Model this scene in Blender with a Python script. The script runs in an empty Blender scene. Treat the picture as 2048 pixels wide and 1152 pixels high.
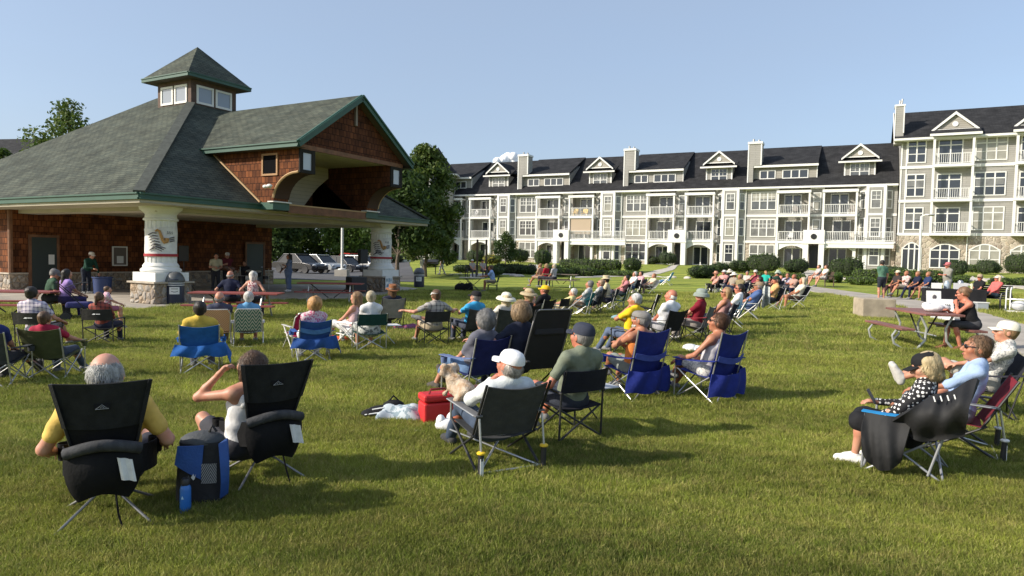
import bpy, bmesh, math, random
import numpy as np
from mathutils import Vector, Matrix, noise as mnoise
random.seed(7); RNG = np.random.default_rng(7)
SC = bpy.context.scene; COL = SC.collection
rad = math.radians

# ------------------------------------------------------------------ camera, sky, sun, exposure
HC = 2.1
PITCH = math.atan(64/1360); ROLL = math.atan(0.0215)
cam_d = bpy.data.cameras.new('camera'); cam = bpy.data.objects.new('camera', cam_d); COL.objects.link(cam)
cam_d.sensor_width = 36; cam_d.lens = 36*1360/2048; cam_d.clip_start = 0.05; cam_d.clip_end = 6000
cam.matrix_world = Matrix.Translation((0, 0, HC)) @ Matrix.Rotation(math.pi/2-PITCH, 4, 'X') @ Matrix.Rotation(ROLL, 4, 'Z')
SC.camera = cam
SUN_EL, SUN_AZ = rad(30), math.atan2(-1, -0.30)          # azimuth clockwise from +Y
W = bpy.data.worlds.new('World'); SC.world = W; W.use_nodes = True
nt = W.node_tree; bg = nt.nodes['Background']
sky = nt.nodes.new('ShaderNodeTexSky'); sky.sky_type = 'NISHITA'; sky.sun_disc = False
sky.sun_elevation = SUN_EL; sky.sun_rotation = SUN_AZ % (2*math.pi)
sky.air_density = 1.0; sky.dust_density = 2.6; sky.ozone_density = 2.2; sky.altitude = 200
hz = nt.nodes.new('ShaderNodeMix'); hz.data_type = 'RGBA'; hz.inputs[7].default_value = (1.8, 2.18, 2.78, 1)      # pale summer haze over the clear-sky model
wt = nt.nodes.new('ShaderNodeTexCoord'); wm = nt.nodes.new('ShaderNodeMapping'); wm.inputs['Scale'].default_value = (1, 1, 3.5); wn = nt.nodes.new('ShaderNodeTexNoise'); wn.inputs['Scale'].default_value = 2.2; wn.inputs['Detail'].default_value = 5
wr_ = nt.nodes.new('ShaderNodeMapRange'); wr_.inputs[3].default_value = .48; wr_.inputs[4].default_value = .74
nt.links.new(wt.outputs['Generated'], wm.inputs[0]); nt.links.new(wm.outputs[0], wn.inputs['Vector']); nt.links.new(wn.outputs[0], wr_.inputs[0]); nt.links.new(wr_.outputs[0], hz.inputs[0])
nt.links.new(sky.outputs[0], hz.inputs[6]); nt.links.new(hz.outputs[2], bg.inputs[0]); bg.inputs[1].default_value = 0.14
sl = bpy.data.lights.new('sun', 'SUN'); sl.energy = 3.5; sl.angle = rad(0.5); sl.color = (1, .92, .79)
sun = bpy.data.objects.new('sun', sl); COL.objects.link(sun)
tos = Vector((math.sin(SUN_AZ)*math.cos(SUN_EL), math.cos(SUN_AZ)*math.cos(SUN_EL), math.sin(SUN_EL)))
sun.rotation_euler = tos.to_track_quat('Z', 'Y').to_euler(); sun.location = (-60, -20, 60)
SC.view_settings.view_transform = 'Standard'; SC.view_settings.look = 'None'
SC.view_settings.gamma = 1; SC.view_settings.exposure = 0.8

# ------------------------------------------------------------------ pixel -> world helpers (layout only)
Fp = 1360.
CM = np.array(cam.matrix_world)[:3, :3]
def ray(px, py):
    return CM @ np.array([(px-1024)/Fp, -(py-576)/Fp, -1.])
def atz(px, py, z):
    d = ray(px, py); return np.array([0, 0, HC])+d*((z-HC)/d[2])
TC = np.array([(0,-8,.3),(-8,0,.3),(8,0,.3),(0,2,.3),(-3,4,.3),(3,4,.3),(0,7,.3),(-7,8,.2),(4,9,.32),(-8,12,.18),(-2,16,.25),(-7,17,.2),(-6.5,20,.2),(7,12,.38),
  (-16,22,.18),(-11,22,.18),(-5,26,.2),(-8,34,.2),(-22,27,.2),(9,20,.52),(13,16,.45),(16,31,.5),(5,28,.35),(3,36,.4),(-5,44,.3),(-12,46,.3),(-20,50,.4),
  (0,50,.7),(15,45,.7),(30,40,.8),(0,66,1.2),(20,60,1.2),(-9,88,1.45),(20,75,1.5),(33,68,1.5),(42,60,1.5),(-30,80,.1),(-22,64,.1),(-25,110,1.0),(60,60,1.5),(80,120,1.5),(-60,60,.4),(-60,120,1)], float)
def T(x, y):
    d2 = (TC[:, 0]-x)**2+(TC[:, 1]-y)**2
    w = 1/(d2+4.0+.004*(x*x+y*y))**2
    return float((w*TC[:, 2]).sum()/w.sum())
def Tv(X, Y):
    out = np.zeros_like(X); ws = np.zeros_like(X); s = 4.0+.004*(X*X+Y*Y)
    for cx, cy, cz in TC:
        w = 1/((X-cx)**2+(Y-cy)**2+s)**2; out += w*cz; ws += w
    return out/ws
def G(px, py):
    z = 0.
    for _ in range(12):
        p = atz(px, py, z); z = .5*z+.5*T(p[0], p[1])
    return Vector((p[0], p[1], T(p[0], p[1])))

# ------------------------------------------------------------------ materials
MATS = {}
def _n(m, t, **kw):
    n = m.node_tree.nodes.new(t)
    for k, v in kw.items():
        if k in n.inputs: n.inputs[k].default_value = v
        else: setattr(n, k, v)
    return n
def mat(name, col, rough=.7, metal=0., spec=.5, var=0., vs=3., bump=0., bs=40., col2=None, coord='Object', sheen=0., stretch=None):
    """plain procedural material: base colour varied by noise, noise bump"""
    if name in MATS: return MATS[name]
    m = bpy.data.materials.new(name); m.use_nodes = True; MATS[name] = m
    b = m.node_tree.nodes['Principled BSDF']; L = m.node_tree.links
    b.inputs['Base Color'].default_value = (*col, 1); b.inputs['Roughness'].default_value = rough
    b.inputs['Metallic'].default_value = metal; b.inputs['Specular IOR Level'].default_value = spec
    if sheen: b.inputs['Sheen Weight'].default_value = sheen
    m.diffuse_color = (*col, 1)
    if var or bump:
        tc = _n(m, 'ShaderNodeTexCoord'); src = tc.outputs[coord]
        if stretch:
            mp = _n(m, 'ShaderNodeMapping'); mp.inputs['Scale'].default_value = stretch
            L.new(src, mp.inputs[0]); src = mp.outputs[0]
    if var:
        nz = _n(m, 'ShaderNodeTexNoise', Scale=vs, Detail=5.); L.new(src, nz.inputs['Vector'])
        mx = _n(m, 'ShaderNodeMix', data_type='RGBA')
        c2 = col2 if col2 else tuple(c*(1-var) for c in col)
        c1 = col if col2 else tuple(min(1, c*(1+var)) for c in col)
        mr = _n(m, 'ShaderNodeMapRange'); mr.inputs[1].default_value = .3; mr.inputs[2].default_value = .7
        L.new(nz.outputs[0], mr.inputs[0]); L.new(mr.outputs[0], mx.inputs[0])
        mx.inputs[6].default_value = (*c1, 1); mx.inputs[7].default_value = (*c2, 1)
        L.new(mx.outputs[2], b.inputs['Base Color'])
    if bump:
        nb = _n(m, 'ShaderNodeTexNoise', Scale=bs, Detail=4.); L.new(src, nb.inputs['Vector'])
        bp = _n(m, 'ShaderNodeBump', Strength=min(1, bump), Distance=.01); L.new(nb.outputs[0], bp.inputs['Height']); L.new(bp.outputs[0], b.inputs['Normal'])
    return m
def brickmat(name, c1, c2, mortar, bw, bh, ms=.01, rough=.85, bump=.5, var=.3, off=.5, dist=.02, vscale=1.2, spec=.2):
    """courses of shingles / boards in metric UV"""
    if name in MATS: return MATS[name]
    m = bpy.data.materials.new(name); m.use_nodes = True; MATS[name] = m
    b = m.node_tree.nodes['Principled BSDF']; L = m.node_tree.links
    b.inputs['Roughness'].default_value = rough; b.inputs['Specular IOR Level'].default_value = spec; m.diffuse_color = (*c1, 1)
    uv = _n(m, 'ShaderNodeUVMap')
    br = _n(m, 'ShaderNodeTexBrick', offset=off); L.new(uv.outputs[0], br.inputs[0])
    for k, v in (('Color1', (*c1, 1)), ('Color2', (*c2, 1)), ('Mortar', (*mortar, 1)), ('Scale', 1.), ('Mortar Size', ms), ('Mortar Smooth', .3), ('Bias', 0.), ('Brick Width', bw), ('Row Height', bh)):
        br.inputs[k].default_value = v
    nz = _n(m, 'ShaderNodeTexNoise', Scale=vscale, Detail=6.); L.new(uv.outputs[0], nz.inputs['Vector'])
    mr = _n(m, 'ShaderNodeMapRange'); mr.inputs[1].default_value = .3; mr.inputs[2].default_value = .7; mr.inputs[3].default_value = 1-var; mr.inputs[4].default_value = 1+var
    L.new(nz.outputs[0], mr.inputs[0])
    mx = _n(m, 'ShaderNodeMix', data_type='RGBA', blend_type='MULTIPLY'); mx.inputs[0].default_value = 1
    L.new(br.outputs[0], mx.inputs[6]); L.new(mr.outputs[0], mx.inputs[7]); L.new(mx.outputs[2], b.inputs['Base Color'])
    bp = _n(m, 'ShaderNodeBump', Strength=bump, Distance=dist, invert=True); L.new(br.outputs['Fac'], bp.inputs['Height']); L.new(bp.outputs[0], b.inputs['Normal'])
    return m
def stonemat(name, cols, mortar, scale, edge=.06, bump=1., dist=.06):
    if name in MATS: return MATS[name]
    m = bpy.data.materials.new(name); m.use_nodes = True; MATS[name] = m
    b = m.node_tree.nodes['Principled BSDF']; L = m.node_tree.links; b.inputs['Roughness'].default_value = .85; m.diffuse_color = (*cols[0], 1)
    tc = _n(m, 'ShaderNodeTexCoord')
    ds = _n(m, 'ShaderNodeTexNoise', Scale=scale*.8, Detail=2.); L.new(tc.outputs['Object'], ds.inputs['Vector'])
    ad = _n(m, 'ShaderNodeMix', data_type='RGBA', blend_type='ADD'); ad.inputs[0].default_value = .12
    L.new(tc.outputs['Object'], ad.inputs[6]); L.new(ds.outputs[1], ad.inputs[7])
    v1 = _n(m, 'ShaderNodeTexVoronoi', Scale=scale); v2 = _n(m, 'ShaderNodeTexVoronoi', Scale=scale, feature='DISTANCE_TO_EDGE')
    L.new(ad.outputs[2], v1.inputs['Vector']); L.new(ad.outputs[2], v2.inputs['Vector'])
    sp = _n(m, 'ShaderNodeSeparateColor'); L.new(v1.outputs['Color'], sp.inputs[0])
    rp = _n(m, 'ShaderNodeValToRGB'); e = rp.color_ramp.elements
    e[0].color = (*cols[0], 1); e[1].color = (*cols[-1], 1); e[1].position = .9
    for i, c in enumerate(cols[1:-1]): q = e.new((i+1)/(len(cols)-1)*.9); q.color = (*c, 1)
    L.new(sp.outputs[0], rp.inputs[0])
    mr = _n(m, 'ShaderNodeMapRange'); mr.inputs[1].default_value = edge*.4; mr.inputs[2].default_value = edge; L.new(v2.outputs[0], mr.inputs[0])
    mx = _n(m, 'ShaderNodeMix', data_type='RGBA'); L.new(mr.outputs[0], mx.inputs[0]); mx.inputs[6].default_value = (*mortar, 1); L.new(rp.outputs[0], mx.inputs[7])
    nz = _n(m, 'ShaderNodeTexNoise', Scale=scale*4, Detail=4.); L.new(tc.outputs['Object'], nz.inputs['Vector'])
    m2 = _n(m, 'ShaderNodeMix', data_type='RGBA', blend_type='OVERLAY'); m2.inputs[0].default_value = .5; L.new(mx.outputs[2], m2.inputs[6]); L.new(nz.outputs[0], m2.inputs[7])
    L.new(m2.outputs[2], b.inputs['Base Color'])
    m3 = _n(m, 'ShaderNodeMapRange'); m3.inputs[2].default_value = edge*3.5; L.new(v2.outputs[0], m3.inputs[0])
    bp = _n(m, 'ShaderNodeBump', Strength=bump, Distance=dist); L.new(m3.outputs[0], bp.inputs['Height']); L.new(bp.outputs[0], b.inputs['Normal'])
    return m
def patmat(name, kind, c1, c2, scale=20., c3=None):
    """patterned cloth: plaid / dots / zigzag / floral / stripes (object coordinates)"""
    if name in MATS: return MATS[name]
    m = bpy.data.materials.new(name); m.use_nodes = True; MATS[name] = m
    b = m.node_tree.nodes['Principled BSDF']; L = m.node_tree.links; b.inputs['Roughness'].default_value = .85; m.diffuse_color = (*c1, 1)
    tc = _n(m, 'ShaderNodeTexCoord'); o = tc.outputs['Object']
    mx = _n(m, 'ShaderNodeMix', data_type='RGBA'); mx.inputs[6].default_value = (*c1, 1); mx.inputs[7].default_value = (*c2, 1)
    def math2(op, a, bb=None):
        q = _n(m, 'ShaderNodeMath', operation=op)
        for i, s in enumerate((a, bb)):
            if s is None: continue
            if isinstance(s, (int, float)): q.inputs[i].default_value = s
            else: L.new(s, q.inputs[i])
        return q.outputs[0]
    sx = _n(m, 'ShaderNodeSeparateXYZ'); L.new(o, sx.inputs[0]); X, Y, Z = sx.outputs
    if kind == 'dots':
        v = _n(m, 'ShaderNodeTexVoronoi', Scale=scale, Randomness=.35); L.new(o, v.inputs['Vector']); f = math2('LESS_THAN', v.outputs[0], .36)
    elif kind == 'floral':
        v = _n(m, 'ShaderNodeTexNoise', Scale=scale, Detail=2.); L.new(o, v.inputs['Vector']); f = math2('GREATER_THAN', v.outputs[0], .53)
    elif kind == 'zigzag':
        zz = math2('PINGPONG', math2('ADD', X, 10.), .07); f = math2('GREATER_THAN', math2('FRACT', math2('MULTIPLY', math2('ADD', math2('ADD', Z, 10.), math2('MULTIPLY', zz, 1.8)), scale)), .5)
    elif kind == 'diag':
        f = math2('GREATER_THAN', math2('FRACT', math2('MULTIPLY', math2('ADD', math2('ADD', Z, 10.), X), scale)), .5)
    elif kind == 'stripes':
        f = math2('GREATER_THAN', math2('FRACT', math2('MULTIPLY', math2('ADD', Z, 10.), scale)), .5)
    else:
        a = math2('LESS_THAN', math2('FRACT', math2('MULTIPLY', math2('ADD', X, math2('MULTIPLY', Y, .6)), scale)), .3)
        c = math2('LESS_THAN', math2('FRACT', math2('MULTIPLY', math2('ADD', Z, math2('MULTIPLY', Y, .35)), scale)), .3)
        f = math2('MULTIPLY', math2('ADD', a, c), .5)
    L.new(f, mx.inputs[0]); L.new(mx.outputs[2], b.inputs['Base Color'])
    return m

# ------------------------------------------------------------------ mesh builder
class MB:
    def __init__(s): s.v = []; s.f = []
    def add(s, vs, fs):
        o = len(s.v); s.v += [tuple(map(float, p)) for p in vs]; s.f += [tuple(i+o for i in f) for f in fs]; return s
    def box(s, x0, x1, y0, y1, z0, z1):
        return s.add([(x, y, z) for z in (z0, z1) for y in (y0, y1) for x in (x0, x1)], [(0,2,3,1),(4,5,7,6),(0,1,5,4),(2,6,7,3),(0,4,6,2),(1,3,7,5)])
    def obox(s, c, ax, ay, az):
        c, ax, ay, az = map(Vector, (c, ax, ay, az))
        return s.add([c+ax*i+ay*j+az*k for k in (-1, 1) for j in (-1, 1) for i in (-1, 1)], [(0,2,3,1),(4,5,7,6),(0,1,5,4),(2,6,7,3),(0,4,6,2),(1,3,7,5)])
    def beam(s, p0, p1, w, h, up=(0, 0, 1)):
        p0, p1 = Vector(p0), Vector(p1); d = (p1-p0); a = d.cross(Vector(up))
        if a.length < 1e-5: a = d.cross(Vector((1, 0, 0)))
        a.normalize(); b = a.cross(d).normalized()
        return s.obox((p0+p1)/2, d/2, a*w/2, b*h/2)
    def quad(s, *p): return s.add(p, [tuple(range(len(p)))])
    def tube(s, pts, r, n=8, cap=True, r1=None):
        pts = [Vector(p) for p in pts]; k = len(pts); vs = []; fs = []; ref = None
        for i, p in enumerate(pts):
            d = (pts[min(i+1, k-1)]-pts[max(i-1, 0)]).normalized()
            if ref is None:
                ref = d.cross(Vector((0, 0, 1)));
                if ref.length < .1: ref = d.cross(Vector((0, 1, 0)))
            a = (ref-d*ref.dot(d)).normalized(); ref = a; b = d.cross(a)
            rr = r if r1 is None else r+(r1-r)*i/(k-1)
            vs += [p+(a*math.cos(2*math.pi*j/n)+b*math.sin(2*math.pi*j/n))*rr for j in range(n)]
        for i in range(k-1):
            for j in range(n):
                a = i*n+j; b = i*n+(j+1) % n; fs.append((a, b, b+n, a+n))
        if cap: fs += [tuple(range(n-1, -1, -1)), tuple(range((k-1)*n, k*n))]
        return s.add(vs, fs)
    def lathe(s, prof, c=(0, 0, 0), n=24, cap=True):
        vs = []; fs = []; k = len(prof)
        for r, z in prof: vs += [(c[0]+r*math.cos(2*math.pi*j/n), c[1]+r*math.sin(2*math.pi*j/n), c[2]+z) for j in range(n)]
        for i in range(k-1):
            for j in range(n): a = i*n+j; b = i*n+(j+1) % n; fs.append((a, b, b+n, a+n))
        if cap: fs += [tuple(range(n-1, -1, -1)), tuple(range((k-1)*n, k*n))]
        return s.add(vs, fs)
    def prism(s, poly, d):
        """poly: list of 3d points (planar), extruded by vector d"""
        n = len(poly); d = Vector(d); a = [Vector(p) for p in poly]
        return s.add(a+[p+d for p in a], [tuple(range(n-1, -1, -1)), tuple(range(n, 2*n))]+[(i, (i+1) % n, (i+1) % n+n, i+n) for i in range(n)])
    def grid(s, fn, nu, nv, th=0.):
        """fn(u,v)->point sheet, optional thickness along normals"""
        P = [[Vector(fn(i/nu, j/nv)) for j in range(nv+1)] for i in range(nu+1)]
        vs = [p for r_ in P for p in r_]; q = lambda i, j: i*(nv+1)+j
        fs = [(q(i, j), q(i+1, j), q(i+1, j+1), q(i, j+1)) for i in range(nu) for j in range(nv)]
        if th:
            N = len(vs); nn = []
            for i in range(nu+1):
                for j in range(nv+1):
                    a = P[min(i+1, nu)][j]-P[max(i-1, 0)][j]; b = P[i][min(j+1, nv)]-P[i][max(j-1, 0)]
                    nn.append(a.cross(b).normalized())
            vs = vs+[p-n_*th for p, n_ in zip(vs, nn)]
            fs2 = [tuple(k+N for k in reversed(f)) for f in fs]
            ed = [q(i, 0) for i in range(nu+1)]+[q(nu, j) for j in range(1, nv+1)]+[q(i, nv) for i in range(nu-1, -1, -1)]+[q(0, j) for j in range(nv-1, 0, -1)]
            fs = fs+fs2+[(ed[(i+1) % len(ed)], ed[i], ed[i]+N, ed[(i+1) % len(ed)]+N) for i in range(len(ed))]
        return s.add(vs, fs)
    def ell(s, c, r, n=12, m=8):
        prof = [(math.sin(math.pi*i/m), -math.cos(math.pi*i/m)) for i in range(m+1)]; vs = []; fs = []
        for a, z in prof: vs += [(c[0]+r[0]*a*math.cos(2*math.pi*j/n), c[1]+r[1]*a*math.sin(2*math.pi*j/n), c[2]+r[2]*z) for j in range(n)]
        for i in range(m):
            for j in range(n): a = i*n+j; b = i*n+(j+1) % n; fs.append((a, b, b+n, a+n))
        return s.add(vs, fs)
    def build(s, name, m, parent=None, smooth=False, bevel=0.):
        me = bpy.data.meshes.new(name); me.from_pydata(s.v, [], s.f)
        bm = bmesh.new(); bm.from_mesh(me); bmesh.ops.recalc_face_normals(bm, faces=bm.faces)
        uvl = bm.loops.layers.uv.new('UVMap')
        for f in bm.faces:
            n = f.normal; U = Vector((-n.y, n.x, 0))
            U = U.normalized() if U.length > .05 else Vector((1, 0, 0))
            V = n.cross(U)
            for l in f.loops: l[uvl].uv = (l.vert.co.dot(U), l.vert.co.dot(V))
            f.smooth = bool(smooth)
        bm.to_mesh(me); bm.free()
        o = bpy.data.objects.new(name, me); COL.objects.link(o)
        me.materials.append(m)
        if parent: o.parent = parent
        if bevel:
            b = o.modifiers.new('bevel', 'BEVEL'); b.width = bevel; b.segments = 2; b.limit_method = 'ANGLE'
        if smooth and smooth != 'all':
            try: me.set_sharp_from_angle(angle=rad(40))
            except Exception: pass
        return o
def tag(o, label, cat, group=None, kind=None):
    if kind: o['kind'] = kind
    if label: o['label'] = label
    if cat: o['category'] = cat
    if group: o['group'] = group
    return o
def empty(name, loc=(0, 0, 0), rz=0., label=None, cat=None, group=None):
    o = bpy.data.objects.new(name, None); COL.objects.link(o); o.location = loc; o.rotation_euler = (0, 0, rz); o.empty_display_size = .2
    return tag(o, label, cat, group)
def place(o, loc, rz): o.location = loc; o.rotation_euler = (0, 0, rz); return o
def rawmesh(name, V, Fq, m, parent=None, smooth=True):
    me = bpy.data.meshes.new(name); V = np.asarray(V, np.float32); Fq = np.asarray(Fq, np.int32)
    me.vertices.add(len(V)); me.vertices.foreach_set('co', V.ravel())
    k = Fq.shape[1]; me.loops.add(Fq.size); me.loops.foreach_set('vertex_index', Fq.ravel())
    me.polygons.add(len(Fq)); me.polygons.foreach_set('loop_start', np.arange(0, Fq.size, k, dtype=np.int32))
    me.update(calc_edges=True); me.validate()
    if smooth: me.polygons.foreach_set('use_smooth', np.ones(len(me.polygons), bool))
    me.materials.append(m); o = bpy.data.objects.new(name, me); COL.objects.link(o)
    if parent: o.parent = parent
    return o

# common materials
white = mat('white_paint', (.74, .72, .67), .5, var=.05, vs=1.5)
glass = mat('dark_glass', (.035, .04, .05), .06, spec=.8)
# ------------------------------------------------------------------ ground
def groundmat(name, c1, c2, c3, rough=.95, tr=0.):
    m = bpy.data.materials.new(name); m.use_nodes = True; b = m.node_tree.nodes['Principled BSDF']; L = m.node_tree.links
    b.inputs['Roughness'].default_value = rough; b.inputs['Specular IOR Level'].default_value = .15
    ge = _n(m, 'ShaderNodeNewGeometry'); P = ge.outputs['Position']
    mp = _n(m, 'ShaderNodeMapping'); mp.inputs['Scale'].default_value = (.35, 1., 1.); mp.inputs['Rotation'].default_value = (0, 0, rad(-20)); L.new(P, mp.inputs[0])
    n1 = _n(m, 'ShaderNodeTexNoise', Scale=.9, Detail=6., Roughness=.65); L.new(mp.outputs[0], n1.inputs['Vector'])
    n2 = _n(m, 'ShaderNodeTexNoise', Scale=7., Detail=6., Roughness=.7); L.new(mp.outputs[0], n2.inputs['Vector'])
    def rng(s, lo, hi, a=0., bb=1.):
        q = _n(m, 'ShaderNodeMapRange'); q.inputs[1].default_value = lo; q.inputs[2].default_value = hi; q.inputs[3].default_value = a; q.inputs[4].default_value = bb; L.new(s, q.inputs[0]); return q.outputs[0]
    x1 = _n(m, 'ShaderNodeMix', data_type='RGBA'); L.new(rng(n1.outputs[0], .35, .65), x1.inputs[0]); x1.inputs[6].default_value = (*c1, 1); x1.inputs[7].default_value = (*c2, 1)
    x2 = _n(m, 'ShaderNodeMix', data_type='RGBA'); L.new(rng(n2.outputs[0], .5, .75, 0, .75), x2.inputs[0]); L.new(x1.outputs[2], x2.inputs[6]); x2.inputs[7].default_value = (*c3, 1)
    oi = _n(m, 'ShaderNodeObjectInfo')
    if tr:
        xs = _n(m, 'ShaderNodeMix', data_type='RGBA'); fr = _n(m, 'ShaderNodeMath', operation='FRACT'); ml = _n(m, 'ShaderNodeMath', operation='MULTIPLY'); ml.inputs[1].default_value = 37.7
        L.new(oi.outputs['Random'], ml.inputs[0]); L.new(ml.outputs[0], fr.inputs[0]); L.new(rng(fr.outputs[0], .72, 1., 0, .75), xs.inputs[0]); L.new(x2.outputs[2], xs.inputs[6]); xs.inputs[7].default_value = (.42, .34, .13, 1); x2 = xs
        xi = _n(m, 'ShaderNodeMix', data_type='RGBA'); L.new(rng(ge.outputs['Random Per Island'], .6, 1., 0, .6), xi.inputs[0]); L.new(x2.outputs[2], xi.inputs[6]); xi.inputs[7].default_value = (.62, .56, .24, 1); x2 = xi
    sx = _n(m, 'ShaderNodeSeparateXYZ'); L.new(P, sx.inputs[0])          # mowing bands, alternate passes about 1.1 m wide
    def mm(op, a, b_):
        q = _n(m, 'ShaderNodeMath', operation=op)
        for i, v_ in enumerate((a, b_)):
            if isinstance(v_, (int, float)): q.inputs[i].default_value = v_
            else: L.new(v_, q.inputs[i])
        return q.outputs[0]
    ph_ = mm('SINE', mm('ADD', mm('MULTIPLY', sx.outputs[1], 2.7), mm('MULTIPLY', sx.outputs[0], .9)), 0.)
    mb_ = _n(m, 'ShaderNodeMix', data_type='RGBA', blend_type='MULTIPLY'); mb_.inputs[0].default_value = 1; L.new(x2.outputs[2], mb_.inputs[6]); L.new(rng(ph_, -.4, .4, .88, 1.1), mb_.inputs[7]); x2 = mb_
    x3 = _n(m, 'ShaderNodeMix', data_type='RGBA', blend_type='MULTIPLY'); x3.inputs[0].default_value = 1
    L.new(x2.outputs[2], x3.inputs[6]); L.new(rng(oi.outputs['Random'], 0, 1, .7, 1.35), x3.inputs[7]); L.new(x3.outputs[2], b.inputs['Base Color'])
    n3 = _n(m, 'ShaderNodeTexNoise', Scale=16., Detail=8., Roughness=.75); L.new(P, n3.inputs['Vector'])
    bp = _n(m, 'ShaderNodeBump', Strength=.9, Distance=.05); L.new(n3.outputs[0], bp.inputs['Height']); L.new(bp.outputs[0], b.inputs['Normal'])
    if tr:
        t_ = _n(m, 'ShaderNodeBsdfTranslucent'); L.new(x3.outputs[2], t_.inputs[0]); sh = _n(m, 'ShaderNodeMixShader'); sh.inputs[0].default_value = tr
        L.new(b.outputs[0], sh.inputs[1]); L.new(t_.outputs[0], sh.inputs[2]); L.new(sh.outputs[0], m.node_tree.nodes['Material Output'].inputs[0])
    return m
lawn_m = groundmat('lawn', (.265, .285, .05), (.13, .18, .028), (.36, .335, .10))
def axis(lim, n, k): t = np.linspace(-1, 1, n); return lim*np.sinh(k*t)/math.sinh(k)
gx = axis(1500, 241, 7.5); gy = 14+axis(1500, 261, 7.2)
GX, GY = np.meshgrid(gx, gy, indexing='ij'); GZ = Tv(GX, GY)
idx = np.arange(GX.size).reshape(GX.shape)
gq = np.stack([idx[:-1, :-1], idx[1:, :-1], idx[1:, 1:], idx[:-1, 1:]], -1).reshape(-1, 4)
ground = rawmesh('ground', np.stack([GX, GY, GZ], -1).reshape(-1, 3), gq, lawn_m); ground['kind'] = 'structure'

conc = mat('concrete', (.36, .32, .27), .9, var=.22, vs=1.3, bump=.3, bs=30)
conc2 = mat('concrete_pale', (.48, .44, .38), .9, var=.15, vs=.8, bump=.3, bs=30)
asph = mat('asphalt', (.075, .075, .08), .95, var=.2, vs=.6)
MASK = []      # world-space polygons where no grass grows
def resample(pts, n):
    pts = [Vector(p) for p in pts]; d = [0]
    for a, b in zip(pts, pts[1:]): d.append(d[-1]+(b-a).length)
    out = []
    for i in range(n):
        t = d[-1]*i/(n-1); k = max(j for j in range(len(d)-1) if d[j] <= t+1e-9); f = (t-d[k])/max(1e-9, d[k+1]-d[k])
        out.append(pts[k].lerp(pts[k+1], min(1, f)))
    return out
def strip(name, A, B, m, h=.03, n=40, kind='structure'):
    """paved strip lying on the terrain between two edge polylines given in pixels"""
    a = resample([G(*p) for p in A], n); b = resample([G(*p) for p in B], n); mb = MB()
    def fn(u, v):
        p = a[round(u*(n-1))].lerp(b[round(u*(n-1))], v); return (p.x, p.y, T(p.x, p.y)+h)
    mb.grid(fn, n-1, 4, .08); o = mb.build(name, m); o['kind'] = kind
    MASK.append([(p.x, p.y) for p in a]+[(p.x, p.y) for p in reversed(b)]); return o
strip('path', [(1500,566),(1600,576.5),(1712,599),(1780,611),(1846,629),(1933,666),(2048,719),(2300,850)], [(1500,562),(1620,573),(1727,587),(1814,598),(1848,603),(1950,622),(2048,649),(2300,715)], conc)
strip('path', [(940,555),(1010,550),(1050,545),(1075,537),(1078,530)], [(940,548),(1005,546),(1035,541),(1052,534),(1060,529)], conc2, n=16)
strip('path', [(1150,556),(1250,553),(1310,551),(1345,541),(1362,532)], [(1150,553),(1240,550),(1290,548),(1322,539),(1340,532)], conc2, n=16)
strip('path', [(1500,570),(1590,566),(1625,556),(1645,541)], [(1500,564),(1570,560),(1595,550),(1615,539)], conc2, n=16)
strip('path', [(2048,580),(1990,570),(1955,562),(1930,555)], [(2048,574),(2000,562),(1965,555),(1945,550)], conc2, n=16)
strip('path', [(850,523),(900,519),(925,513)], [(850,519),(888,516),(905,512)], conc2, n=10)
# car park behind the pavilion
pk = MB(); pk.grid(lambda u, v: (-27+u*21-v*6, 43+v*36, T(-27+u*21-v*6, 43+v*36)+.03), 14, 24); o = pk.build('car_park', asph); o['kind'] = 'structure'

# ------------------------------------------------------------------ pavilion (local x = -t, y = s)
PA = rad(29); pv = Vector((math.sin(PA), math.cos(PA), 0)); pu = Vector((math.cos(PA), -math.sin(PA), 0))
_p = atz(278, 385, 3.8); P0 = Vector((_p[0], _p[1], 0))
def PW(s, t, z=.25): return P0+pv*s-pu*t+Vector((0, 0, z))
SLABZ = .25
_ed = [(-330,603),(-60,601),(0,603),(130,609),(206,611),(285,616),(345,611),(480,603),(590,600),(650,600),(725,597),(770,590),(835,577)]
sl_poly = [tuple(atz(x, y, SLABZ)[:2]) for x, y in _ed]+[tuple(PW(18.5, 5)[:2]), tuple(PW(18, 14)[:2]), tuple(PW(8, 19)[:2]), tuple(PW(-2, 19)[:2])]
MB().prism([(x, y, -.3) for x, y in sl_poly], (0, 0, .3+SLABZ)).build('pavement', conc)['kind'] = 'structure'
MASK.append(sl_poly)
shingle = brickmat('roof_shingle', (.088, .095, .072), (.055, .064, .052), (.02, .024, .02), .33, .145, ms=.012, var=.35, bump=.6, dist=.03)
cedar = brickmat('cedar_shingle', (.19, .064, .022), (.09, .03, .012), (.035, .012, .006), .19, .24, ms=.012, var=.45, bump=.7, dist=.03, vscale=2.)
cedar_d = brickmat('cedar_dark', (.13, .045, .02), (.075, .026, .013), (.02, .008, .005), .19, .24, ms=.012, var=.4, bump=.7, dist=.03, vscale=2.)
gtrim = mat('green_trim', (.026, .082, .058), .5, var=.12, vs=2.)
cream = brickmat('cream_boards', (.50, .45, .36), (.47, .42, .33), (.25, .22, .17), 6., .16, ms=.006, var=.1, bump=.3, off=.3)
brown = mat('brown_trim', (.17, .075, .035), .7, var=.3, vs=4.)
cobble = stonemat('cobblestone', [(.36, .26, .17), (.24, .2, .16), (.42, .33, .24), (.18, .15, .13), (.33, .3, .26)], (.3, .23, .16), 4.2, edge=.09)
stonecap = mat('stone_cap', (.42, .36, .29), .9, var=.15, vs=4., bump=.3)
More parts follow.
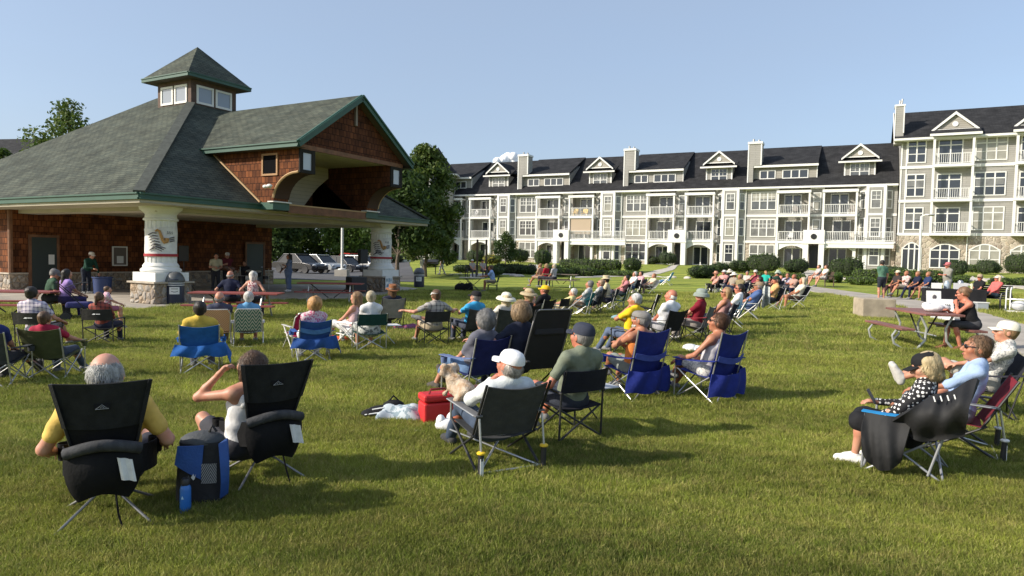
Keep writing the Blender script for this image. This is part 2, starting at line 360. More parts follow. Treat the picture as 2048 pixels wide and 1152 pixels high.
PAV = empty('pavilion', P0, -PA, 'open park pavilion with grey-green hipped roof, cupola and cedar shingle stage gable', 'pavilion')
L_ = lambda s, t, z: (-t, s, z)
zs = lambda t: 3.8+.72*t
zr = zs(7.5)
r = MB()
r.quad(L_(0,0,3.8), L_(7.5,7.5,zr), L_(7.5,10.5,zr), L_(0,18,3.8))
r.quad(L_(0,0,3.8), L_(4.65,0,3.8), L_(4.65,4.65,zs(4.65)))
r.quad(L_(15,0,3.8), L_(10.35,4.65,zs(4.65)), L_(10.35,0,3.8))
r.quad(L_(4.65,2.7,zs(2.7)), L_(10.35,2.7,zs(2.7)), L_(10.35,4.65,zs(4.65)), L_(7.5,7.5,zr), L_(4.65,4.65,zs(4.65)))
r.quad(L_(15,0,3.8), L_(15,18,3.8), L_(7.5,10.5,zr), L_(7.5,7.5,zr))
r.quad(L_(0,18,3.8), L_(7.5,10.5,zr), L_(15,18,3.8))
roof = r.build('roof', shingle, PAV)
hp = MB()
for a, b in ((L_(0,0,3.84), L_(6.3,6.3,zs(6.3)+.04)), (L_(15,0,3.84), L_(7.5,7.5,zr+.04))):
    hp.beam(a, b, .34, .07)
hp.build('hip_cap', mat('hip_shingle', (.06, .066, .055), .9, var=.25, vs=6.), roof)
f = MB()   # fascia, drip edge and gutter
for a, b in (((0,0),(0,18)), ((0,0),(4.65,0)), ((10.35,0),(15,0)), ((15,0),(15,18))):
    va, vb = Vector(L_(*a, 3.70)), Vector(L_(*b, 3.70))
    f.beam(va, vb, .06, .2); f.beam(va+Vector((0, 0, .09)), vb+Vector((0, 0, .09)), .16, .05); f.beam(va-Vector((0, 0, .07)), vb-Vector((0, 0, .07)), .12, .05)
f.build('fascia', gtrim, PAV)
MB().prism([L_(.03,.03,3.5), L_(14.97,.03,3.5), L_(14.97,17.97,3.5), L_(.03,17.97,3.5)], (0, 0, .1)).build('soffit', cream, PAV)
bm_ = MB(); bm_.box(-1.95, -1.15, 1.3, 13.7, 3.32, 3.5); bm_.box(-17, -1.15, 1.35, 2.1, 3.36, 3.5); bm_.box(-17, -1.15, 12.9, 13.7, 3.36, 3.5)
bm_.build('beam', cream, PAV)
# stage wing
ridge = 8.15; ez = 5.92; hw = 3.22; ft = -2.25
wr = MB()
for sg in (-1, 1):
    wr.quad(L_(7.5,ft,ridge), L_(7.5,6.04,ridge), L_(7.5+sg*hw,2.95,ez), L_(7.5+sg*hw,ft,ez))
wr.build('wing_roof', shingle, roof)
fb = MB()
for sg in (-1, 1):
    a = Vector(L_(7.5, ft, ridge-.1)); b = Vector(L_(7.5+sg*hw, ft, ez-.1)); fb.beam(a, b, .07, .24); fb.beam(a+Vector((.05, 0, .08)), b+Vector((.05, 0, .08)), .07, .06)
    a = Vector(L_(7.5+sg*hw, ft, ez-.1)); b = Vector(L_(7.5+sg*hw, 2.9, ez-.1)); fb.beam(a, b, .06, .2); fb.beam(a+Vector((0, 0, .07)), b+Vector((0, 0, .07)), .16, .05); fb.beam(a-Vector((0, 0, .08)), b-Vector((0, 0, .08)), .13, .05)
fb.build('fascia', gtrim, PAV)
so = MB()
for sg in (-1, 1):
    so.quad(L_(7.5+sg*hw, ft, ez-.2), L_(7.5+sg*2.85, ft, ez-.2), L_(7.5+sg*2.85, 2.6, ez-.2), L_(7.5+sg*hw, 2.6, ez-.2))
    so.quad(L_(7.5,ft,ridge-.2), L_(7.5,-1.86,ridge-.2), L_(7.5+sg*hw,-1.86,ez-.2), L_(7.5+sg*hw,ft,ez-.2))
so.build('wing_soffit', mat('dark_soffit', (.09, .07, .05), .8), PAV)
g = MB(); g.prism([L_(4.65,-1.9,5.78), L_(10.35,-1.9,5.78), L_(10.35,-1.9,ridge-.14-2.85*.69), L_(7.5,-1.9,ridge-.14), L_(4.65,-1.9,ridge-.14-2.85*.69)], (-.12, 0, 0))
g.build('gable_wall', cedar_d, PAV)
MB().box(1.89, 1.97, 4.6, 10.4, 5.72, 5.88).build('band_board', brown, PAV)
MB().box(1.9, 1.98, 7.45, 7.55, ridge-1.15, ridge-.25).build('king_post', mat('grey_trim', (.23, .19, .16), .7), PAV)
arc = [(-1.1+.0, 4.9)]
side = [(-1.9, 5.9), (-1.9, 4.9), (-1.72, 4.86)]
for i in range(9):
    a = math.pi/2*i/8; side.append((-1.72+1.05*math.sin(a)*1.0, 3.86+1.0*math.cos(a)*1.0))
side = [(-1.9, 5.9), (-1.9, 4.92)]+[(-.62-1.2*(1-math.sin(a)), 3.86+1.04*(1-math.cos(math.pi/2-a)) if 0 else 3.86+1.04*math.sin(math.pi/2-a)**1.0) for a in [math.pi/2*i/10 for i in range(11)]]+[(.03, 3.86), (2.6, 5.72), (2.6, 5.9)]
for s0, s1, cr, nm in ((4.65, 5.35, 5.36, 'l'), (10.35, 9.65, 9.64, 'r')):
    MB().prism([L_(s0, t, z) for t, z in side], (0, (s1-s0)*.97, 0)).build('wing_wall', cedar, PAV)
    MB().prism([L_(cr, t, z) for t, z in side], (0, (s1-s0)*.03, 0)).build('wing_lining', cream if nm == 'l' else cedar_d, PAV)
    tr = MB(); pr = side[1:12]
    for (ta, za), (tb, zb) in zip(pr, pr[1:]): tr.beam(L_((s0+s1)/2, ta, za), L_((s0+s1)/2, tb, zb), .82, .05, up=(0, 1, 0)) if 0 else tr.quad(L_(s0-.03*(1 if s0<s1 else -1), ta-.03, za-.02), L_(s1, ta-.03, za-.02), L_(s1, tb-.03, zb-.02), L_(s0-.03*(1 if s0<s1 else -1), tb-.03, zb-.02))
    e = MB(); e.tube([L_(s0-.02*(1 if s0<s1 else -1), t, z) for t, z in pr], .045, 6); e.build('arch_trim', mat('tan_trim', (.42, .27, .13), .7), PAV)
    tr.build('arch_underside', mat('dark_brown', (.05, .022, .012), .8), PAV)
    y0, y1 = sorted((s0, s1))
    w = MB(); w.box(1.9, 1.96, y0-.02, y1+.02, 4.88, 5.0); w.box(1.9, 1.96, y0-.02, y0+.14, 5.0, 5.72); w.box(1.9, 1.96, y1-.14, y1+.02, 5.0, 5.72); w.box(1.9, 1.95, y0+.14, y1-.14, 5.6, 5.72)
    wo = w.build('window', mat('dark_frame', (.03, .028, .026), .9, spec=.1), PAV)
    MB().box(1.9, 1.92, y0+.14, y1-.14, 5.0, 5.6).build('pane', mat('frosted_pane', (.42, .45, .5), .15, spec=.8), wo)
    cap = MB(); cap.box(.45, .75, y0-.12, y1+.05, 3.86, 3.9); cap.build('flashing', white, PAV)
    bl = MB(); bl.box(.02, .66, y0-.05, y1+.02, 3.6, 3.86); bl.build('fascia_block', gtrim, PAV)
MB().prism([L_(5.35,-1.88,5.76), L_(9.65,-1.88,5.76), L_(9.65,1.6,5.76), L_(5.35,1.6,5.76)], (0, 0, .08)).build('wing_ceiling', cream, PAV)
ar = [(5.36, 3.6), (5.36, 5.76), (9.64, 5.76), (9.64, 5.34), (9.35, 5.13), (9.0, 4.87), (8.72, 4.6), (8.48, 4.32), (8.2, 4.02), (7.9, 3.6)]
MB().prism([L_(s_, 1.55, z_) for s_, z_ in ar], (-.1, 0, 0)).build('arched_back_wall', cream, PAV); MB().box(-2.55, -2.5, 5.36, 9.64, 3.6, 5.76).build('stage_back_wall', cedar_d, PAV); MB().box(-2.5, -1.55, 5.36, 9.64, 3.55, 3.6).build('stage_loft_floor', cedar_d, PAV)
MB().box(-1.55, .6, 5.36, 9.64, 3.6, 3.8).build('stage_beam', mat('dark_brown', (.05, .022, .012), .8), PAV)
MB().box(.6, .66, 5.36, 9.64, 3.8, 3.85).build('flashing', mat('tan_trim', (.42, .27, .13), .7), PAV)
MB().box(.6, .64, 5.36, 9.64, 3.52, 3.8).build('fascia_board', brown, PAV)
wn = MB(); wn.box(.60, 2, 0, 0.001, 0, .001)
# small window and floodlight on the sunlit side of the wing
w = MB()
for b_ in ((4.60, 4.65),):
    w.box(.05, .12, 4.6, 4.65, 4.82, 5.62); w.box(.80, .87, 4.6, 4.65, 4.82, 5.62); w.box(.12, .80, 4.6, 4.65, 5.55, 5.62); w.box(.12, .80, 4.6, 4.65, 4.82, 4.89)
wo = w.build('window', mat('tan_trim2', (.36, .2, .09), .7), PAV)
MB().box(.12, .80, 4.63, 4.645, 4.89, 5.55).build('pane', mat('black_opening', (.006, .006, .007), .9, spec=.05), wo)
MB().tube([L_(4.6, -.55, 4.35), L_(4.45, -.62, 4.42)], .03).ell(L_(4.38, -.72, 4.42), (.13, .09, .07)).ell(L_(4.38, -.52, 4.40), (.12, .09, .07)).build('floodlight', white, PAV, True)
tb = MB(); tb.beam(L_(4.6, .0, 3.88), L_(4.6, 2.55, 5.72), .08, .06); tb.build('rake_trim', mat('tan_trim', (.42, .27, .13), .7), PAV)
# cupola
cw = mat('cupola_siding', (.10, .06, .045), .8, var=.25, vs=5.)
c0, c1, cz0, cz1 = 6.35, 8.65, 7.6, 9.42
cu = MB().box(-c1, -c0, c0, c1, cz0, cz1).build('cupola', cw, PAV)
cr_ = MB(); e0, e1 = 5.9, 9.1
for p, q in (((e0,e0),(e1,e0)), ((e1,e0),(e1,e1)), ((e1,e1),(e0,e1)), ((e0,e1),(e0,e0))): cr_.quad(L_(*p, 9.58), L_(*q, 9.58), L_(7.5, 7.5, 11.22))
cr_.build('cupola_roof', shingle, PAV)
cf = MB()
for p, q in (((e0,e0),(e1,e0)), ((e1,e0),(e1,e1)), ((e1,e1),(e0,e1)), ((e0,e1),(e0,e0))):
    a, b = Vector(L_(*p, 9.49)), Vector(L_(*q, 9.49)); cf.beam(a, b, .06, .15); cf.beam(a+Vector((0, 0, .07)), b+Vector((0, 0, .07)), .12, .04)
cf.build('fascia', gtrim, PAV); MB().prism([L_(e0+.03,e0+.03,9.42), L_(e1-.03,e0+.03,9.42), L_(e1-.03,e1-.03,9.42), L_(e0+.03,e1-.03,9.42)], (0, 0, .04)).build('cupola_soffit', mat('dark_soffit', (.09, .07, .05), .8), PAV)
frame_w = mat('cupola_frame', (.72, .7, .66), .5)
for k in range(2):
    for face in range(2):
        a0 = c0+.25+k*.95; a1 = a0+.85; z0, z1 = 8.42, 9.22; w = MB(); t_ = .09
        def bx(p0, p1, q0, q1, d0, d1, mb):
            mb.box(-p1, -p0, c0-d1, c0-d0, q0, q1) if face == 0 else mb.box(-c0+d0, -c0+d1, p0, p1, q0, q1)
        bx(a0, a0+t_, z0, z1, 0, .04, w); bx(a1-t_, a1, z0, z1, 0, .04, w); bx(a0+t_, a1-t_, z1-t_, z1, 0, .04, w); bx(a0+t_, a1-t_, z0, z0+t_, 0, .04, w)
        wo = w.build('window', frame_w, cu); p = MB(); bx(a0+t_, a1-t_, z0+t_, z1-t_, 0, .012, p); p.build('pane', mat('cupola_pane', (.22, .25, .3), .08, spec=.9), wo)
# rear room: cedar wall on a stone base
MB().box(-17.2, -10, 1.06, 14, 1.0, 3.5).build('wall', cedar, PAV)
MB().box(-17.26, -9.94, 1.0, 14.06, SLABZ, .96).build('stone_base', cobble, PAV)
MB().box(-17.32, -9.9, .95, 14.1, .96, 1.02).build('base_cap', stonecap, PAV)
MB().box(-10.0, -9.94, 1.02, 1.12, 1.02, 3.5).box(-10.08, -9.98, 1.0, 1.06, 1.02, 3.5).build('corner_trim', brown, PAV)
dr = mat('door_green', (.02, .03, .028), .5)
for d0, d1 in ((1.75, 2.7), (12.2, 13.3)):
    d = MB().box(-9.93, -9.88, d0, d1, SLABZ, 2.45).build('door', dr, PAV)
    MB().box(-9.93, -9.86, d0-.1, d0, SLABZ, 2.55).box(-9.93, -9.86, d1, d1+.1, SLABZ, 2.55).box(-9.93, -9.86, d0, d1, 2.45, 2.55).build('door_frame', brown, PAV)
    MB().tube([(-9.88, d1-.1, 1.2), (-9.82, d1-.1, 1.2), (-9.82, d1-.2, 1.2)], .015).build('handle', mat('steel', (.5, .5, .5), .3, 1.), d)
tag(MB().box(-9.875, -9.865, 2.38, 2.6, 1.35, 1.75).build('notice', mat('paper', (.7, .7, .68), .8)), 'white paper notice taped to the dark pavilion door', 'notice').matrix_world = Matrix.Translation(P0) @ Matrix.Rotation(-PA, 4, 'Z')
MX = Matrix.Translation(P0) @ Matrix.Rotation(-PA, 4, 'Z')
pf = MB().box(-10, -9.95, 5.05, 5.1, 1.28, 2.15).box(-10, -9.95, 5.68, 5.73, 1.28, 2.15).box(-10, -9.95, 5.1, 5.68, 2.1, 2.15).box(-10, -9.95, 5.1, 5.68, 1.28, 1.33).build('display_case', white)
tag(pf, 'white framed notice case on the dark shingle wall', 'display case'); pf.matrix_world = MX
MB().box(-10, -9.97, 5.1, 5.68, 1.33, 2.1).build('backing', mat('case_back', (.13, .1, .08), .4), pf); MB().box(-9.969, -9.965, 5.25, 5.55, 1.4, 1.72).build('notice_sheet', mat('paper', (.7, .7, .68), .8), pf)
# columns with their stone plinths and wrapped banner
colw = mat('column_white', (.78, .77, .73), .55, var=.05, vs=3.)
ban = mat('banner_cloth', (.72, .7, .67), .8, var=.12, vs=6., bump=.4, bs=7.); bred = mat('banner_red', (.36, .02, .03), .7); ink = mat('ink', (.09, .08, .09), .7); brass = mat('brass', (.42, .22, .06), .5)
for ci, (cs, ct) in enumerate(((1.75, 1.55), (13.25, 1.55))):
    c = empty('column', PW(cs, ct, SLABZ), -PA, ('fluted white column on cobblestone plinth beside a bin' if ci == 0 else 'far fluted white column on cobblestone plinth near the parked cars'), 'column', 'pavilion columns')
    MB().box(-.68, .68, -.68, .68, 0, .68).build('stone_plinth', cobble, c, bevel=.03)
    MB().box(-.75, .75, -.75, .75, .68, .74).build('plinth_cap', stonecap, c, bevel=.01)
    MB().box(-.62, .62, -.62, .62, .74, 1.04).build('white_plinth', colw, c, bevel=.012)
    MB().lathe([(.6, 1.04), (.64, 1.08), (.64, 1.14), (.58, 1.19), (.56, 1.22), (.57, 1.26), (.54, 1.31), (.5, 1.36)], n=40).build('column_base', colw, c, True)
    m = MB(); n = 120; rows = [(.49, 1.34), (.495, 1.5), (.495, 2.4), (.485, 2.8)]; vs = []
    for R0, z in rows:
        for j in range(n):
            a = 2*math.pi*j/n; rr = R0-.028*max(0, math.sin(a*20))**.7; vs.append((rr*math.cos(a), rr*math.sin(a), z))
    m.add(vs, [(i*n+j, i*n+(j+1) % n, (i+1)*n+(j+1) % n, (i+1)*n+j) for i in range(3) for j in range(n)]); m.build('shaft', colw, c, True)
    MB().lathe([(.5, 2.78), (.55, 2.8), (.55, 2.85), (.5, 2.88), (.49, 3.0), (.54, 3.06), (.66, 3.16), (.68, 3.25)], n=40).build('capital', colw, c, True)
    rot = math.atan2(-(P0+pv*cs-pu*ct).y, -(P0+pv*cs-pu*ct).x)+PA
    bz0, bz1 = 1.56, 2.62; cy = lambda a, z, R=.515: (R*math.cos(rot+a), R*math.sin(rot+a), z)
    bo = MB().grid(lambda u, v: cy(-1.35+2.7*u, bz0+(bz1-bz0)*v-.12*(1-u)*v+.0, .507+.014*math.sin(u*9+v*7)*v), 28, 10, .01).build('banner', ban, c, True)
    MB().grid(lambda u, v: cy(-1.37+2.74*u, bz0+.02+.09*v-.05*u*0, .535), 28, 1, .008).build('red_band', bred, bo, True)
    sx = MB(); sx.tube([cy(a, z, .545) for a, z in ((-.32, 2.42), (-.2, 2.47), (-.08, 2.43), (0, 2.3), (.1, 2.14), (.2, 2.06), (.31, 2.08), (.34, 2.2))], .03, 6, r1=.075); sx.build('saxophone_print', brass, bo, True)
    nk = MB()
    for k in range(6): nk.tube([cy(-.78+.05*k, 2.3-k*.09, .54), cy(-.5+.04*k, 2.37-k*.09, .545), cy(-.25+.06*k, 2.36-k*.1, .545)], .016, 4)
    for k in range(3): nk.tube([cy(.5, 2.2-k*.06, .54), cy(.85, 2.24-k*.06, .54)], .016, 4); nk.tube([cy(.38+.14*k, 2.44, .54), cy(.38+.14*k, 2.34, .54), cy(.44+.14*k, 2.36, .54)], .009, 4); nk.tube([cy(-.75+.1*k, 1.78+.03*k, .535), cy(-.35, 1.86+.06*k, .54), cy(.05+.1*k, 1.76+.05*k, .54)], .012, 4)
    nk.build('score_print', ink, bo)
# ------------------------------------------------------------------ apartment blocks (local x along the front, y away from the lawn)
CA = rad(27.2); cu_ = Vector((math.cos(CA), -math.sin(CA), 0)); cv_ = Vector((math.sin(CA), math.cos(CA), 0))
CO = Vector((19.99, 81.0, 0))
siding = brickmat('grey_siding', (.335, .325, .305), (.32, .31, .29), (.2, .19, .17), 4., .2, ms=.012, var=.1, bump=.5, off=.3, vscale=.6)
siding2 = brickmat('tan_siding', (.35, .33, .295), (.335, .315, .28), (.22, .19, .16), 4., .2, ms=.012, var=.1, bump=.5, off=.3, vscale=.6)
dark_roof = brickmat('charcoal_shingle', (.034, .034, .036), (.022, .022, .024), (.008, .008, .008), .5, .2, ms=.01, var=.3, bump=.5)
fieldstone = stonemat('fieldstone', [(.40, .33, .25), (.30, .25, .2), (.47, .41, .33), (.25, .2, .16), (.42, .36, .3)], (.45, .4, .33), 2.6, edge=.05, dist=.04)
panes = [mat('pane_dark', (.03, .035, .045), .05, spec=1.), mat('pane_blind', (.17, .17, .165), .12, spec=.8, var=.3, vs=1.5), mat('pane_grey', (.085, .09, .095), .08, spec=.9, var=.4, vs=1.), mat('pane_pale', (.3, .29, .25), .15, spec=.7, var=.2, vs=1.2)]
wtrim = mat('white_trim', (.72, .715, .695), .55, var=.04, vs=.7)
blackd = mat('entry_black', (.015, .015, .017), .4)
AB = empty('apartment_building', CO, -CA, 'long grey three storey apartment block with charcoal roof, white balconies and dormers', 'apartment building')
TB = empty('apartment_building', CO-cv_*1.0, -CA, 'taller four storey apartment block with fieldstone ground floor at the right edge', 'apartment building')
rw = random.Random(3)
def win(root, s0, s1, z0, z1, y, nc=1, sash=1, trans=0, arch=0, ang=None, grid=0):
    """window with white casing, mullions and meeting rails; panes are a sub-part"""
    c = .1; w = MB(); d0, d1 = y-.07, y; n = 12
    w.box(s0-c, s0, d0, d1, z0-c, z1 if arch else z1+c); w.box(s1, s1+c, d0, d1, z0-c, z1 if arch else z1+c); w.box(s0, s1, d0, d1, z0-c, z0)
    top = lambda x: z1+(arch*(1-((x-(s0+s1)/2)/((s1-s0)/2))**2) if arch else 0)
    if arch:
        for i in range(n):
            a = s0-c+(s1-s0+2*c)*i/n; b = s0-c+(s1-s0+2*c)*(i+1)/n; ta, tb = top(min(max(a, s0), s1)), top(min(max(b, s0), s1))
            w.prism([(a, d1, ta), (b, d1, tb), (b, d1, tb+c*1.2), (a, d1, ta+c*1.2)], (0, d0-d1, 0))
        w.box(s0, s1, d0+.01, d1, z1-.05, z1+.05)
    else: w.box(s0, s1, d0, d1, z1, z1+c)
    for i in range(1, nc):
        x = s0+(s1-s0)*i/nc; w.box(x-.06, x+.06, d0+.012, d1, z0, top(x)-.001)
    if trans: w.box(s0, s1, d0+.02, d1, z1-trans-.05, z1-trans+.05)
    zz = z1-trans
    if sash: w.box(s0, s1, d0+.025, d1, (z0+zz)/2-.035, (z0+zz)/2+.035)
    if grid:
        for i in range(nc):
            for k in (1,):
                x = s0+(s1-s0)*(i+.5)/nc; w.box(x-.02, x+.02, d0+.035, d1-.001, (z0+zz)/2+.035, zz)
            w.box(s0+(s1-s0)*i/nc+.06, s0+(s1-s0)*(i+1)/nc-.06, d0+.036, d1-.001, (z0+3*zz)/4-.02, (z0+3*zz)/4+.02)
    o = w.build('window', wtrim, root)
    p = MB(); xs = [s0+(s1-s0)*i/n for i in range(n+1)]
    if arch: p.add([(x, y-.02, z0) for x in xs]+[(x, y-.02, top(x)) for x in xs], [(i, i+1, n+2+i, n+1+i) for i in range(n)])
    else: p.quad((s0, y-.02, z0), (s1, y-.02, z0), (s1, y-.02, z1), (s0, y-.02, z1))
    p.build('pane', rw.choice(panes) if sash else panes[0], o)
    if sash and rw.random() < .55 and not arch:   # lowered blind behind the upper sash
        b = MB()
        for i in range(nc):
            a0, a1 = s0+(s1-s0)*i/nc+.06, s0+(s1-s0)*(i+1)/nc-.06; zb = zz-(zz-z0)*rw.choice((.4, .48, .5)); b.quad((a0, y-.03, zb), (a1, y-.03, zb), (a1, y-.03, zz-.03), (a0, y-.03, zz-.03))
        b.build('blind', panes[rw.choice((1, 1, 3))], o)
    if ang: o.matrix_local = ang
    return o
def railing(root, s0, s1, y0, y1, z, h=1.0, sides=True, sp=.17):
    r = MB(); t = .035
    def run(a, b):
        a, b = Vector(a), Vector(b); r.beam(a+Vector((0, 0, h)), b+Vector((0, 0, h)), .08, .06); r.beam(a+Vector((0, 0, .1)), b+Vector((0, 0, .1)), .06, .06)
        n = max(2, int((b-a).length/sp))
        for i in range(n+1): q = a.lerp(b, i/n); r.box(q.x-t/2, q.x+t/2, q.y-t/2, q.y+t/2, z+.13, z+h-.03)
    run((s0, y0, z), (s1, y0, z))
    if sides: run((s0, y0+.06, z), (s0, y1, z)); run((s1, y0+.06, z), (s1, y1, z))
    return r.build('railing', wtrim, root)
Z0, Z1, Z2, Z3 = 1.4, 4.37, 7.26, 10.3
def balcony(root, s0, s1, z, ztop, dep=1.15, y=0., first=False, pergola=False, door=True):
    b = MB(); b.box(s0-.08, s1+.08, y-dep, y, z-.28, z); o = b.build('balcony', wtrim, root)
    for x in (s0, s1): MB().box(x-.1, x+.1, y-dep+.02, y-dep+.22, z, ztop-.02).build('post', wtrim, o)
    railing(o, s0+.1, s1-.1, y-dep+.12, y, z)
    if pergola:
        q = MB(); q.box(s0-.15, s1+.15, y-dep-.05, y-dep+.15, ztop-.02, ztop+.28)
        k = int((s1-s0)/.55)
        for i in range(k+1): x = s0+(s1-s0)*i/k; q.box(x-.05, x+.05, y-dep+.15, y, ztop+.02, ztop+.2)
        q.build('pergola', wtrim, o)
    if door:
        m = (s0+s1)/2+rw.uniform(-.3, .3); win(root, m-.8, m+.8, z+.1, z+2.2, y+.88, 2, 0)
    return o
wall = MB(); stone = MB(); band = MB(); back = MB()
UN = [-36.4, -21.75, -7.1, 7.55]; SL, SR = -50., 22.2
rec = []
for s0 in UN: rec += [(s0+3.15, s0+6.35), (s0+7.75, s0+10.9)]
x = SL
for a, b in rec+[(SR, SR)]:
    if a > x:
        wall.box(x, a, 0, 9, Z1-.1, Z3); stone.box(x, a, -.05, 9, 0.5, Z1-.1)
        band.box(x, a, -.06, 0, Z2-.16, Z2+.1); band.box(x, a, -.1, -.05, Z1-.2, Z1+.06); band.box(x, a, -.05, 0, Z3-.2, Z3+.02)
    if b > a: back.box(a, b, .9, 9, 0.5, Z3)
    x = b
wall.build('wall', siding, AB); stone.build('stone_wall', fieldstone, AB); band.build('trim_band', wtrim, AB); back.build('recessed_wall', siding2, AB)
# main roof
rf = MB(); EY, EZ, RY, RZ = -.55, 10.38, 6.2, 15.62
rf.quad((SL, EY, EZ), (SR+.05, EY, EZ), (SR+.05, RY, RZ), (SL, RY, RZ)); rf.quad((SL, RY, RZ), (SR+.05, RY, RZ), (SR+.05, 13, EZ), (SL, 13, EZ)); roof2 = rf.build('roof', dark_roof, AB)
MB().box(SL, SR, EY-.08, EY, EZ-.18, EZ+.02).box(SL, SR, EY, .0, EZ-.16, EZ-.1).build('eave_trim', wtrim, AB)
sl_ = (RZ-EZ)/(RY-EY)
pipe_m = mat('vent_metal', (.4, .4, .4), .5, .6)
for k, s0 in enumerate(UN):
    # shed dormer with its own low roof
    a, b = s0+.05, s0+6.85
    d = MB(); d.prism([(a, .85, 10.7), (a, .85, 12.75), (a, 5.2, 14.6), (a, 5.2, 13.0)], (b-a, 0, 0)); dm = d.build('shed_dormer', siding2 if k % 2 else siding, roof2)
    MB().prism([(a-.1, .45, 12.78), (a-.1, .45, 12.9), (a-.1, 6.2, RZ+.1), (a-.1, 6.2, RZ-.02)], (b-a+.2, 0, 0)).build('dormer_roof', dark_roof, roof2)
    MB().box(a-.16, b+.16, .36, .45, 12.68, 12.92).box(b-.02, b+.06, .8, .85, 10.7, 12.7).build('dormer_trim', wtrim, roof2)
    win(roof2, s0+1.0, s0+2.5, 11.5, 12.3, .85, 2, 0, grid=0); win(roof2, s0+3.4, s0+5.9, 11.5, 12.3, .85, 3, 0)
    c = MB(); c.box(s0-.35, s0+1.1, .3, 1.7, 12.9, 15.5); c.box(s0-.35, s0+.25, .3, 1.2, 10.5, 12.9); ch = c.build('chimney', siding, AB)
    t_ = MB()
    for q0 in (s0-.38, s0+1.0): t_.box(q0, q0+.13, .26, .3, 12.95, 15.35)
    t_.box(s0-.42, s0+1.17, .2, 1.8, 15.35, 15.6); t_.box(s0-.38, s0-.25, .26, .3, 10.5, 12.95); t_.build('chimney_trim', wtrim, ch)
    p = MB(); p.tube([(s0+.1, 1, 15.6), (s0+.1, 1, 16.)], .12); p.tube([(s0+.7, 1, 15.6), (s0+.7, 1, 15.9)], .12); p.build('flue', pipe_m, ch)
    # gabled dormer
    g0, g1 = s0+9.55, s0+12.5; gm = (g0+g1)/2
    d = MB(); d.box(g0, g1, 1.0, 4.2, 10.95, 12.95); dm = d.build('gabled_dormer', siding, roof2)
    MB().box(g0-.03, g0+.12, .95, 1., 10.95, 12.9).box(g1-.12, g1+.03, .95, 1., 10.95, 12.9).box(g0-.03, g1+.03, .93, 1., 10.85, 11.0).build('dormer_trim', wtrim, roof2)
    q = MB(); q.prism([(g0-.55, .35, 12.98), (g0-.55, 2.2, 13.9), (g0-.55, 2.2, 13.7), (g0-.55, .45, 12.9)], (g1-g0+1.1, 0, 0))
    for sg in (-1, 1): q.prism([(gm, .55, 14.85), (gm+sg*1.75, .55, 13.4), (gm+sg*1.75, .55, 13.3), (gm, .55, 14.72)], (0, 4.2, 0))
    q.build('dormer_roof', dark_roof, roof2)
    MB().prism([(gm-1.5, .75, 13.45), (gm+1.5, .75, 13.45), (gm, .75, 14.7)], (0, .1, 0)).build('pediment', siding2, roof2)
    w = MB(); w.box(g0-.6, g1+.6, .27, .36, 12.84, 13.02)
    for sg in (-1, 1): w.prism([(gm, .5, 14.86), (gm+sg*1.8, .5, 13.36), (gm+sg*1.8, .5, 13.16), (gm, .5, 14.62)], (0, .06, 0))
    w.box(gm-1.5, gm+1.5, .68, .75, 13.42, 13.52); w.lathe([(.25, 0), (.25, .06)], (0, 0, 0), 14); n_ = 28
    for i in range(len(w.v)-n_, len(w.v)): vx, vy, vz = w.v[i]; w.v[i] = (gm+vx, .74-vz, 13.88+vy)
    w.build('dormer_trim', wtrim, roof2); win(roof2, gm-.85, gm+.85, 11.15, 12.75, 1.0, 2, 1, grid=1)
    # triple windows
    for z0, z1 in ((7.95, 9.8), (4.95, 6.75)): win(AB, s0+.3, s0+2.8, z0, z1, 0, 3, 1, grid=1)
    win(AB, s0+.3, s0+2.8, 2.0, 3.9, -.05, 3, 1)
    # balconies
    for (b0, b1), pg in zip(((s0+3.15, s0+6.35), (s0+7.75, s0+10.9)), (1, 1)):
        balcony(AB, b0, b1, Z2+.05, 9.62, pergola=True); balcony(AB, b0, b1, Z1+.05, Z2-.23)
        gwhite = MB(); n = 12; y0 = -1.05
        for i in range(n):
            u0, u1 = i/n, (i+1)/n; xa, xb = b0+.2+(b1-b0-.4)*u0, b0+.2+(b1-b0-.4)*u1; za, zb = 3.35+.55*(1-(2*u0-1)**2), 3.35+.55*(1-(2*u1-1)**2)
            gwhite.prism([(xa, y0, za), (xb, y0, zb), (xb, y0, Z1-.23), (xa, y0, Z1-.23)], (0, .2, 0))
        for xx in (b0-.1, b1-.2): gwhite.box(xx, xx+.3, y0-.1, y0+.25, .5, Z1-.24)
        gwhite.build('porch_arch', wtrim, AB); m_ = (b0+b1)/2; win(AB, m_-.9, m_+.7, 1.6, 3.6, .9, 2, 0)
    # narrow windows between the balconies, entry portico with round medallion
    for z0, z1 in ((7.9, 9.6), (4.9, 6.7)): win(AB, s0+6.75, s0+7.35, z0, z1, 0, 1, 1)
    e0, e1 = s0+5.9, s0+8.0
    if k > 0:
        po = MB().box(e0, e1, -1.75, -1.2, Z1-.2, Z1+1.2).box(e0-.08, e1+.08, -1.82, -1.75, Z1-.28, Z1-.12).box(e0, e0+.55, -1.75, -1.2, .6, Z1-.2).box(e1-.55, e1, -1.75, -1.2, .6, Z1-.2).build('entry_portico', wtrim, AB)
        md = MB(); md.lathe([(.3, 0), (.3, .05)], n=18)
        md.v = [(s0+6.95+a, -1.75-c_, Z1+.5+b_) for a, b_, c_ in md.v]; md.build('medallion', blackd, po)
        MB().box(e0+.57, e1-.57, -.4, -.1, .6, 3.9).build('door', blackd, po); MB().box(e0+.5, e1-.5, -1.76, -1.7, .4, 1.6).build('step', conc2, po) if 0 else None
    # bay
    b0, b1 = s0+11.9, s0+13.5; by = -.65
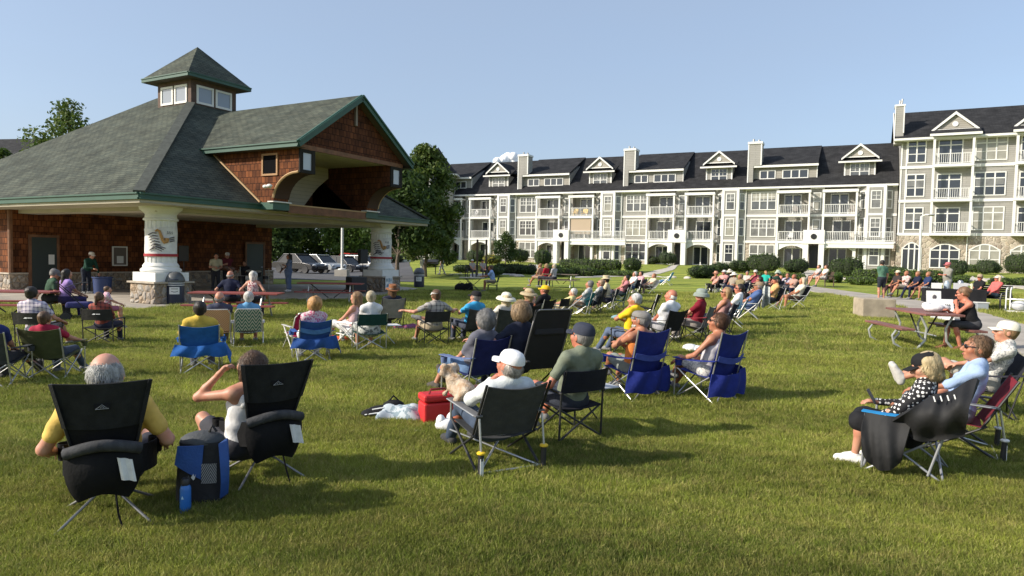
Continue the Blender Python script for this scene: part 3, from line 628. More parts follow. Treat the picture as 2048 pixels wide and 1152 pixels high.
    bb = MB(); bb.prism([(b0-.75, 0, .5), (b0, by, .5), (b1, by, .5), (b1+.75, 0, .5)], (0, 0, Z3-.5)); bay = bb.build('bay', siding, AB)
    bt = MB()
    for xx in (b0, b1): bt.box(xx-.14, xx+.14, by-.05, by+.12, .6, Z3)
    for zz in (Z1, Z2): bt.box(b0+.14, b1-.14, by-.04, by, zz-.12, zz+.12)
    bt.box(b0-.1, b1+.1, by-.03, by, Z3-.25, Z3-.02); bt.build('bay_trim', wtrim, bay)
    for z0, z1 in ((7.95, 9.65), (5.0, 6.8), (2.0, 3.9)):
        win(AB, b0+.4, b1-.4, z0, z1, by, 1, 1, grid=1)
        for sg, bx_ in ((1, b1), (-1, b0)):
            a_ = math.atan2(.65, .75)*sg; M_ = Matrix.Translation((bx_+sg*.39, by+.33, 0)) @ Matrix.Rotation(a_, 4, 'Z'); win(AB, -.26, .26, z0, z1, -.01, 1, 1, ang=M_)
    dsp = MB(); dsp.tube([(s0-.35, -.1, 1.2), (s0-.35, -.1, Z3)], .06, 6); dsp.build('downpipe', wtrim, AB)
# terrace sections and items
for s0, s1 in ((-14.3, -6.4), (15.4, 22.)):
    MB().box(s0, s1, -1.6, -1.17, Z1-.24, Z1+.02).build('terrace', wtrim, AB); railing(AB, s0+.05, s1-.05, -1.5, -1.2, Z1+.02, sides=False)
    MB().box(s0+.1, s1, -1.55, -1.3, 3.7, Z1-.24).build('terrace_beam', wtrim, AB)
MB().box(-14.1, -11.1, -1.0, -.96, 5.0, 7.0).build('sun_blind', mat('blind_beige', (.42, .33, .24), .8), AB)
# turret at the far end
tc_ = (-33.6, -1.6, 0)
MB().lathe([(2.55, .5), (2.55, 13.1)], tc_, 8).build('turret_wall', siding, AB); MB().lathe([(3.1, 13.1), (1.5, 14.9), (.02, 16.9)], tc_, 8).build('turret_roof', dark_roof, AB); MB().lathe([(3.14, 12.95), (3.14, 13.14)], tc_, 8).build('turret_trim', wtrim, AB)
for a in (-.39, .39, -1.18):
    M_ = Matrix.Translation(tc_) @ Matrix.Rotation(a, 4, 'Z')
    for z0, z1 in ((11, 12.6), (8, 9.6), (5, 6.6), (2, 3.8)): win(AB, -.5, .5, z0, z1, -2.37, 1, 1, ang=M_)
# ---- taller block
T0, T1 = 22.3, 46.
F = [1.4, 5.2, 8.55, 11.95, 14.75]
MB().box(T0, T1, 0, 12, F[1], F[4]).build('wall', siding, TB); MB().box(T0-.04, T1, -.06, 12, .5, F[1]-.15).build('stone_wall', fieldstone, TB)
bd = MB()
for z in F[1:4]: bd.box(T0-.05, T1, -.1, -.061, z-.17, z+.12)
for xx in (T0, T0+.45): bd.box(xx, xx+.13, -.05, 0, F[1]+.12, F[4])
bd.build('trim_band', wtrim, TB)
EY2 = -.9
rt_ = MB(); rt_.quad((T0-.7, EY2, 14.72), (T1, EY2, 14.72), (T1, 4.6, 18.35), (T0-.7, 4.6, 18.35)); rt_.quad((T0-.7, 4.6, 18.35), (T1, 4.6, 18.35), (T1, 12.9, 14.72), (T0-.7, 12.9, 14.72)); R2 = rt_.build('roof', dark_roof, TB)
MB().prism([(T0+.01, 0, 14.7), (T0+.01, 12, 14.7), (T0+.01, 4.6, 18.1)], (.1, 0, 0)).build('gable_wall', siding, TB)
MB().box(T0-.75, T1, EY2-.08, EY2, 14.55, 14.76).box(T0-.7, T1, EY2, 0, 14.52, 14.58).beam((T0-.72, EY2, 14.7), (T0-.72, 4.6, 18.33), .08, .22).build('eave_trim', wtrim, TB)
ch = MB().box(T0-.7, T0+.1, -.35, 1.0, 14.3, 18.1).build('chimney', siding, TB); MB().box(T0-.78, T0+.18, -.42, 1.08, 18.1, 18.28).box(T0-.74, T0-.64, -.39, -.35, 14.3, 18.1).box(T0+.04, T0+.14, -.39, -.35, 15.4, 18.1).build('chimney_trim', wtrim, ch)
MB().tube([(T0-.3, .3, 18.28), (T0-.3, .3, 18.8)], .1).tube([(T0-.15, .3, 18.28), (T0-.1, .3, 18.95)], .08).build('flue', pipe_m, ch)
for gm in (26.8, 33.5, 40.2):
    MB().prism([(gm-1.6, -.35, 15.5), (gm+1.6, -.35, 15.5), (gm, -.35, 16.95)], (0, .15, 0)).build('pediment', siding2, R2)
    w = MB(); w.box(gm-1.7, gm+1.7, -.5, -.36, 15.42, 15.52)
    for sg in (-1, 1): w.prism([(gm, -.6, 17.2), (gm+sg*2.0, -.6, 15.45), (gm+sg*2.0, -.6, 15.2), (gm, -.6, 16.9)], (0, .1, 0))
    w.lathe([(.26, 0), (.26, .06)], (0, 0, 0), 14)
    for i in range(len(w.v)-28, len(w.v)): vx, vy, vz = w.v[i]; w.v[i] = (gm+vx, -.36-vz, 16.0+vy)
    w.build('dormer_trim', wtrim, R2)
    q = MB()
    for sg in (-1, 1): q.prism([(gm, -.5, 17.2), (gm+sg*2., -.5, 15.45), (gm+sg*2., -.5, 15.38), (gm, -.5, 17.1)], (0, 4.5, 0))
    q.prism([(gm-2.1, -1.35, 14.95), (gm+2.1, -1.35, 14.95), (gm+2.1, .2, 15.9), (gm-2.1, .2, 15.9)], (0, 0, -.1)); q.build('dormer_roof', dark_roof, R2)
    MB().box(gm-2.15, gm+2.15, -1.43, -1.36, 14.75, 14.98).build('eave_trim', wtrim, TB)
for i, z in enumerate(F[1:4]):
    h = F[i+2]-z
    win(TB, 22.95, 24.4, z+.5, z+2.6, 0, 2, 1, trans=.5)
    for b0 in (25.1, 31.8, 38.5):
        b1 = b0+3.25; o = balcony(TB, b0, b1, z+.1, z+h-.2, dep=1.1, door=False)
        win(TB, b0+.5, b0+2.4, z+.15, z+2.55, 0, 2, 0, trans=.5)
        win(TB, b1+.35, b1+2.75, z+.5, z+2.6, 0, 3, 1, trans=.5)
win(TB, 22.85, 24.4, 1.6, 3.7, -.06, 3, 0, arch=.55)
for a in (25.3, 28.6, 31.9, 35.2, 38.5): win(TB, a, a+2.35, 1.9, 3.6, -.06, 3, 1, arch=.55)
dp = MB()
for xx in (28.3, 35.0): dp.tube([(xx, -.12, 1.2), (xx, -.12, F[1]-.2)], .05, 6)
dp.build('downpipe', wtrim, TB)
# far block behind the trees on the left
fb_ = Vector(atz(30, 300, 12)); kk = 95/fb_.y; d_ = ray(30, 300); fbp = Vector((d_[0]/d_[1]*105, 105, 0))
FBk = empty('apartment_building', fbp, rad(-12), 'far grey block with dark roof partly hidden behind trees at the left', 'apartment building')
MB().box(-20, 6, 0, 10, 0, 15.2).build('wall', siding, FBk)
MB().quad((-20.6, -.6, 15.2), (6.6, -.6, 15.2), (2, 5, 19.3), (-20.6, 5, 19.3)).quad((6.6, -.6, 15.2), (6.6, 10.6, 15.2), (2, 5, 19.3)).quad((-20.6, 5, 19.3), (2, 5, 19.3), (6.6, 10.6, 15.2), (-20.6, 10.6, 15.2)).build('roof', dark_roof, FBk)
MB().box(-20.6, 6.6, -.7, -.6, 15., 15.25).build('eave_trim', wtrim, FBk)
for a in (-6, -1.5, 2.8): win(FBk, a, a+2.2, 12.4, 14.4, 0, 2, 1)
# ------------------------------------------------------------------ trees, shrubs, grass
def leafmat(name, c1, c2, tr=.35):
    m = bpy.data.materials.new(name); m.use_nodes = True; L = m.node_tree.links; b = m.node_tree.nodes['Principled BSDF']
    ge = _n(m, 'ShaderNodeNewGeometry'); mx = _n(m, 'ShaderNodeMix', data_type='RGBA'); L.new(ge.outputs['Random Per Island'], mx.inputs[0])
    mx.inputs[6].default_value = (*c1, 1); mx.inputs[7].default_value = (*c2, 1); L.new(mx.outputs[2], b.inputs['Base Color'])
    b.inputs['Roughness'].default_value = .55; b.inputs['Specular IOR Level'].default_value = .3; MATS[name] = m; m.diffuse_color = (*c1, 1)
    t = _n(m, 'ShaderNodeBsdfTranslucent'); L.new(mx.outputs[2], t.inputs[0]); s = _n(m, 'ShaderNodeMixShader'); s.inputs[0].default_value = tr
    out = m.node_tree.nodes['Material Output']; L.new(b.outputs[0], s.inputs[1]); L.new(t.outputs[0], s.inputs[2]); L.new(s.outputs[0], out.inputs[0]); return m
leaf_green = leafmat('leaf_green', (.05, .095, .018), (.125, .165, .036)); leaf_dark = leafmat('leaf_dark', (.035, .07, .016), (.085, .13, .03))
leaf_box = leafmat('leaf_box', (.07, .12, .022), (.12, .175, .035), .3); leaf_yew = leafmat('leaf_yew', (.035, .065, .02), (.07, .11, .03), .25)
leaf_gold = leafmat('leaf_gold', (.3, .26, .03), (.2, .2, .03)); leaf_red = leafmat('leaf_red', (.16, .02, .03), (.08, .02, .03))
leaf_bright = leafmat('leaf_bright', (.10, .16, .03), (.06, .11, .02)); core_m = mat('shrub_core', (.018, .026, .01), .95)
flower = mat('white_flower', (.75, .72, .68), .7)
bark = mat('bark', (.13, .10, .075), .9, var=.4, vs=8., bump=.6, bs=30)
def leaves(name, C_, N_, size, m, parent, rng, asp=.6, flat=.0):
    """C_ centres, N_ preferred normals -> one mesh of small bent leaf faces"""
    n = len(C_); r1 = rng.normal(size=(n, 3)); nn = N_*.9+r1*.75; nn /= np.linalg.norm(nn, axis=1, keepdims=True)+1e-9
    a = np.cross(nn, rng.normal(size=(n, 3))); a /= np.linalg.norm(a, axis=1, keepdims=True)+1e-9; b = np.cross(nn, a)
    s = (size*rng.uniform(.6, 1.3, n))[:, None]; a = a*s; b = b*s*asp; k = nn*s*.22
    V = np.stack([C_-a-k*.6, C_-b*.9+k*.2, C_+a*1.05-k*.6, C_+b*.9+k*.2], 1).reshape(-1, 3)
    return rawmesh(name, V, np.arange(4*n).reshape(n, 4), m, parent, smooth=False)
def lobes_points(lobes, n, rng, shell=.35, jit=.05):
    L = np.array(lobes, float); A = L[:, 3]*L[:, 4]+L[:, 4]*L[:, 5]+L[:, 3]*L[:, 5]; pick = rng.choice(len(L), n, p=A/A.sum())
    d = rng.normal(size=(n, 3)); d /= np.linalg.norm(d, axis=1, keepdims=True)
    rr = 1-shell*rng.random(n)**1.6+rng.normal(size=n)*jit
    return L[pick, :3]+d*rr[:, None]*L[pick, 3:6], d
def tree(px, py, h, w, label, m, n=9000, leaf=.16, trunk_h=.25, nl=26, seed=1, group=None, kind='deciduous_tree', depth=None, cat='tree', z=None, yr=1.):
    rng = np.random.default_rng(seed)
    if depth: d = ray(px, 540); loc = Vector((d[0]/d[1]*depth, depth, 0)); loc.z = T(loc.x, loc.y) if z is None else z
    else: loc = G(px, py)
    root = empty(kind, loc, 0, label, cat, group)
    tr = MB(); r0 = max(.05, h*.019); th = h*trunk_h
    tr.tube([(0, 0, -.2), (.02*h*rng.normal()*.3, .01*h, th*.6), (.01*h, 0, th), (0, .01*h, h*.62), (.01*h, 0, h*.9)], r0, 8, r1=r0*.2)
    lob = []
    for i in range(nl):
        f = (i+.5)/nl; zc = th+(h-th)*(f**.9*.93); prof = math.sin(math.pi*min(1, .18+.82*f)**.85)**.7 if yr == 1 else (1-f)**.8+.08
        a = i*2.4+rng.normal()*.4; R = w/2*prof*rng.uniform(.35, .78); lr = w*.5*(.30+.22*rng.random())*(.5+.5*prof)
        c = (R*math.cos(a), R*math.sin(a), zc); lob.append((*c, lr, lr, lr*rng.uniform(.6, .85)))
        if i % 2 == 0: tr.tube([(0, 0, max(th*.8, zc-R*.8-.2*h*.1)), (c[0]*.5, c[1]*.5, zc-R*.25), c], r0*.35, 5, r1=r0*.06)
    tr.build('trunk', bark, root, True)
    P_, N_ = lobes_points(lob, n, rng, .75); leaves('crown', P_, N_, leaf, m, root, rng)
    return root
def shrub(px, py, w, h, label, m, n=1500, leaf=.06, seed=0, flat=False, group=None, kind='shrub', d=None, dome=.5, flowers=0):
    """rounded shrub: dark inner core plus a coat of small leaves. py = base pixel"""
    rng = np.random.default_rng(seed+int(px)); loc = G(px, py); k_ = min(1.1, loc.y/74); w *= k_; h *= k_*.88; d = d*k_ if d else None; leaf *= .45+.55*k_; root = empty(kind, loc, rng.uniform(0, 3) if not flat else -CA, label, 'shrub' if kind == 'shrub' else 'hedge', group)
    dd = d or w; lob = []
    if flat:
        k = max(3, int(w/(h*.34)))
        for i in range(k): lob.append(((i+.5)/k*w-w/2, rng.normal()*.03, h*.47, w/k*1.25, dd/2, h*.52+rng.normal()*.03))
    else:
        for i in range(9): a = i*2.4; R = .28*(i > 0); lob.append((R*w*math.cos(a)*(.6+.4*rng.random()), R*dd*math.sin(a), h*(dome-.05+.12*rng.random()), w*rng.uniform(.20, .31), dd*.27, h*rng.uniform(.36, .5)))
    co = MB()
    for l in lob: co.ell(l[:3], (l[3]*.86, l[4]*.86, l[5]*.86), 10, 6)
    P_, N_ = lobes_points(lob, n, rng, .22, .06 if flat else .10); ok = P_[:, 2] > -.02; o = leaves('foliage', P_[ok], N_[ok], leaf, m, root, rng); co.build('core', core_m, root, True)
    if flowers:
        q = rng.choice(len(P_), flowers); f = MB()
        for i in q: c = P_[i]; f.ell(c*1.03, (.05*k_, .05*k_, .04*k_), 5, 3)
        f.build('flowers', flower, root)
    return root
tree(850, 545, 10., 5.6, 'large leafy shade tree beyond the pavilion corner, in front of the turret', leaf_green, 12500, .17, .13, 34, 4, depth=50)
tree(795, 545, 8.5, 6.0, 'dark spreading tree close behind the far white column', leaf_dark, 9000, .17, .25, 28, 5, depth=47)
tree(1010, 547, 3.4, 2.3, 'young thin-stemmed tree on the lawn before the left balconies', leaf_dark, 2600, .09, .32, 16, 6)
for i, (x, dp, h, w, lb, m) in enumerate(((575, 88, 10, 9, 'dark bushy tree behind the white van under the roof', leaf_dark), (640, 92, 9, 8, 'dense dark tree in the middle beyond the car park', leaf_dark), (700, 84, 9.5, 8.5, 'bright green tree beside the white pole behind the cars', leaf_bright), (745, 96, 10, 9, 'deep green tree left of the far column beyond the cars', leaf_green), (545, 80, 9, 7, 'shadowy tree beside the wall edge behind the drums', leaf_dark))):
    tree(x, 0, h, w, lb, m, 6500, .26, .1, 24, 20+i, 'trees beyond the car park', depth=dp)
tree(140, 0, 18., 11, 'tall tree with feathery top rising over the left roof slope', leaf_green, 8000, .22, .2, 30, 31, depth=75)
tree(84, 0, 14.4, 4.5, 'smaller tree left of the feathery tall tree over the roof', leaf_dark, 4000, .22, .2, 22, 32, depth=78)
tree(12, 0, 12.4, 5, 'dark tree at the left picture edge before the far block', leaf_dark, 4500, .22, .2, 24, 33, depth=72)
SH = [ # px, base py, width, height, material, leaves, label, kind, flowers
 (1120,553,4.6,1.15,leaf_box,2600,'low clipped green mound at the lawn edge before the arches','shrub',0),(1165,553,3.4,1.35,leaf_box,2200,'rounded clipped box mound beside the long low hedge','shrub',0),
 (1230,552,5.6,.75,leaf_box,2400,'long low clipped hedge behind the seated trio','hedge',0),(1180,541,6.5,1.5,leaf_box,3000,'broad rounded hedge beneath the terrace of red flowers','hedge',0),
 (1265,545,3.2,1.8,leaf_dark,2200,'loose dark bush in front of the fieldstone terrace wall','shrub',10),(1335,533,2.1,1.7,leaf_yew,1500,'dark round yew left of the middle entrance','shrub',0),
 (1305,531,2.2,1.0,leaf_dark,1000,'grey-green low bush left of the round yew','shrub',0),(1405,556,5.2,1.55,leaf_yew,3600,'large dark feathery juniper mound near the blue empty chair','shrub',0),
 (1440,545,2.5,1.2,leaf_yew,1500,'small yew behind the dark juniper mound','shrub',0),(1480,545,3.,1.5,leaf_dark,1700,'mid-sized bush under the bay window right of the juniper','shrub',0),
 (1525,547,4.4,2.5,leaf_dark,3600,'tall rhododendron bush with few white blooms behind the hats','shrub',16),(1595,547,3.4,1.8,leaf_yew,2200,'dark dome yew left of the right entrance','shrub',0),
 (1560,560,4.8,.9,leaf_box,2000,'low hedge behind the hatted back row','hedge',0),(1690,556,3.6,2.5,leaf_dark,3200,'tall dark bush right of the right entrance','shrub',8),
 (1665,565,3.2,1.3,leaf_bright,2200,'leafy hosta bed beside the path bench','shrub',0),(1720,570,4.,1.15,leaf_box,2300,'low clipped mound left of the standing green shirt','shrub',0),
 (1745,566,3.2,1.8,leaf_box,2200,'clipped box block directly behind the green shirt man','hedge',0),(1815,566,6.4,1.75,leaf_box,4200,'long tall clipped hedge behind the bench group','hedge',0),
 (1905,566,2.6,1.0,leaf_box,1600,'low hedge right of the man with folded arms','hedge',0),(1915,549,2.2,2.0,leaf_yew,1700,'dark pointed yew under the first arched window','shrub',0),
 (1975,549,2.6,1.8,leaf_yew,1800,'spreading yew under the second arched window','shrub',0),(1945,551,2.2,1.1,leaf_box,1400,'round clipped ball left of the paler boulder','shrub',0),
 (1985,552,2.,1.1,leaf_box,1400,'round clipped ball between two arched windows','shrub',0),(2035,553,3.4,2.6,leaf_dark,2600,'big dark shrub at the right edge by the last arch','shrub',0),
 (2030,574,4.4,1.2,leaf_box,2300,'clipped hedge at the right edge above the hand trolley','hedge',0),(1085,531,3.8,2.0,leaf_dark,2600,'dark spreading maple-like bush before the left arches','shrub',0),
 (1040,526,3.,1.8,leaf_dark,1800,'dark bush beneath the left triple window','shrub',0),(985,529,2.6,1.3,leaf_gold,1500,'golden yellow shrub behind the twin posts','shrub',0),
 (950,527,2.6,1.6,leaf_dark,1500,'dark shrub left of the golden shrub','shrub',0),(1030,548,4.4,1.3,leaf_yew,2400,'dark low hedge behind the young thin-stemmed tree','hedge',0),
 (990,552,3.2,1.3,leaf_dark,2000,'round dark bush beside the twin posts','shrub',0),(925,545,3.,1.0,leaf_yew,1700,'low dark mound behind the lying cyclist','shrub',0),
 (885,523,3.4,1.4,leaf_box,1700,'clipped mound before the stone turret base','shrub',0),(860,534,3.2,.9,leaf_yew,1500,'flat dark mound behind the pale walker','shrub',0),
 (1180,526,2.,1.3,leaf_red,1200,'crimson leaved shrub below the terrace','shrub',0),(1790,556,2.8,1.2,leaf_yew,1400,'dark shrub under the arched entrance','shrub',0),(790,530,4.,1.,leaf_dark,1500,'low bush row behind the far column','shrub',6),(1105,545,2.4,1.0,leaf_bright,1200,'small bright fern clump beside the pale path','shrub',0)]
for i, (x, y, w, h, m, n, lb, kd, fl) in enumerate(SH):
    shrub(x, y, w, h, lb, m, int(n*1.3), .075 if m is not leaf_bright else .11, i, flat=(kd == 'hedge'), group='garden hedges' if kd == 'hedge' else 'garden shrubs', kind=kd, d=min(w, 1.8), flowers=fl)
def rocks(px, py, n, w, label, seed):
    rng = random.Random(seed); p = G(px, py); m = MB()
    for i in range(n): m.ell((rng.uniform(-w, w), rng.uniform(-.3, .3), .04), (rng.uniform(.15, .45), .15, rng.uniform(.06, .16)), 7, 5)
    o = m.build('edging_stones', mat('pale_stone', (.55, .5, .45), .9, var=.2, vs=4.), None, True); o.location = p; o.rotation_euler = (0, 0, -CA); o['kind'] = 'stuff'; o['label'] = label; o['category'] = 'stones'
for k, (x, y, n, w, lb) in enumerate(((1040,553,7,1.5,'pale edging stones by the young tree'),(1345,556,9,2.2,'pale edging stones behind the empty blue chair'),(1695,561,10,1.6,'white flat stones by the path bench'),(1905,571,8,1.6,'pale stones behind the drinks table'),(2035,577,8,1.5,'pale stones behind the hand trolley'))): rocks(x, y, n, w, lb, k)
# grass blades near the camera: tufts scattered on the lawn (one object)
def inside(P_, poly):
    x, y = P_[:, 0], P_[:, 1]; r = np.zeros(len(P_), bool); q = np.array(poly)
    for (x0, y0), (x1, y1) in zip(q, np.roll(q, -1, 0)):
        c = ((y0 > y) != (y1 > y)) & (x < (x1-x0)*(y-y0)/(y1-y0+1e-12)+x0); r ^= c
    return r
def tuft(n, h, r, seed):
    rng = np.random.default_rng(seed); V = []; Q = []
    for i in range(n):
        a = rng.uniform(0, 6.28); b = r*math.sqrt(rng.random()); x, y = b*math.cos(a), b*math.sin(a); hh = h*rng.uniform(.55, 1.15); lean = rng.normal(size=2)*hh*.42; w = rng.uniform(.0016, .0034); c, s = math.cos(a*3), math.sin(a*3); k = len(V)
        V += [(x-w*c, y-w*s, 0), (x+w*c, y+w*s, 0), (x+w*.7*c+lean[0]*.4, y+w*.7*s+lean[1]*.4, hh*.6), (x-w*.7*c+lean[0]*.4, y-w*.7*s+lean[1]*.4, hh*.6), (x+lean[0], y+lean[1], hh)]
        Q += [(k, k+1, k+2, k+3), (k+3, k+2, k+4)]
    return V, Q
grass_m = groundmat('grass_blades', (.33, .37, .056), (.14, .20, .027), (.46, .42, .11), .65, .28)
pts = []; scl = []
for d0, d1, den, sc in ((2.2, 5, 900, 1.), (5, 8, 520, 1.15), (8, 13, 230, 1.5), (13, 21, 75, 2.1), (21, 34, 22, 3.0)):
    A = 2*.82*d1*(d1-d0); n = int(A*den); X = RNG.uniform(-.82*d1, .82*d1, n); Y = RNG.uniform(d0, d1, n); ok = np.abs(X) < .80*Y+.3; X, Y = X[ok], Y[ok]
    pts.append(np.stack([X, Y, Tv(X, Y)-.004], 1)); scl.append(np.full(len(X), sc))
pts = np.concatenate(pts); scl = np.concatenate(scl); bad = np.zeros(len(pts), bool)
for poly in MASK: bad |= inside(pts, poly)
pts = pts[~bad]; scl = scl[~bad]
me = bpy.data.meshes.new('grass'); me.vertices.add(len(pts)); me.vertices.foreach_set('co', pts.astype(np.float32).ravel())
at = me.attributes.new('size', 'FLOAT', 'POINT'); at.data.foreach_set('value', (scl*RNG.uniform(.75, 1.25, len(scl))).astype(np.float32))
grass = bpy.data.objects.new('grass', me); COL.objects.link(grass); grass['kind'] = 'stuff'; grass['label'] = 'short mown green lawn grass in the foreground'; grass['category'] = 'grass'
tm = bpy.data.meshes.new('grass_tuft'); v_, q_ = tuft(34, .045, .07, 3); tm.from_pydata(v_, [], q_); tm.materials.append(grass_m); tob = bpy.data.objects.new('grass_tuft', tm)
ng = bpy.data.node_groups.new('grass_scatter', 'GeometryNodeTree'); ng.interface.new_socket('Geometry', in_out='INPUT', socket_type='NodeSocketGeometry'); ng.interface.new_socket('Geometry', in_out='OUTPUT', socket_type='NodeSocketGeometry')
N = ng.nodes; gi = N.new('NodeGroupInput'); go = N.new('NodeGroupOutput'); m2p = N.new('GeometryNodeMeshToPoints'); iop = N.new('GeometryNodeInstanceOnPoints'); oi = N.new('GeometryNodeObjectInfo'); oi.inputs[0].default_value = tob
rv = N.new('FunctionNodeRandomValue'); rv.data_type = 'FLOAT_VECTOR'; rv.inputs[0].default_value = (-.15, -.15, 0); rv.inputs[1].default_value = (.15, .15, 6.28)
na = N.new('GeometryNodeInputNamedAttribute'); na.data_type = 'FLOAT'; na.inputs[0].default_value = 'size'
ng.links.new(gi.outputs[0], m2p.inputs[0]); ng.links.new(m2p.outputs[0], iop.inputs['Points']); ng.links.new(oi.outputs['Geometry'], iop.inputs['Instance']); ng.links.new(rv.outputs[0], iop.inputs['Rotation']); ng.links.new(na.outputs[0], iop.inputs['Scale']); ng.links.new(iop.outputs[0], go.inputs[0])
gm_ = grass.modifiers.new('scatter', 'NODES'); gm_.node_group = ng
# ------------------------------------------------------------------ figures: one continuous surface per body, grown from a signed distance field
def surfnet(prims, h, wr=0., seed=0):
    los, his = [], []
    for p in prims:
        if p[0] == 'c': a, b, r = p[1], p[2], max(p[3], p[4]); los.append(np.minimum(a, b)-r); his.append(np.maximum(a, b)+r)
        else: r = max(p[2]); los.append(p[1]-r); his.append(p[1]+r)
    m = 4*h+.02; lo = np.min(los, 0)-m; hi = np.max(his, 0)+m; n = np.ceil((hi-lo)/h).astype(int)+1
    D = np.full(n, 1., np.float32); ax = [lo[i]+h*np.arange(n[i]) for i in range(3)]
    for p, l, u in zip(prims, los, his):
        k = p[-1]; mg = max(3*h, k*1.05)
        i0 = np.maximum(0, np.floor((l-mg-lo)/h).astype(int)); i1 = np.minimum(n, np.ceil((u+mg-lo)/h).astype(int)+1)
        sl = tuple(slice(a, b) for a, b in zip(i0, i1))
        X = ax[0][sl[0]][:, None, None]; Y = ax[1][sl[1]][None, :, None]; Z = ax[2][sl[2]][None, None, :]
        if p[0] == 'c':
            a, b = p[1], p[2]; d = b-a; L2 = max(1e-9, d@d)
            t = np.clip(((X-a[0])*d[0]+(Y-a[1])*d[1]+(Z-a[2])*d[2])/L2, 0, 1)
            dist = np.sqrt((X-a[0]-t*d[0])**2+(Y-a[1]-t*d[1])**2+(Z-a[2]-t*d[2])**2)-(p[3]+(p[4]-p[3])*t)
        else:
            c, r, R = p[1], np.array(p[2]), p[3]; x, y, z = X-c[0], Y-c[1], Z-c[2]
            q = [(R[0, i]*x+R[1, i]*y+R[2, i]*z) for i in range(3)]
            k0 = np.sqrt(sum((q[i]/r[i])**2 for i in range(3))); k1 = np.sqrt(sum((q[i]/r[i]**2)**2 for i in range(3)))+1e-9; dist = k0*(k0-1)/k1
        o = D[sl]; hh = np.clip(.5+.5*(o-dist)/k, 0, 1); hh = np.where(o > .9, 0, hh)
        D[sl] = np.where(o > .9, np.minimum(o, dist), o*(1-hh)+dist*hh-k*hh*(1-hh))
    if wr:
        X, Y, Z = ax[0][:, None, None], ax[1][None, :, None], ax[2][None, None, :]; s = seed
        D += (wr*(np.sin(31*X+13*Z+s)*np.sin(27*Y-17*Z+2*s)+.6*np.sin(53*Z+19*X-s)*np.sin(41*X+23*Y+s))).astype(np.float32)
    S = D < 0; nx, ny, nz = n; acc = np.zeros((nx-1, ny-1, nz-1, 3), np.float32); cnt = np.zeros((nx-1, ny-1, nz-1), np.float32); edges = []
    for axi in range(3):
        sa = [slice(None)]*3; sb = [slice(None)]*3; sa[axi] = slice(0, -1); sb[axi] = slice(1, None)
        A, B = D[tuple(sa)], D[tuple(sb)]; cr = S[tuple(sa)] != S[tuple(sb)]; I = np.argwhere(cr); da, db = A[cr], B[cr]; t = da/(da-db+1e-12)
        P = I.astype(np.float32); P[:, axi] += t; o1, o2 = [i for i in range(3) if i != axi]
        for a in (0, 1):
            for b in (0, 1):
                J = I.copy(); J[:, o1] -= a; J[:, o2] -= b; ok = (J >= 0).all(1) & (J < np.array(cnt.shape)).all(1); J = J[ok]
                np.add.at(acc, tuple(J.T), P[ok]); np.add.at(cnt, tuple(J.T), 1)
        edges.append((axi, I, da < 0))
    cells = np.argwhere(cnt > 0); idm = np.full(cnt.shape, -1, np.int64); idm[tuple(cells.T)] = np.arange(len(cells))
    V = acc[tuple(cells.T)]/cnt[tuple(cells.T)][:, None]*h+lo; Q = []
    for axi, I, neg in edges:
        o1, o2 = (axi+1) % 3, (axi+2) % 3; q = []
        for a, b in ((0, 0), (1, 0), (1, 1), (0, 1)):
            J = I.copy(); J[:, o1] -= a; J[:, o2] -= b; J = np.clip(J, 0, np.array(cnt.shape)-1); q.append(idm[tuple(J.T)])
        q = np.stack(q, 1); q = np.where(neg[:, None], q, q[:, ::-1]); Q.append(q[(q >= 0).all(1)])
    return V, np.concatenate(Q)
def fab(c, rough=.85):
    return mat('cloth_%d_%d_%d' % tuple(int(x*255) for x in c), tuple(c), rough, var=.16, vs=9., bump=.7, bs=16., spec=.25)
def skinmat(t):
    c = {'pale': (.56, .33, .24), 'fair': (.50, .27, .18), 'tan': (.40, .19, .11), 'red': (.48, .20, .13), 'dark': (.12, .06, .04)}[t]
    return mat('skin_'+t, c, .5, var=.14, vs=14., spec=.4, col2=(c[0]*.95, c[1]*.72, c[2]*.68))
def hairmat(c): return mat('hair_%d_%d_%d' % tuple(int(x*255) for x in c), tuple(c), .5, var=.45, vs=26., bump=.8, bs=70., spec=.35, stretch=(1, 1, .35))
V3 = lambda *a: np.array(a, float)
EYE = np.eye(3)
def rotm(yaw=0, pitch=0, roll=0): return np.array(Matrix.Rotation(rad(yaw), 3, 'Z') @ Matrix.Rotation(rad(pitch), 3, 'X') @ Matrix.Rotation(rad(roll), 3, 'Y'))
def cap(a, b, r0, r1=None, k=.03): return ('c', np.array(a, float), np.array(b, float), r0, r0 if r1 is None else r1, k)
def ell(c, r, R=EYE, k=.03): return ('e', np.array(c, float), r, R, k)
def ik(a, b, l1, l2, pole):
    d = b-a; L = np.linalg.norm(d)
    if L > (l1+l2)*.985: b = a+d/L*(l1+l2)*.985; d = b-a; L = np.linalg.norm(d)
    x = (l1*l1-l2*l2+L*L)/(2*L); hgt = math.sqrt(max(1e-6, l1*l1-x*x)); n = d/L; p = pole-n*(pole@n); p /= np.linalg.norm(p)+1e-9
    return a+n*x+p*hgt, b
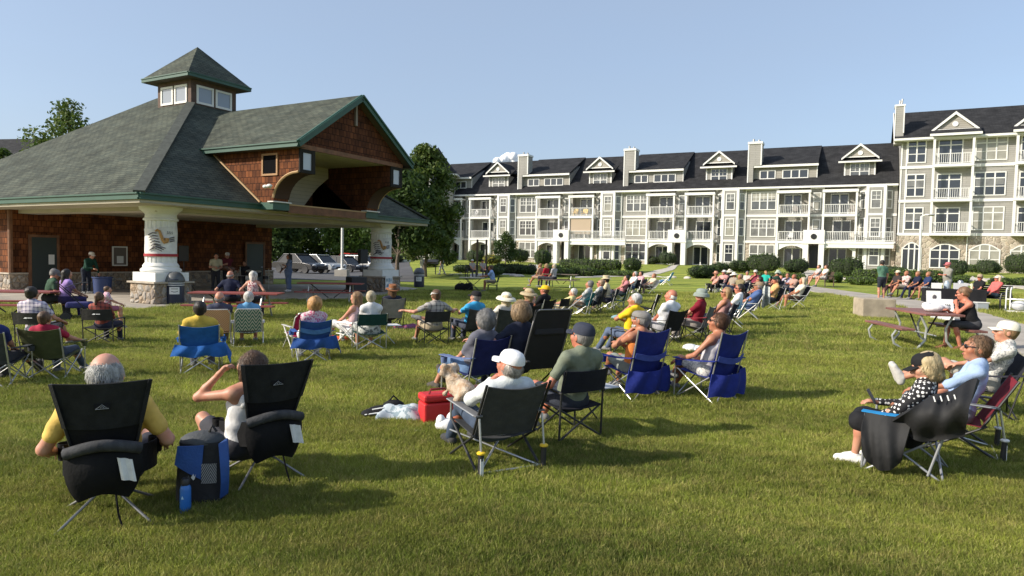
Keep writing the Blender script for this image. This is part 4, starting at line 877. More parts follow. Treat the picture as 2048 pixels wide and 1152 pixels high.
def hand(out, el, wr_, side, h, curl=.5, s=1., pn=None):
    f = wr_-el; f /= np.linalg.norm(f); up = V3(0, 0, -1) if pn is None else pn; n = up-f*(up@f)
    if np.linalg.norm(n) < .2: n = V3(-side, 0, 0)-f*(-side*f[0])
    n /= np.linalg.norm(n); l = np.cross(f, n)*side; fr = max(.0085, h*.8); k = .008
    for o in (-.022, 0, .022): out.append(cap(wr_+l*o*.6*s, wr_+(f*.08+l*o)*s, .017, .016, .015))
    for o, ln in ((-.031, .058), (-.011, .074), (.011, .078), (.03, .068)):
        b = wr_+(f*.085+l*o)*s; d1 = f*math.cos(curl*.6)+n*math.sin(curl*.6); d2 = f*math.cos(curl*1.7)+n*math.sin(curl*1.7); m_ = b+d1*ln*.5*s
        out.append(cap(b, m_, fr, fr*.95, k)); out.append(cap(m_, m_+d2*ln*.52*s, fr*.95, fr*.8, k))
    t0 = wr_+(f*.02+l*.024)*s; t1 = t0+(f*.035+l*.026+n*.012)*s; out.append(cap(t0, t1, fr*1.25, fr*1.1, .012)); out.append(cap(t1, t1+(f*.032+l*.006+n*.014)*s, fr*1.1, fr*.85, k))
BR = (.10, .055, .03); BL = (.36, .24, .11); GR = (.17, .16, .15); WH = (.5, .48, .44); DK = (.022, .017, .014); LB = (.20, .12, .06)
def person(label, loc, yaw, pose='sit', seat=.40, rec=18, head=(0, 0, 0), arms=('lap', 'lap'), legs=('down', 'down'), skin='fair', hair=('short', BR), hat=None,
           top=('short', (.3, .3, .3)), bottom=('long', (.05, .06, .1)), shoes=(.2, .2, .2), fem=0, fat=0., s=1., glasses=0, res=None, twist=0, group='seated audience on the lawn', dx=0., beard=None, hs=1.1, dy=0.):
    s = s*(.97 if pose == 'sit' else 1.)
    loc = Vector(loc); dist = math.hypot(loc.x, loc.y); h = res or (.0095 if dist < 8.6 else .0125 if dist < 12 else .018 if dist < 20 else .025)
    B, TP, BT, SH_, HR = [], [], [], [], []
    r_ = rad(rec); t = V3(0, -math.sin(r_), math.cos(r_)); stand = pose == 'stand'
    H = V3(dx, -.03+dy, seat+.10) if not stand else V3(0, 0, .93*s)
    Rt = np.array(Matrix.Rotation(-r_, 3, 'X').transposed()) if 0 else np.array(Matrix.Rotation(r_, 3, 'X')); Rt = np.array(Matrix.Rotation(rad(twist), 3, 'Z')) @ Rt
    t = Rt @ V3(0, 0, 1); sw = (.165 if fem else .19)*s
    C = H+t*.29*s; S = H+t*.455*s; Nk = H+t*.505*s
    Rh = np.array(Matrix.Rotation(rad(head[0]), 3, 'Z')) @ np.array(Matrix.Rotation(rad(head[1])+r_*.35, 3, 'X')) @ np.array(Matrix.Rotation(rad(head[2]), 3, 'Y'))
    hc = Nk+(t*.05+V3(0, .03, .105))*s
    s0 = s; L = lambda x, y, z: hc+Rh @ (V3(x, y, z)*s0*hs)
    hc = Nk+(t*.05+V3(0, .03, .105*hs))*s0
    up = lambda pr, g: [(p[0], p[1], p[2], p[3]+g, p[4]+g, p[5]) if p[0] == 'c' else (p[0], p[1], tuple(q+g for q in p[2]), p[3], p[4]) for p in pr]
    pel = [ell(H+V3(0, 0, .01), (.17*s+fat*.3, .13*s, .125*s), Rt, .05)]
    tor = [ell(H+t*.17*s+Rt @ V3(0, .015+fat*.5, 0), (.145*s+fat*.6, .105*s+fat, .17*s), Rt, .05), ell(C+t*.04*s, ((.148 if fem else .168)*s+fat*.3, .112*s+fat*.3, .20*s), Rt, .05)]
    if fem: tor += [ell(C+Rt @ (V3(x, .085, .02)*s), (.062*s, .055*s, .06*s), Rt, .03) for x in (-.065, .065)]
    xs = Rt @ V3(1, 0, 0); SL, SR = S-xs*sw, S+xs*sw
    sho = [cap(SL+xs*.03, SR-xs*.03, .062*s, k=.05), cap(Nk+t*.03*s, S-xs*sw*.75, .048*s, .05*s, .05), cap(Nk+t*.03*s, S+xs*sw*.75, .048*s, .05*s, .05)]
    B += pel+tor+sho; B.append(cap(Nk-t*.02, L(0, -.02, -.06), .058*s, .052*s, .03))
    B += [ell(L(0, -.012, .028), (.075*s*hs, .096*s*hs, .09*s*hs), Rh, .03), ell(L(0, .03, -.038), (.058*s*hs, .066*s*hs, .078*s*hs), Rh, .03), ell(L(0, .066, -.09), (.026*s*hs, .026*s*hs, .022*s*hs), Rh, .03),
          cap(L(0, .094, .018), L(0, .117, -.022), .0095*s*hs, .0165*s*hs, .012), cap(L(-.03, .085, .036), L(.03, .085, .036), .013*s*hs, k=.02), cap(L(-.018, .09, -.062), L(.018, .09, -.062), .011*s*hs, k=.012)]
    for x in (-1, 1): B += [ell(L(x*.079, -.008, -.008), (.011*s*hs, .024*s*hs, .034*s*hs), Rh, .01), ell(L(x*.042, .062, -.022), (.026*s*hs, .026*s*hs, .028*s*hs), Rh, .025), ell(L(x*.014, .104, -.03), (.011*s*hs, .012*s*hs, .01*s*hs), Rh, .01)]
    # arms
    for i, (sd, st) in enumerate(zip((-1, 1), arms)):
        sh = SL if sd < 0 else SR; y0 = H[1]
        if isinstance(st, tuple): tg = V3(*st)
        else:
            tg = {'lap': V3(sd*.075+dx, y0+.27, seat+.20), 'rest': V3(sd*.285+dx, y0+.25, seat+.235), 'knee': V3(sd*.13+dx, y0+.40, seat+.21), 'face': L(sd*.05, .13, -.17), 'cam': L(sd*.085, .22, -.03), 'fold': C+Rt @ V3(-sd*.10, .19, -.03),
                  'out': V3(sd*.2+dx, y0+.5, seat+.26), 'hang': H+V3(sd*.25, .04, -.10), 'up': L(sd*.16, .15, .05), 'side': V3(sd*.33+dx, y0+.12, seat+.2), 'wide': V3(sd*.55+dx, y0+.18, seat+.42), 'neck': L(sd*.09, -.04, -.06), 'ear': L(sd*.17, .13, -.10)}[st]
        up_dir = V3(sd*.7, -.5, -.8) if st not in ('face', 'cam', 'neck', 'ear') else V3(sd*.45, .6, -.6) if st == 'ear' else V3(sd*.7, .2, -.8)
        if st == 'up': up_dir = V3(sd*.9, 0, -.3)
        el, wr_ = ik(sh, tg, .285*s, .25*s, up_dir); aw = .9 if fem else 1.
        B += [cap(sh, el, .05*s*aw+fat*.1, .038*s*aw, .03), cap(el, el+(wr_-el)*.4, .038*s*aw, .036*s*aw, .02), cap(el+(wr_-el)*.4, wr_, .036*s*aw, .025*s*aw, .02)]
        hand(B, el, wr_, -sd, h, .5 if st not in ('cam', 'face', 'ear') else .9, s, None if st not in ('cam', 'face', 'neck') else V3(-sd*.6, -.5, 0))
        sl = {'tank': 0, 'cap': .3, 'short': .62, 'elbow': 1., 'long': 2., 'dress': .3, 'none': 0}[top[0]]
        if sl:
            TP.append(cap(sh, sh+(el-sh)*min(1, sl), .06*s*aw+fat*.1, .056*s*aw, .04))
            if sl > 1: TP += [cap(el, wr_, .05*s*aw, .036*s*aw, .03)]
    TP += up(tor, .013)+([ell(H+t*.04, (.168*s+fat*.4, .134*s+fat*.5, .11*s), Rt, .05)])
    TP += up(sho, .012) if top[0] not in ('tank',) else [cap(C+Rt @ V3(x, y, .1), S+Rt @ V3(x, y*.3, .055), .03, .02, .03) for x in (-.09, .09) for y in (.09, -.09)]
    # legs
    for sd, st in zip((-1, 1), legs):
        hp_ = H+V3(sd*.092*s, 0, -.01); y0 = H[1]; ft = V3(0, 1, 0)
        if stand:
            kn = hp_+V3(sd*.015, .03, -.42*s); an = V3(hp_[0]+sd*.03, -.0, .075)
            if st == 'step': kn = hp_+V3(0, .13, -.40*s); an = V3(hp_[0], .16, .08)
            if st == 'trail': kn = hp_+V3(0, .0, -.42*s); an = V3(hp_[0], -.20, .11)
            ft = V3(sd*.3, 1, 0)
        else:
            kz = max(seat+.10, .45*s); kn = V3(dx+sd*.135, y0+.42*s, kz)
            if st == 'down': an = V3(dx+sd*.13, kn[1]+.03, .075)
            elif st == 'back': an = V3(dx+sd*.12, kn[1]-.14, .085)
            elif st == 'out': an = V3(dx+sd*.14, kn[1]+.24, .08)
            elif st == 'far': kn = V3(dx+sd*.12, y0+.44*s, seat+.10); an = V3(dx+sd*.12, y0+.86*s, max(.12, seat-.17)); ft = V3(0, .45, .9)
            elif st == 'up': kn = V3(dx+sd*.1, y0+.42, seat+.2); an = V3(dx+sd*.1, y0+.84, seat+.18); ft = V3(0, .35, .95)
            elif st == 'prop': kn = V3(dx+sd*.1, y0+.42, seat+.30); an = V3(dx+sd*.1, y0+.88, seat+.10); ft = V3(0, .35, .95)
            elif st == 'cross': kn = V3(dx+sd*.27, y0+.36*s, seat+.17); an = V3(dx-sd*.13, y0+.44*s, seat+.24); ft = V3(-sd*.75, .5, .45)
            elif st == 'over': kn = V3(dx+sd*.03, y0+.44*s, seat+.20); an = V3(dx-sd*.1, kn[1]+.2, .24); ft = V3(-sd*.1, .9, -.1)
        ft = ft/np.linalg.norm(ft); lw = .92 if fem else 1.
        ca = kn+(an-kn)*.32; bk = -V3(0, ft[1], 0)*.012
        B += [cap(hp_, kn, .088*s*lw+fat*.15, .056*s*lw, .04), cap(kn, ca+bk, .053*s*lw, .055*s*lw, .03), cap(ca+bk, an, .054*s*lw, .036*s*lw, .03)]
        sole = np.cross(np.cross(ft, V3(0, 0, -1)), ft) if abs(ft[2]) < .8 else V3(0, .9, -.3); sole = sole/(np.linalg.norm(sole)+1e-9)
        he = an+sole*.03-ft*.045; to = an+sole*.042+ft*.155*s; fo = [cap(he, to, .036*s, .03*s, .02), cap(an, an+ft*.07+sole*.02, .036*s, .034*s, .02)]
        B += fo
        if shoes is not None: SH_ += up(fo, .011)
        fr = {'long': 2, 'short': .78, 'knee': 1., 'capri': 1.5, 'skirt': 1.0, 'none': 0, 'dress': 1.}[bottom[0]]
        if fr: BT.append(cap(hp_, hp_+(kn-hp_)*min(1, fr), .102*s*lw+fat*.15, (.102-.034*min(1, fr))*s*lw+.004, .05))
        if fr > 1: e = kn+(an-kn)*min(.93, fr-1); BT += [cap(kn, e, .066*s*lw, .056*s*lw, .03)]
        if bottom[0] in ('skirt', 'dress'):
            BT += [cap(hp_, kn+(V3(0, 0, -.02)), .11*s, .085*s, .08), cap(H+V3(0, .1, 0), (kn[0]*.3+H[0]*.7, kn[1], kn[2]), .1, .08, .08)]
            if bottom[0] == 'dress': BT.append(cap(kn, an+V3(0, 0, .12), .085, .11, .09))
    BT += up(pel, .014)
    place_ = lambda o: (setattr(o, 'location', loc), setattr(o, 'rotation_euler', (0, 0, rad(yaw))))
    V, Q = surfnet(B, h); o = rawmesh('person', V, Q, skinmat(skin)); place_(o); tag(o, label, 'person', group)
    def sub(nm, pr, m, wr=0., hh=None):
        if not pr: return None
        V, Q = surfnet(pr, hh or h*1.05, wr, len(label)); return rawmesh(nm, V, Q, m, o)
    wrk = .0034 if dist > 12 else .0048
    tm = top[1] if not isinstance(top[1], tuple) else fab(top[1]); bmm = bottom[1] if not isinstance(bottom[1], tuple) else fab(bottom[1])
    if top[0] != 'none': sub('dress' if top[0] == 'dress' else 'shirt', TP+(BT if top[0] == 'dress' else []), tm, wrk)
    if top[0] != 'dress' and bottom[0] != 'none': sub('skirt' if bottom[0] == 'skirt' else 'shorts' if bottom[0] in ('short', 'knee') else 'trousers', BT, bmm, wrk)
    if shoes is not None: sub('shoes', SH_, fab(shoes) if isinstance(shoes, tuple) else shoes)
    st, hcn = hair; cu = 0.; s = s*hs; e = lambda x, y, z, a, b, c, k=.02: HR.append(ell(L(x, y, z), (a*s, b*s, c*s), Rh, k))
    if st in ('short', 'bob', 'long', 'curly', 'pony', 'bun'):
        e(0, -.026, .046, .083, .098, .084); e(0, -.066, -.008, .07, .046, .07); [e(x*.058, -.02, .01, .03, .05, .06) for x in (-1, 1)]
    if st == 'short': cu = .003
    if st == 'bald':
        e(0, -.072, -.022, .066, .036, .05); [e(x*.062, -.03, -.01, .024, .055, .042) for x in (-1, 1)]; cu = .002
    if st == 'thin':
        e(0, -.036, .026, .0775, .09, .074); [e(x*.064, -.03, .012, .016, .045, .04) for x in (-1, 1)]; cu = .0025
    if st == 'crop':
        e(0, -.03, .036, .08, .094, .084); e(0, -.066, -.01, .066, .042, .066); [e(x*.062, -.02, .0, .022, .055, .05) for x in (-1, 1)]; cu = .002
    if st == 'curly':
        e(0, -.03, .06, .1, .108, .09, .03); e(0, -.075, .0, .092, .062, .085, .03); [e(x*.075, -.03, .0, .038, .06, .075, .03) for x in (-1, 1)]; cu = .008
    if st == 'bob':
        HR += [cap(L(x*.072, -.02, .04), L(x*.078, -.015, -.095), .026*s, .022*s, .06) for x in (-1, 1)]+[cap(L(0, -.055, .03), L(0, -.065, -.10), .066*s, .06*s, .06)]; cu = .0035
    if st == 'long':
        HR += [cap(L(x*.072, -.03, .04), L(x*.082, -.04, -.16), .034*s, .03*s, .03) for x in (-1, 1)]+[cap(L(0, -.07, .03), L(0, -.1, -.22), .062*s, .05*s, .04)]; cu = .004
    if st == 'pony': HR += [cap(L(0, -.1, .03), L(0, -.125, -.14), .028*s, .02*s, .02)]; cu = .003
    if st == 'bun': HR += [ell(L(0, -.12, .03), (.04*s,)*3, Rh, .02)]; cu = .003
    if st == 'fringe': e(0, -.06, .0, .07, .045, .06); cu = .003
    ho_ = sub('hair', HR, hairmat(hcn), cu, min(h, .013))
    if ho_ and dist < 10 and not (hat and st == 'crop'):   # loose strands lying over the hair mass
        rg = np.random.default_rng(len(label)); vv = np.array([v.co for v in ho_.data.vertices]); nv = 1500 if st != 'curly' else 2200; vv = vv[((vv-hc) @ Rh[:, 2]) < .02*s] if hat else vv; P = vv[rg.integers(0, len(vv), nv)]; nr = P-hc; nr /= np.linalg.norm(nr, axis=1, keepdims=True)
        dn = np.array([0, 0, -1.])+rg.normal(size=(nv, 3))*(.35 if st != 'curly' else 1.6); dn -= nr*(dn*nr).sum(1, keepdims=True); dn /= np.linalg.norm(dn, axis=1, keepdims=True)+1e-9
        ln = rg.uniform(.015, .05, (nv, 1)); sd_ = np.cross(dn, nr)*rg.uniform(.0012, .0026, (nv, 1)); lift = rg.uniform(.002, .007, (nv, 1)); A = P+nr*.001; M2 = P+dn*ln*.5+nr*lift*1.2; E_ = P+dn*ln+nr*lift*.4
        Vs = np.stack([A-sd_, A+sd_, M2+sd_, M2-sd_, E_+sd_*.3, E_-sd_*.3], 1).reshape(-1, 3); b6 = np.arange(nv)[:, None]*6
        rawmesh('strands', Vs, np.concatenate([b6+[0, 1, 2, 3], b6+[3, 2, 4, 5]]), hairmat(tuple(min(1, c*1.25) for c in hcn)), ho_)
    if beard: sub('beard', [cap(L(-.04, .045, -.07), L(0, .085, -.085), .022*s), cap(L(.04, .045, -.07), L(0, .085, -.085), .022*s)], hairmat(beard), .003, min(h, .012))
    HM = Matrix.Translation(Vector(hc)) @ Matrix([list(r) for r in Rh]).to_4x4() @ Matrix.Scale(s, 4)
    def onhead(nm, mb, m, smooth=True): q = mb.build(nm, m, o, smooth); q.matrix_local = HM; return q
    if dist < 13:
        ey = MB()
        for x in (-1, 1): ey.ell((x*.031, .0845, .012), (.0125, .011, .0085), 10, 6)
        eo = onhead('eyes', ey, mat('eye_white', (.7, .68, .64), .3)); ir = MB()
        for x in (-1, 1): ir.ell((x*.031, .0925, .012), (.0058, .0045, .006), 8, 6)
        q = ir.build('irises', mat('iris', (.06, .04, .03), .2), eo, True)
    if dist < 13: onhead('lips', MB().ell((0, .1025, -.062), (.021, .006, .0065), 10, 6), mat('lips', (.34, .11, .09), .5))
    if glasses:
        gl = MB()
        for x in (-1, 1): gl.ell((x*.034, .102, .012), (.027, .008, .02), 10, 6).tube([(x*.058, .098, .016), (x*.08, .03, .016), (x*.082, -.01, .01)], .0035, 5)
        gl.tube([(-.012, .108, .016), (.012, .108, .016)], .003, 5); onhead('sunglasses', gl, mat('black_plastic', (.012, .012, .014), .2))
    if hat:
        ty, hc_ = hat[0], hat[1]; hm = hc_ if not isinstance(hc_, tuple) else fab(hc_); q = MB()
        def dome(rx, ry, hz, zb, yo=-.014, n=20, flat=0.):
            pr = [(1., 0), (1.0, .25), (.93, .55), (.78, .8), (.5, .95), (.02, 1.)] if not flat else [(1.04, 0), (.98, .5), (.94, .9), (.8, 1.), (.02, .97)]
            k0 = len(q.v); q.lathe([(a, b*hz+zb) for a, b in pr], n=n); q.v[k0:] = [(x*rx, y*ry+yo, z) for x, y, z in q.v[k0:]]
        def brim(r0, r1, zb, drop, ry=1.1, n=24):
            k0 = len(q.v); q.lathe([(r0, zb+.006), (r1*.75+r0*.25, zb+.008-drop*.4), (r1, zb-drop), (r1, zb-drop-.006), (r0*.5+r1*.5, zb-.006-drop*.3), (r0, zb-.006)], n=n, cap=False); q.v[k0:] = [(x, y*ry-.014, z+.018*abs(x/r1)**2*(drop < .03)) for x, y, z in q.v[k0:]]
        if ty in ('cap', 'visor', 'flat'):
            if ty == 'cap': dome(.09, .112, .095, .034)
            if ty == 'flat': dome(.098, .122, .07, .045, .004)
            if ty == 'visor': q.lathe([(.082, .03), (.086, .065)], n=20, cap=False); q.v = [(x*1.03, y*1.25-.014, z) for x, y, z in q.v]
            w = .075 if ty != 'flat' else .08; ln = .085 if ty != 'flat' else .04
            q.grid(lambda u, v: ((u-.5)*2*w*(1-.25*v*v), .085+(ln+.01)*v-.035*(2*u-1)**2*(1), .042-.018*v-.022*(2*u-1)**2), 10, 5, .006)
        elif ty == 'sun': dome(.092, .114, .1, .035); brim(.088, .19, .042, .045)
        elif ty == 'straw': dome(.09, .112, .115, .035, flat=1); brim(.088, .155, .042, .01)
        elif ty == 'bucket': dome(.093, .115, .092, .04); brim(.09, .15, .05, .075)
        ho = onhead('cap' if ty in ('cap', 'flat', 'visor') else 'hat', q, hm)
        if len(hat) > 2: b_ = MB(); b_.lathe([(.0935, .04), (.0945, .068)], n=20, cap=False); b_.v = [(x, y*1.24-.014, z) for x, y, z in b_.v]; bo = b_.build('hat_band', fab(hat[2]), ho, True)
    return o
# ------------------------------------------------------------------ camp chairs and other seats (local: facing +y, ground z = 0)
silver = mat('chair_silver', (.5, .5, .49), .35, .7, var=.08, vs=5.); blackf = mat('chair_black', (.02, .02, .022), .45, var=.1, vs=5.); alu = mat('chair_aluminium', (.68, .66, .62), .35, .4); plast = mat('black_plastic2', (.025, .025, .027), .5); yel = mat('yellow_plastic', (.75, .5, .03), .5); whp = mat('white_plastic', (.72, .72, .7), .45)
CG = 'folding chairs on the lawn'
def M_(c): return fab(c) if isinstance(c, tuple) else c
def legs_(root, segs, r, m, nm='leg'):
    for a, b in segs: MB().tube([a, b], r, 8).build(nm, m, root, True)
def logo(root, c, w, m, n=(0, -1, .25)):
    n = Vector(n).normalized(); u = Vector((1, 0, 0)); v = n.cross(u) if n.cross(u).z > 0 else -n.cross(u); c = Vector(c)
    mb = MB(); P_ = lambda a, b: c+u*a*w+v*b*w
    mb.quad(P_(-.5, -.1), P_(-.1, .28), P_(.02, .14), P_(.0, -.1)); mb.quad(P_(.1, -.05), P_(.8, -.02), P_(.8, .06), P_(.1, .06)); return mb.build('logo', m, root)
def quad(root, col, fr=None, w=.54, bh=.92, band=None, cup=1, drape=None, arm=None, seatc=None, dz=.50, dl=.37):
    fr = fr or silver; c = M_(col); hw = w/2; ac = M_(arm) if arm else c
    legs_(root, [((x*.30, .31, 0), (-x*.26, .27, .45)) for x in (-1, 1)]+[((x*.28, -.34, 0), (-x*.25, -.21, .39)) for x in (-1, 1)]+[((x*.31, .31, 0), (x*.27, -.23, .40)) for x in (-1, 1)]+[((x*.285, -.34, 0), (x*.285, .29, .47)) for x in (-1, 1)], .011, fr)
    legs_(root, [((x*(hw+.02), -.22, .06), (x*(hw+.03), -.43, bh+.01)) for x in (-1, 1)], .011, fr, 'back_post'); legs_(root, [((x*.315, .315, 0), (x*.315, .30, .62)) for x in (-1, 1)], .011, fr, 'arm_post')
    MB().grid(lambda u, v: ((u-.5)*2*hw, -.22+.5*v, .385+.075*v-.045*math.sin(math.pi*u)*math.sin(math.pi*v)), 10, 8, .006).build('seat', M_(seatc) if seatc else c, root, True)
    bk = MB().grid(lambda u, v: ((u-.5)*2*(hw+.03*v), -.215-.215*v-.06*math.sin(math.pi*u)*(1-.5*v), .38+(bh-.38)*v-.045*math.sin(math.pi*u)*v**3), 12, 10, .008).build('backrest', c, root, True)
    if band: MB().grid(lambda u, v: ((u-.5)*2*(hw+.02), -.36-.025*v-.055*math.sin(math.pi*u)-.006, .66+.09*v-.05*math.sin(math.pi*u)), 12, 2, .006).build('back_band', M_(band), bk, True)
    for x in (-1, 1):
        a = MB().grid(lambda u, v: (x*(.315+.0*v)+(u-.5)*.09, .33-.70*v, .635+.03*v-.02*math.sin(math.pi*v)), 3, 8, .012).build('armrest', ac, root, True)
        if cup: MB().lathe([(.042, 0), (.05, .09), (.046, .09), (.038, .01)], (x*.34, .23, .53), 14).build('cup_holder', ac, a, True)
    if drape:
        d = M_(drape); z0 = dz
        MB().grid(lambda u, v: ((u-.5)*(.74+.12*v), -.33-.09*math.sin(math.pi*u)-.015*math.sin(3*v)+.02*math.sin(u*17+v*3), z0-dl*v-.05*math.sin(u*3.1+.4)*(1-v)+.02*math.sin(u*13)*v), 26, 8, .012).build('carry_flap', d, root, True)
        MB().grid(lambda u, v: (.36+.10*v+.01*math.sin(9*u), -.32+.45*u, .52-.33*v*(1-.35*u)+.02*math.sin(7*u)), 10, 8, .01).build('side_flap', d, root, True)
def director(root, col, fr=None, w=.56, table=0, lg=None, lo=.60, hi=.87):
    fr = fr or blackf; c = M_(col); hw = w/2
    legs_(root, [((x*hw, .24, 0), (x*hw, .24, .60)) for x in (-1, 1)]+[((x*hw, -.22, 0), (x*hw, -.24, .60)) for x in (-1, 1)]+[((x*hw, .23, .03), (-x*hw, .21, .43)) for x in (-1, 1)]+[((x*hw, -.22, .03), (-x*hw, -.2, .41)) for x in (-1, 1)], .012, fr)
    legs_(root, [((x*hw, -.24, .60), (x*(hw-.01), -.31, hi+.01)) for x in (-1, 1)], .012, fr, 'back_post')
    MB().grid(lambda u, v: ((u-.5)*w, -.22+.46*v, .42+.02*v-.03*math.sin(math.pi*u)), 10, 5, .008).build('seat', c, root, True)
    b = MB().grid(lambda u, v: ((u-.5)*(w+.03), -.25-.06*v-.045*math.sin(math.pi*u), lo+(hi-lo)*v-.012*math.sin(math.pi*u)*(v-.5)), 12, 5, .01).build('backrest', c, root, True)
    if lg: logo(b, (.0, -.335, (lo+hi)/2+.02), .13, lg)
    for x in (-1, 1): MB().tube([(x*hw, -.26, .60), (x*hw, .0, .63), (x*hw, .22, .63), (x*hw, .255, .58)], .018, 8).build('armrest', fr, root, True)
    if table:
        t_ = MB().box(hw+.04, hw+.36, -.12, .26, .56, .575); to = t_.build('side_table', whp if table == 1 else mat('table_grey', (.45, .46, .48), .5), root, bevel=.006); legs_(to, [((hw+.3, .2, .0+.1), (hw+.02, .22, .45))], .009, fr, 'table_brace')
def compact(root, tagx=.1):
    bl = mat('black_ripstop', (.007, .007, .008), .8, spec=.2, var=.3, vs=6., bump=.5, bs=25); gr = mat('charcoal_mesh', (.017, .018, .02), .8, spec=.25, var=.3, vs=12., bump=.3, bs=90); gry = mat('bag_grey', (.035, .036, .04), .85, var=.4, vs=14., bump=.6, bs=25)
    legs_(root, [((0, -.04, .24), (x*.34, y, 0)) for x in (-1, 1) for y in (.27, -.36)], .010, mat('leg_grey', (.22, .22, .22), .4, .6)); MB().box(-.06, .06, -.09, .02, .19, .30).build('hub', plast, root, bevel=.015)
    legs_(root, [((x*.05, .0, .27), (x*.27, .27, .40)) for x in (-1, 1)]+[((x*.05, -.06, .27), (x*.17, -.20, .36)) for x in (-1, 1)], .010, blackf, 'strut'); legs_(root, [((x*.17, -.20, .34), (x*.325, -.44, 1.03)) for x in (-1, 1)], .011, blackf, 'back_post')
    MB().grid(lambda u, v: ((u-.5)*(.36+.18*v), -.19+.46*v, .35+.06*v-.06*math.sin(math.pi*u)), 10, 8, .006).build('seat', bl, root, True)
    bw = lambda v: .33+.32*v
    b = MB().grid(lambda u, v: ((u-.5)*bw(v), -.2-.24*v-.05*math.sin(math.pi*u)*(1-.6*v), .36+.67*v-.012*math.sin(math.pi*u)*v), 14, 14, .008).build('backrest', bl, root, True)
    MB().grid(lambda u, v: ((u-.5)*bw(.52+.48*v)*.985, -.2-.24*(.52+.48*v)-.05*math.sin(math.pi*u)*(1-.6*(.52+.48*v))-.009, .36+.67*(.52+.48*v)-.012*math.sin(math.pi*u)), 14, 6, .005).build('back_panel', gr, b, True)
    for x in (-1, 1): MB().beam((x*.325, -.452, 1.03), (x*.255, -.36, .72), .035, .006).build('edge_binding', gr, b)
    p = MB().grid(lambda u, v: (-.055+.11*u, -.432-.002*(1-v), .842+.04*v), 2, 1, .004).build('emblem_patch', bl, b); e = MB(); c_ = lambda a, z: (a, -.442, z)
    e.tube([c_(-.045, .848), c_(-.02, .863), c_(0, .878), c_(.02, .862), c_(.045, .85), c_(-.045, .848)], .0018, 4); e.tube([c_(-.012, .855), c_(.0, .866), c_(.014, .856)], .0018, 4); e.build('emblem', mat('emblem_grey', (.35, .35, .35), .6), p)
    for x in (-1, 1):
        a = MB().grid(lambda u, v: (x*(.2+.14*math.sin(u*1.9)), -.24+.5*u, .53-.05*u-.2*v), 10, 5, .008).build('side_wing', bl, root, True); MB().lathe([(.05, 0), (.055, .12), (.05, .12), (.04, .01)], (x*.33, .2, .38), 12).build('cup_holder', bl, a, True)
    s_ = MB().grid(lambda u, v: ((u-.5)*.52*(1-.10*abs(2*v-1)**3-.28*v*v), -.34-.10*math.sin(math.pi*u)**.6*math.sin(math.pi*(.1+.8*v)), .56-.34*v+.05*math.sin(math.pi*u)), 18, 12, .02).build('storage_bag', bl, root, True)
    MB().tube([((u-.5)*.5, -.37-.08*math.sin(math.pi*u), .55+.055*math.sin(math.pi*u)) for u in [i/14 for i in range(15)]], .04, 10).build('rolled_flap', gry, s_, True)
    MB().grid(lambda u, v: (tagx+.10*u+.03*v, -.46-.01*math.sin(9*u)-.012*v, .52-.15*v-.02*u), 6, 6, .003).build('care_tag', mat('paper_tag', (.66, .66, .64), .7, var=.12, vs=20.), s_, True)
    MB().tube([(.08, -.36, .25), (.10, -.40, .12), (.13, -.41, .02)], .008, 5).build('strap', bl, s_, True)
def rocker(root, col, ring=(1, 1), w=.60, hi=.93, label_=0):
    c = M_(col); hw = w/2; rg = yel if ring[0] else whp
    MB().grid(lambda u, v: ((u-.5)*(w-.04), -.22-.27*v-.04*math.sin(math.pi*u), .36+(hi-.36)*v-.04*math.sin(math.pi*u)*v**2), 12, 10, .012).build('backrest', c, root, True); MB().grid(lambda u, v: ((u-.5)*(w-.04), -.24+.50*v, .36+.07*v-.04*math.sin(math.pi*u)), 10, 6, .008).build('seat', c, root, True)
    legs_(root, [((x*hw, -.22, .36), (x*hw, -.5, hi+.02)) for x in (-1, 1)], .013, blackf, 'back_post'); legs_(root, [((x*hw, .26, .44), (x*hw, -.34, .02)) for x in (-1, 1)]+[((x*hw, -.26, .38), (x*hw, .34, 0)) for x in (-1, 1)], .013, blackf)
    legs_(root, [((x*hw, -.36, .02), (-x*hw, .30, .30)) for x in (-1, 1)], .011, silver, 'brace'); legs_(root, [((-hw, -.36, .03), (hw, -.36, .03))], .011, silver, 'rail')
    for x in (-1, 1):
        p = MB().tube([(x*hw, -.40, .0), (x*hw, -.41, .24)], .026, 10).build('rocker_strut', plast, root, True); MB().tube([(x*hw, -.41, .24), (x*hw, -.36, .58)], .011, 8).build('piston', silver, p, True); MB().lathe([(.03, 0), (.04, .008), (.04, .022), (.03, .03)], (x*hw, -.41, .235), 12).build('ring', rg, p, True)
        if x == -1: MB().box(-hw-.016, -hw+.016, -.432, -.426, .02, .2).build('decal', whp, p)
        a = MB().beam((x*hw, -.36, .60), (x*hw, .30, .64), .075, .02).build('armrest', mat('arm_grey', (.12, .12, .125), .6), root, bevel=.006); MB().tube([(x*(hw+.035), -.32, .60), (x*(hw+.035), .3, .64), (x*(hw-.035), .32, .64)], .007, 6).build('arm_tube', silver, a, True); MB().tube([(x*hw, .27, .63), (x*hw, .28, .42)], .011, 8).build('arm_post', silver, root, True)
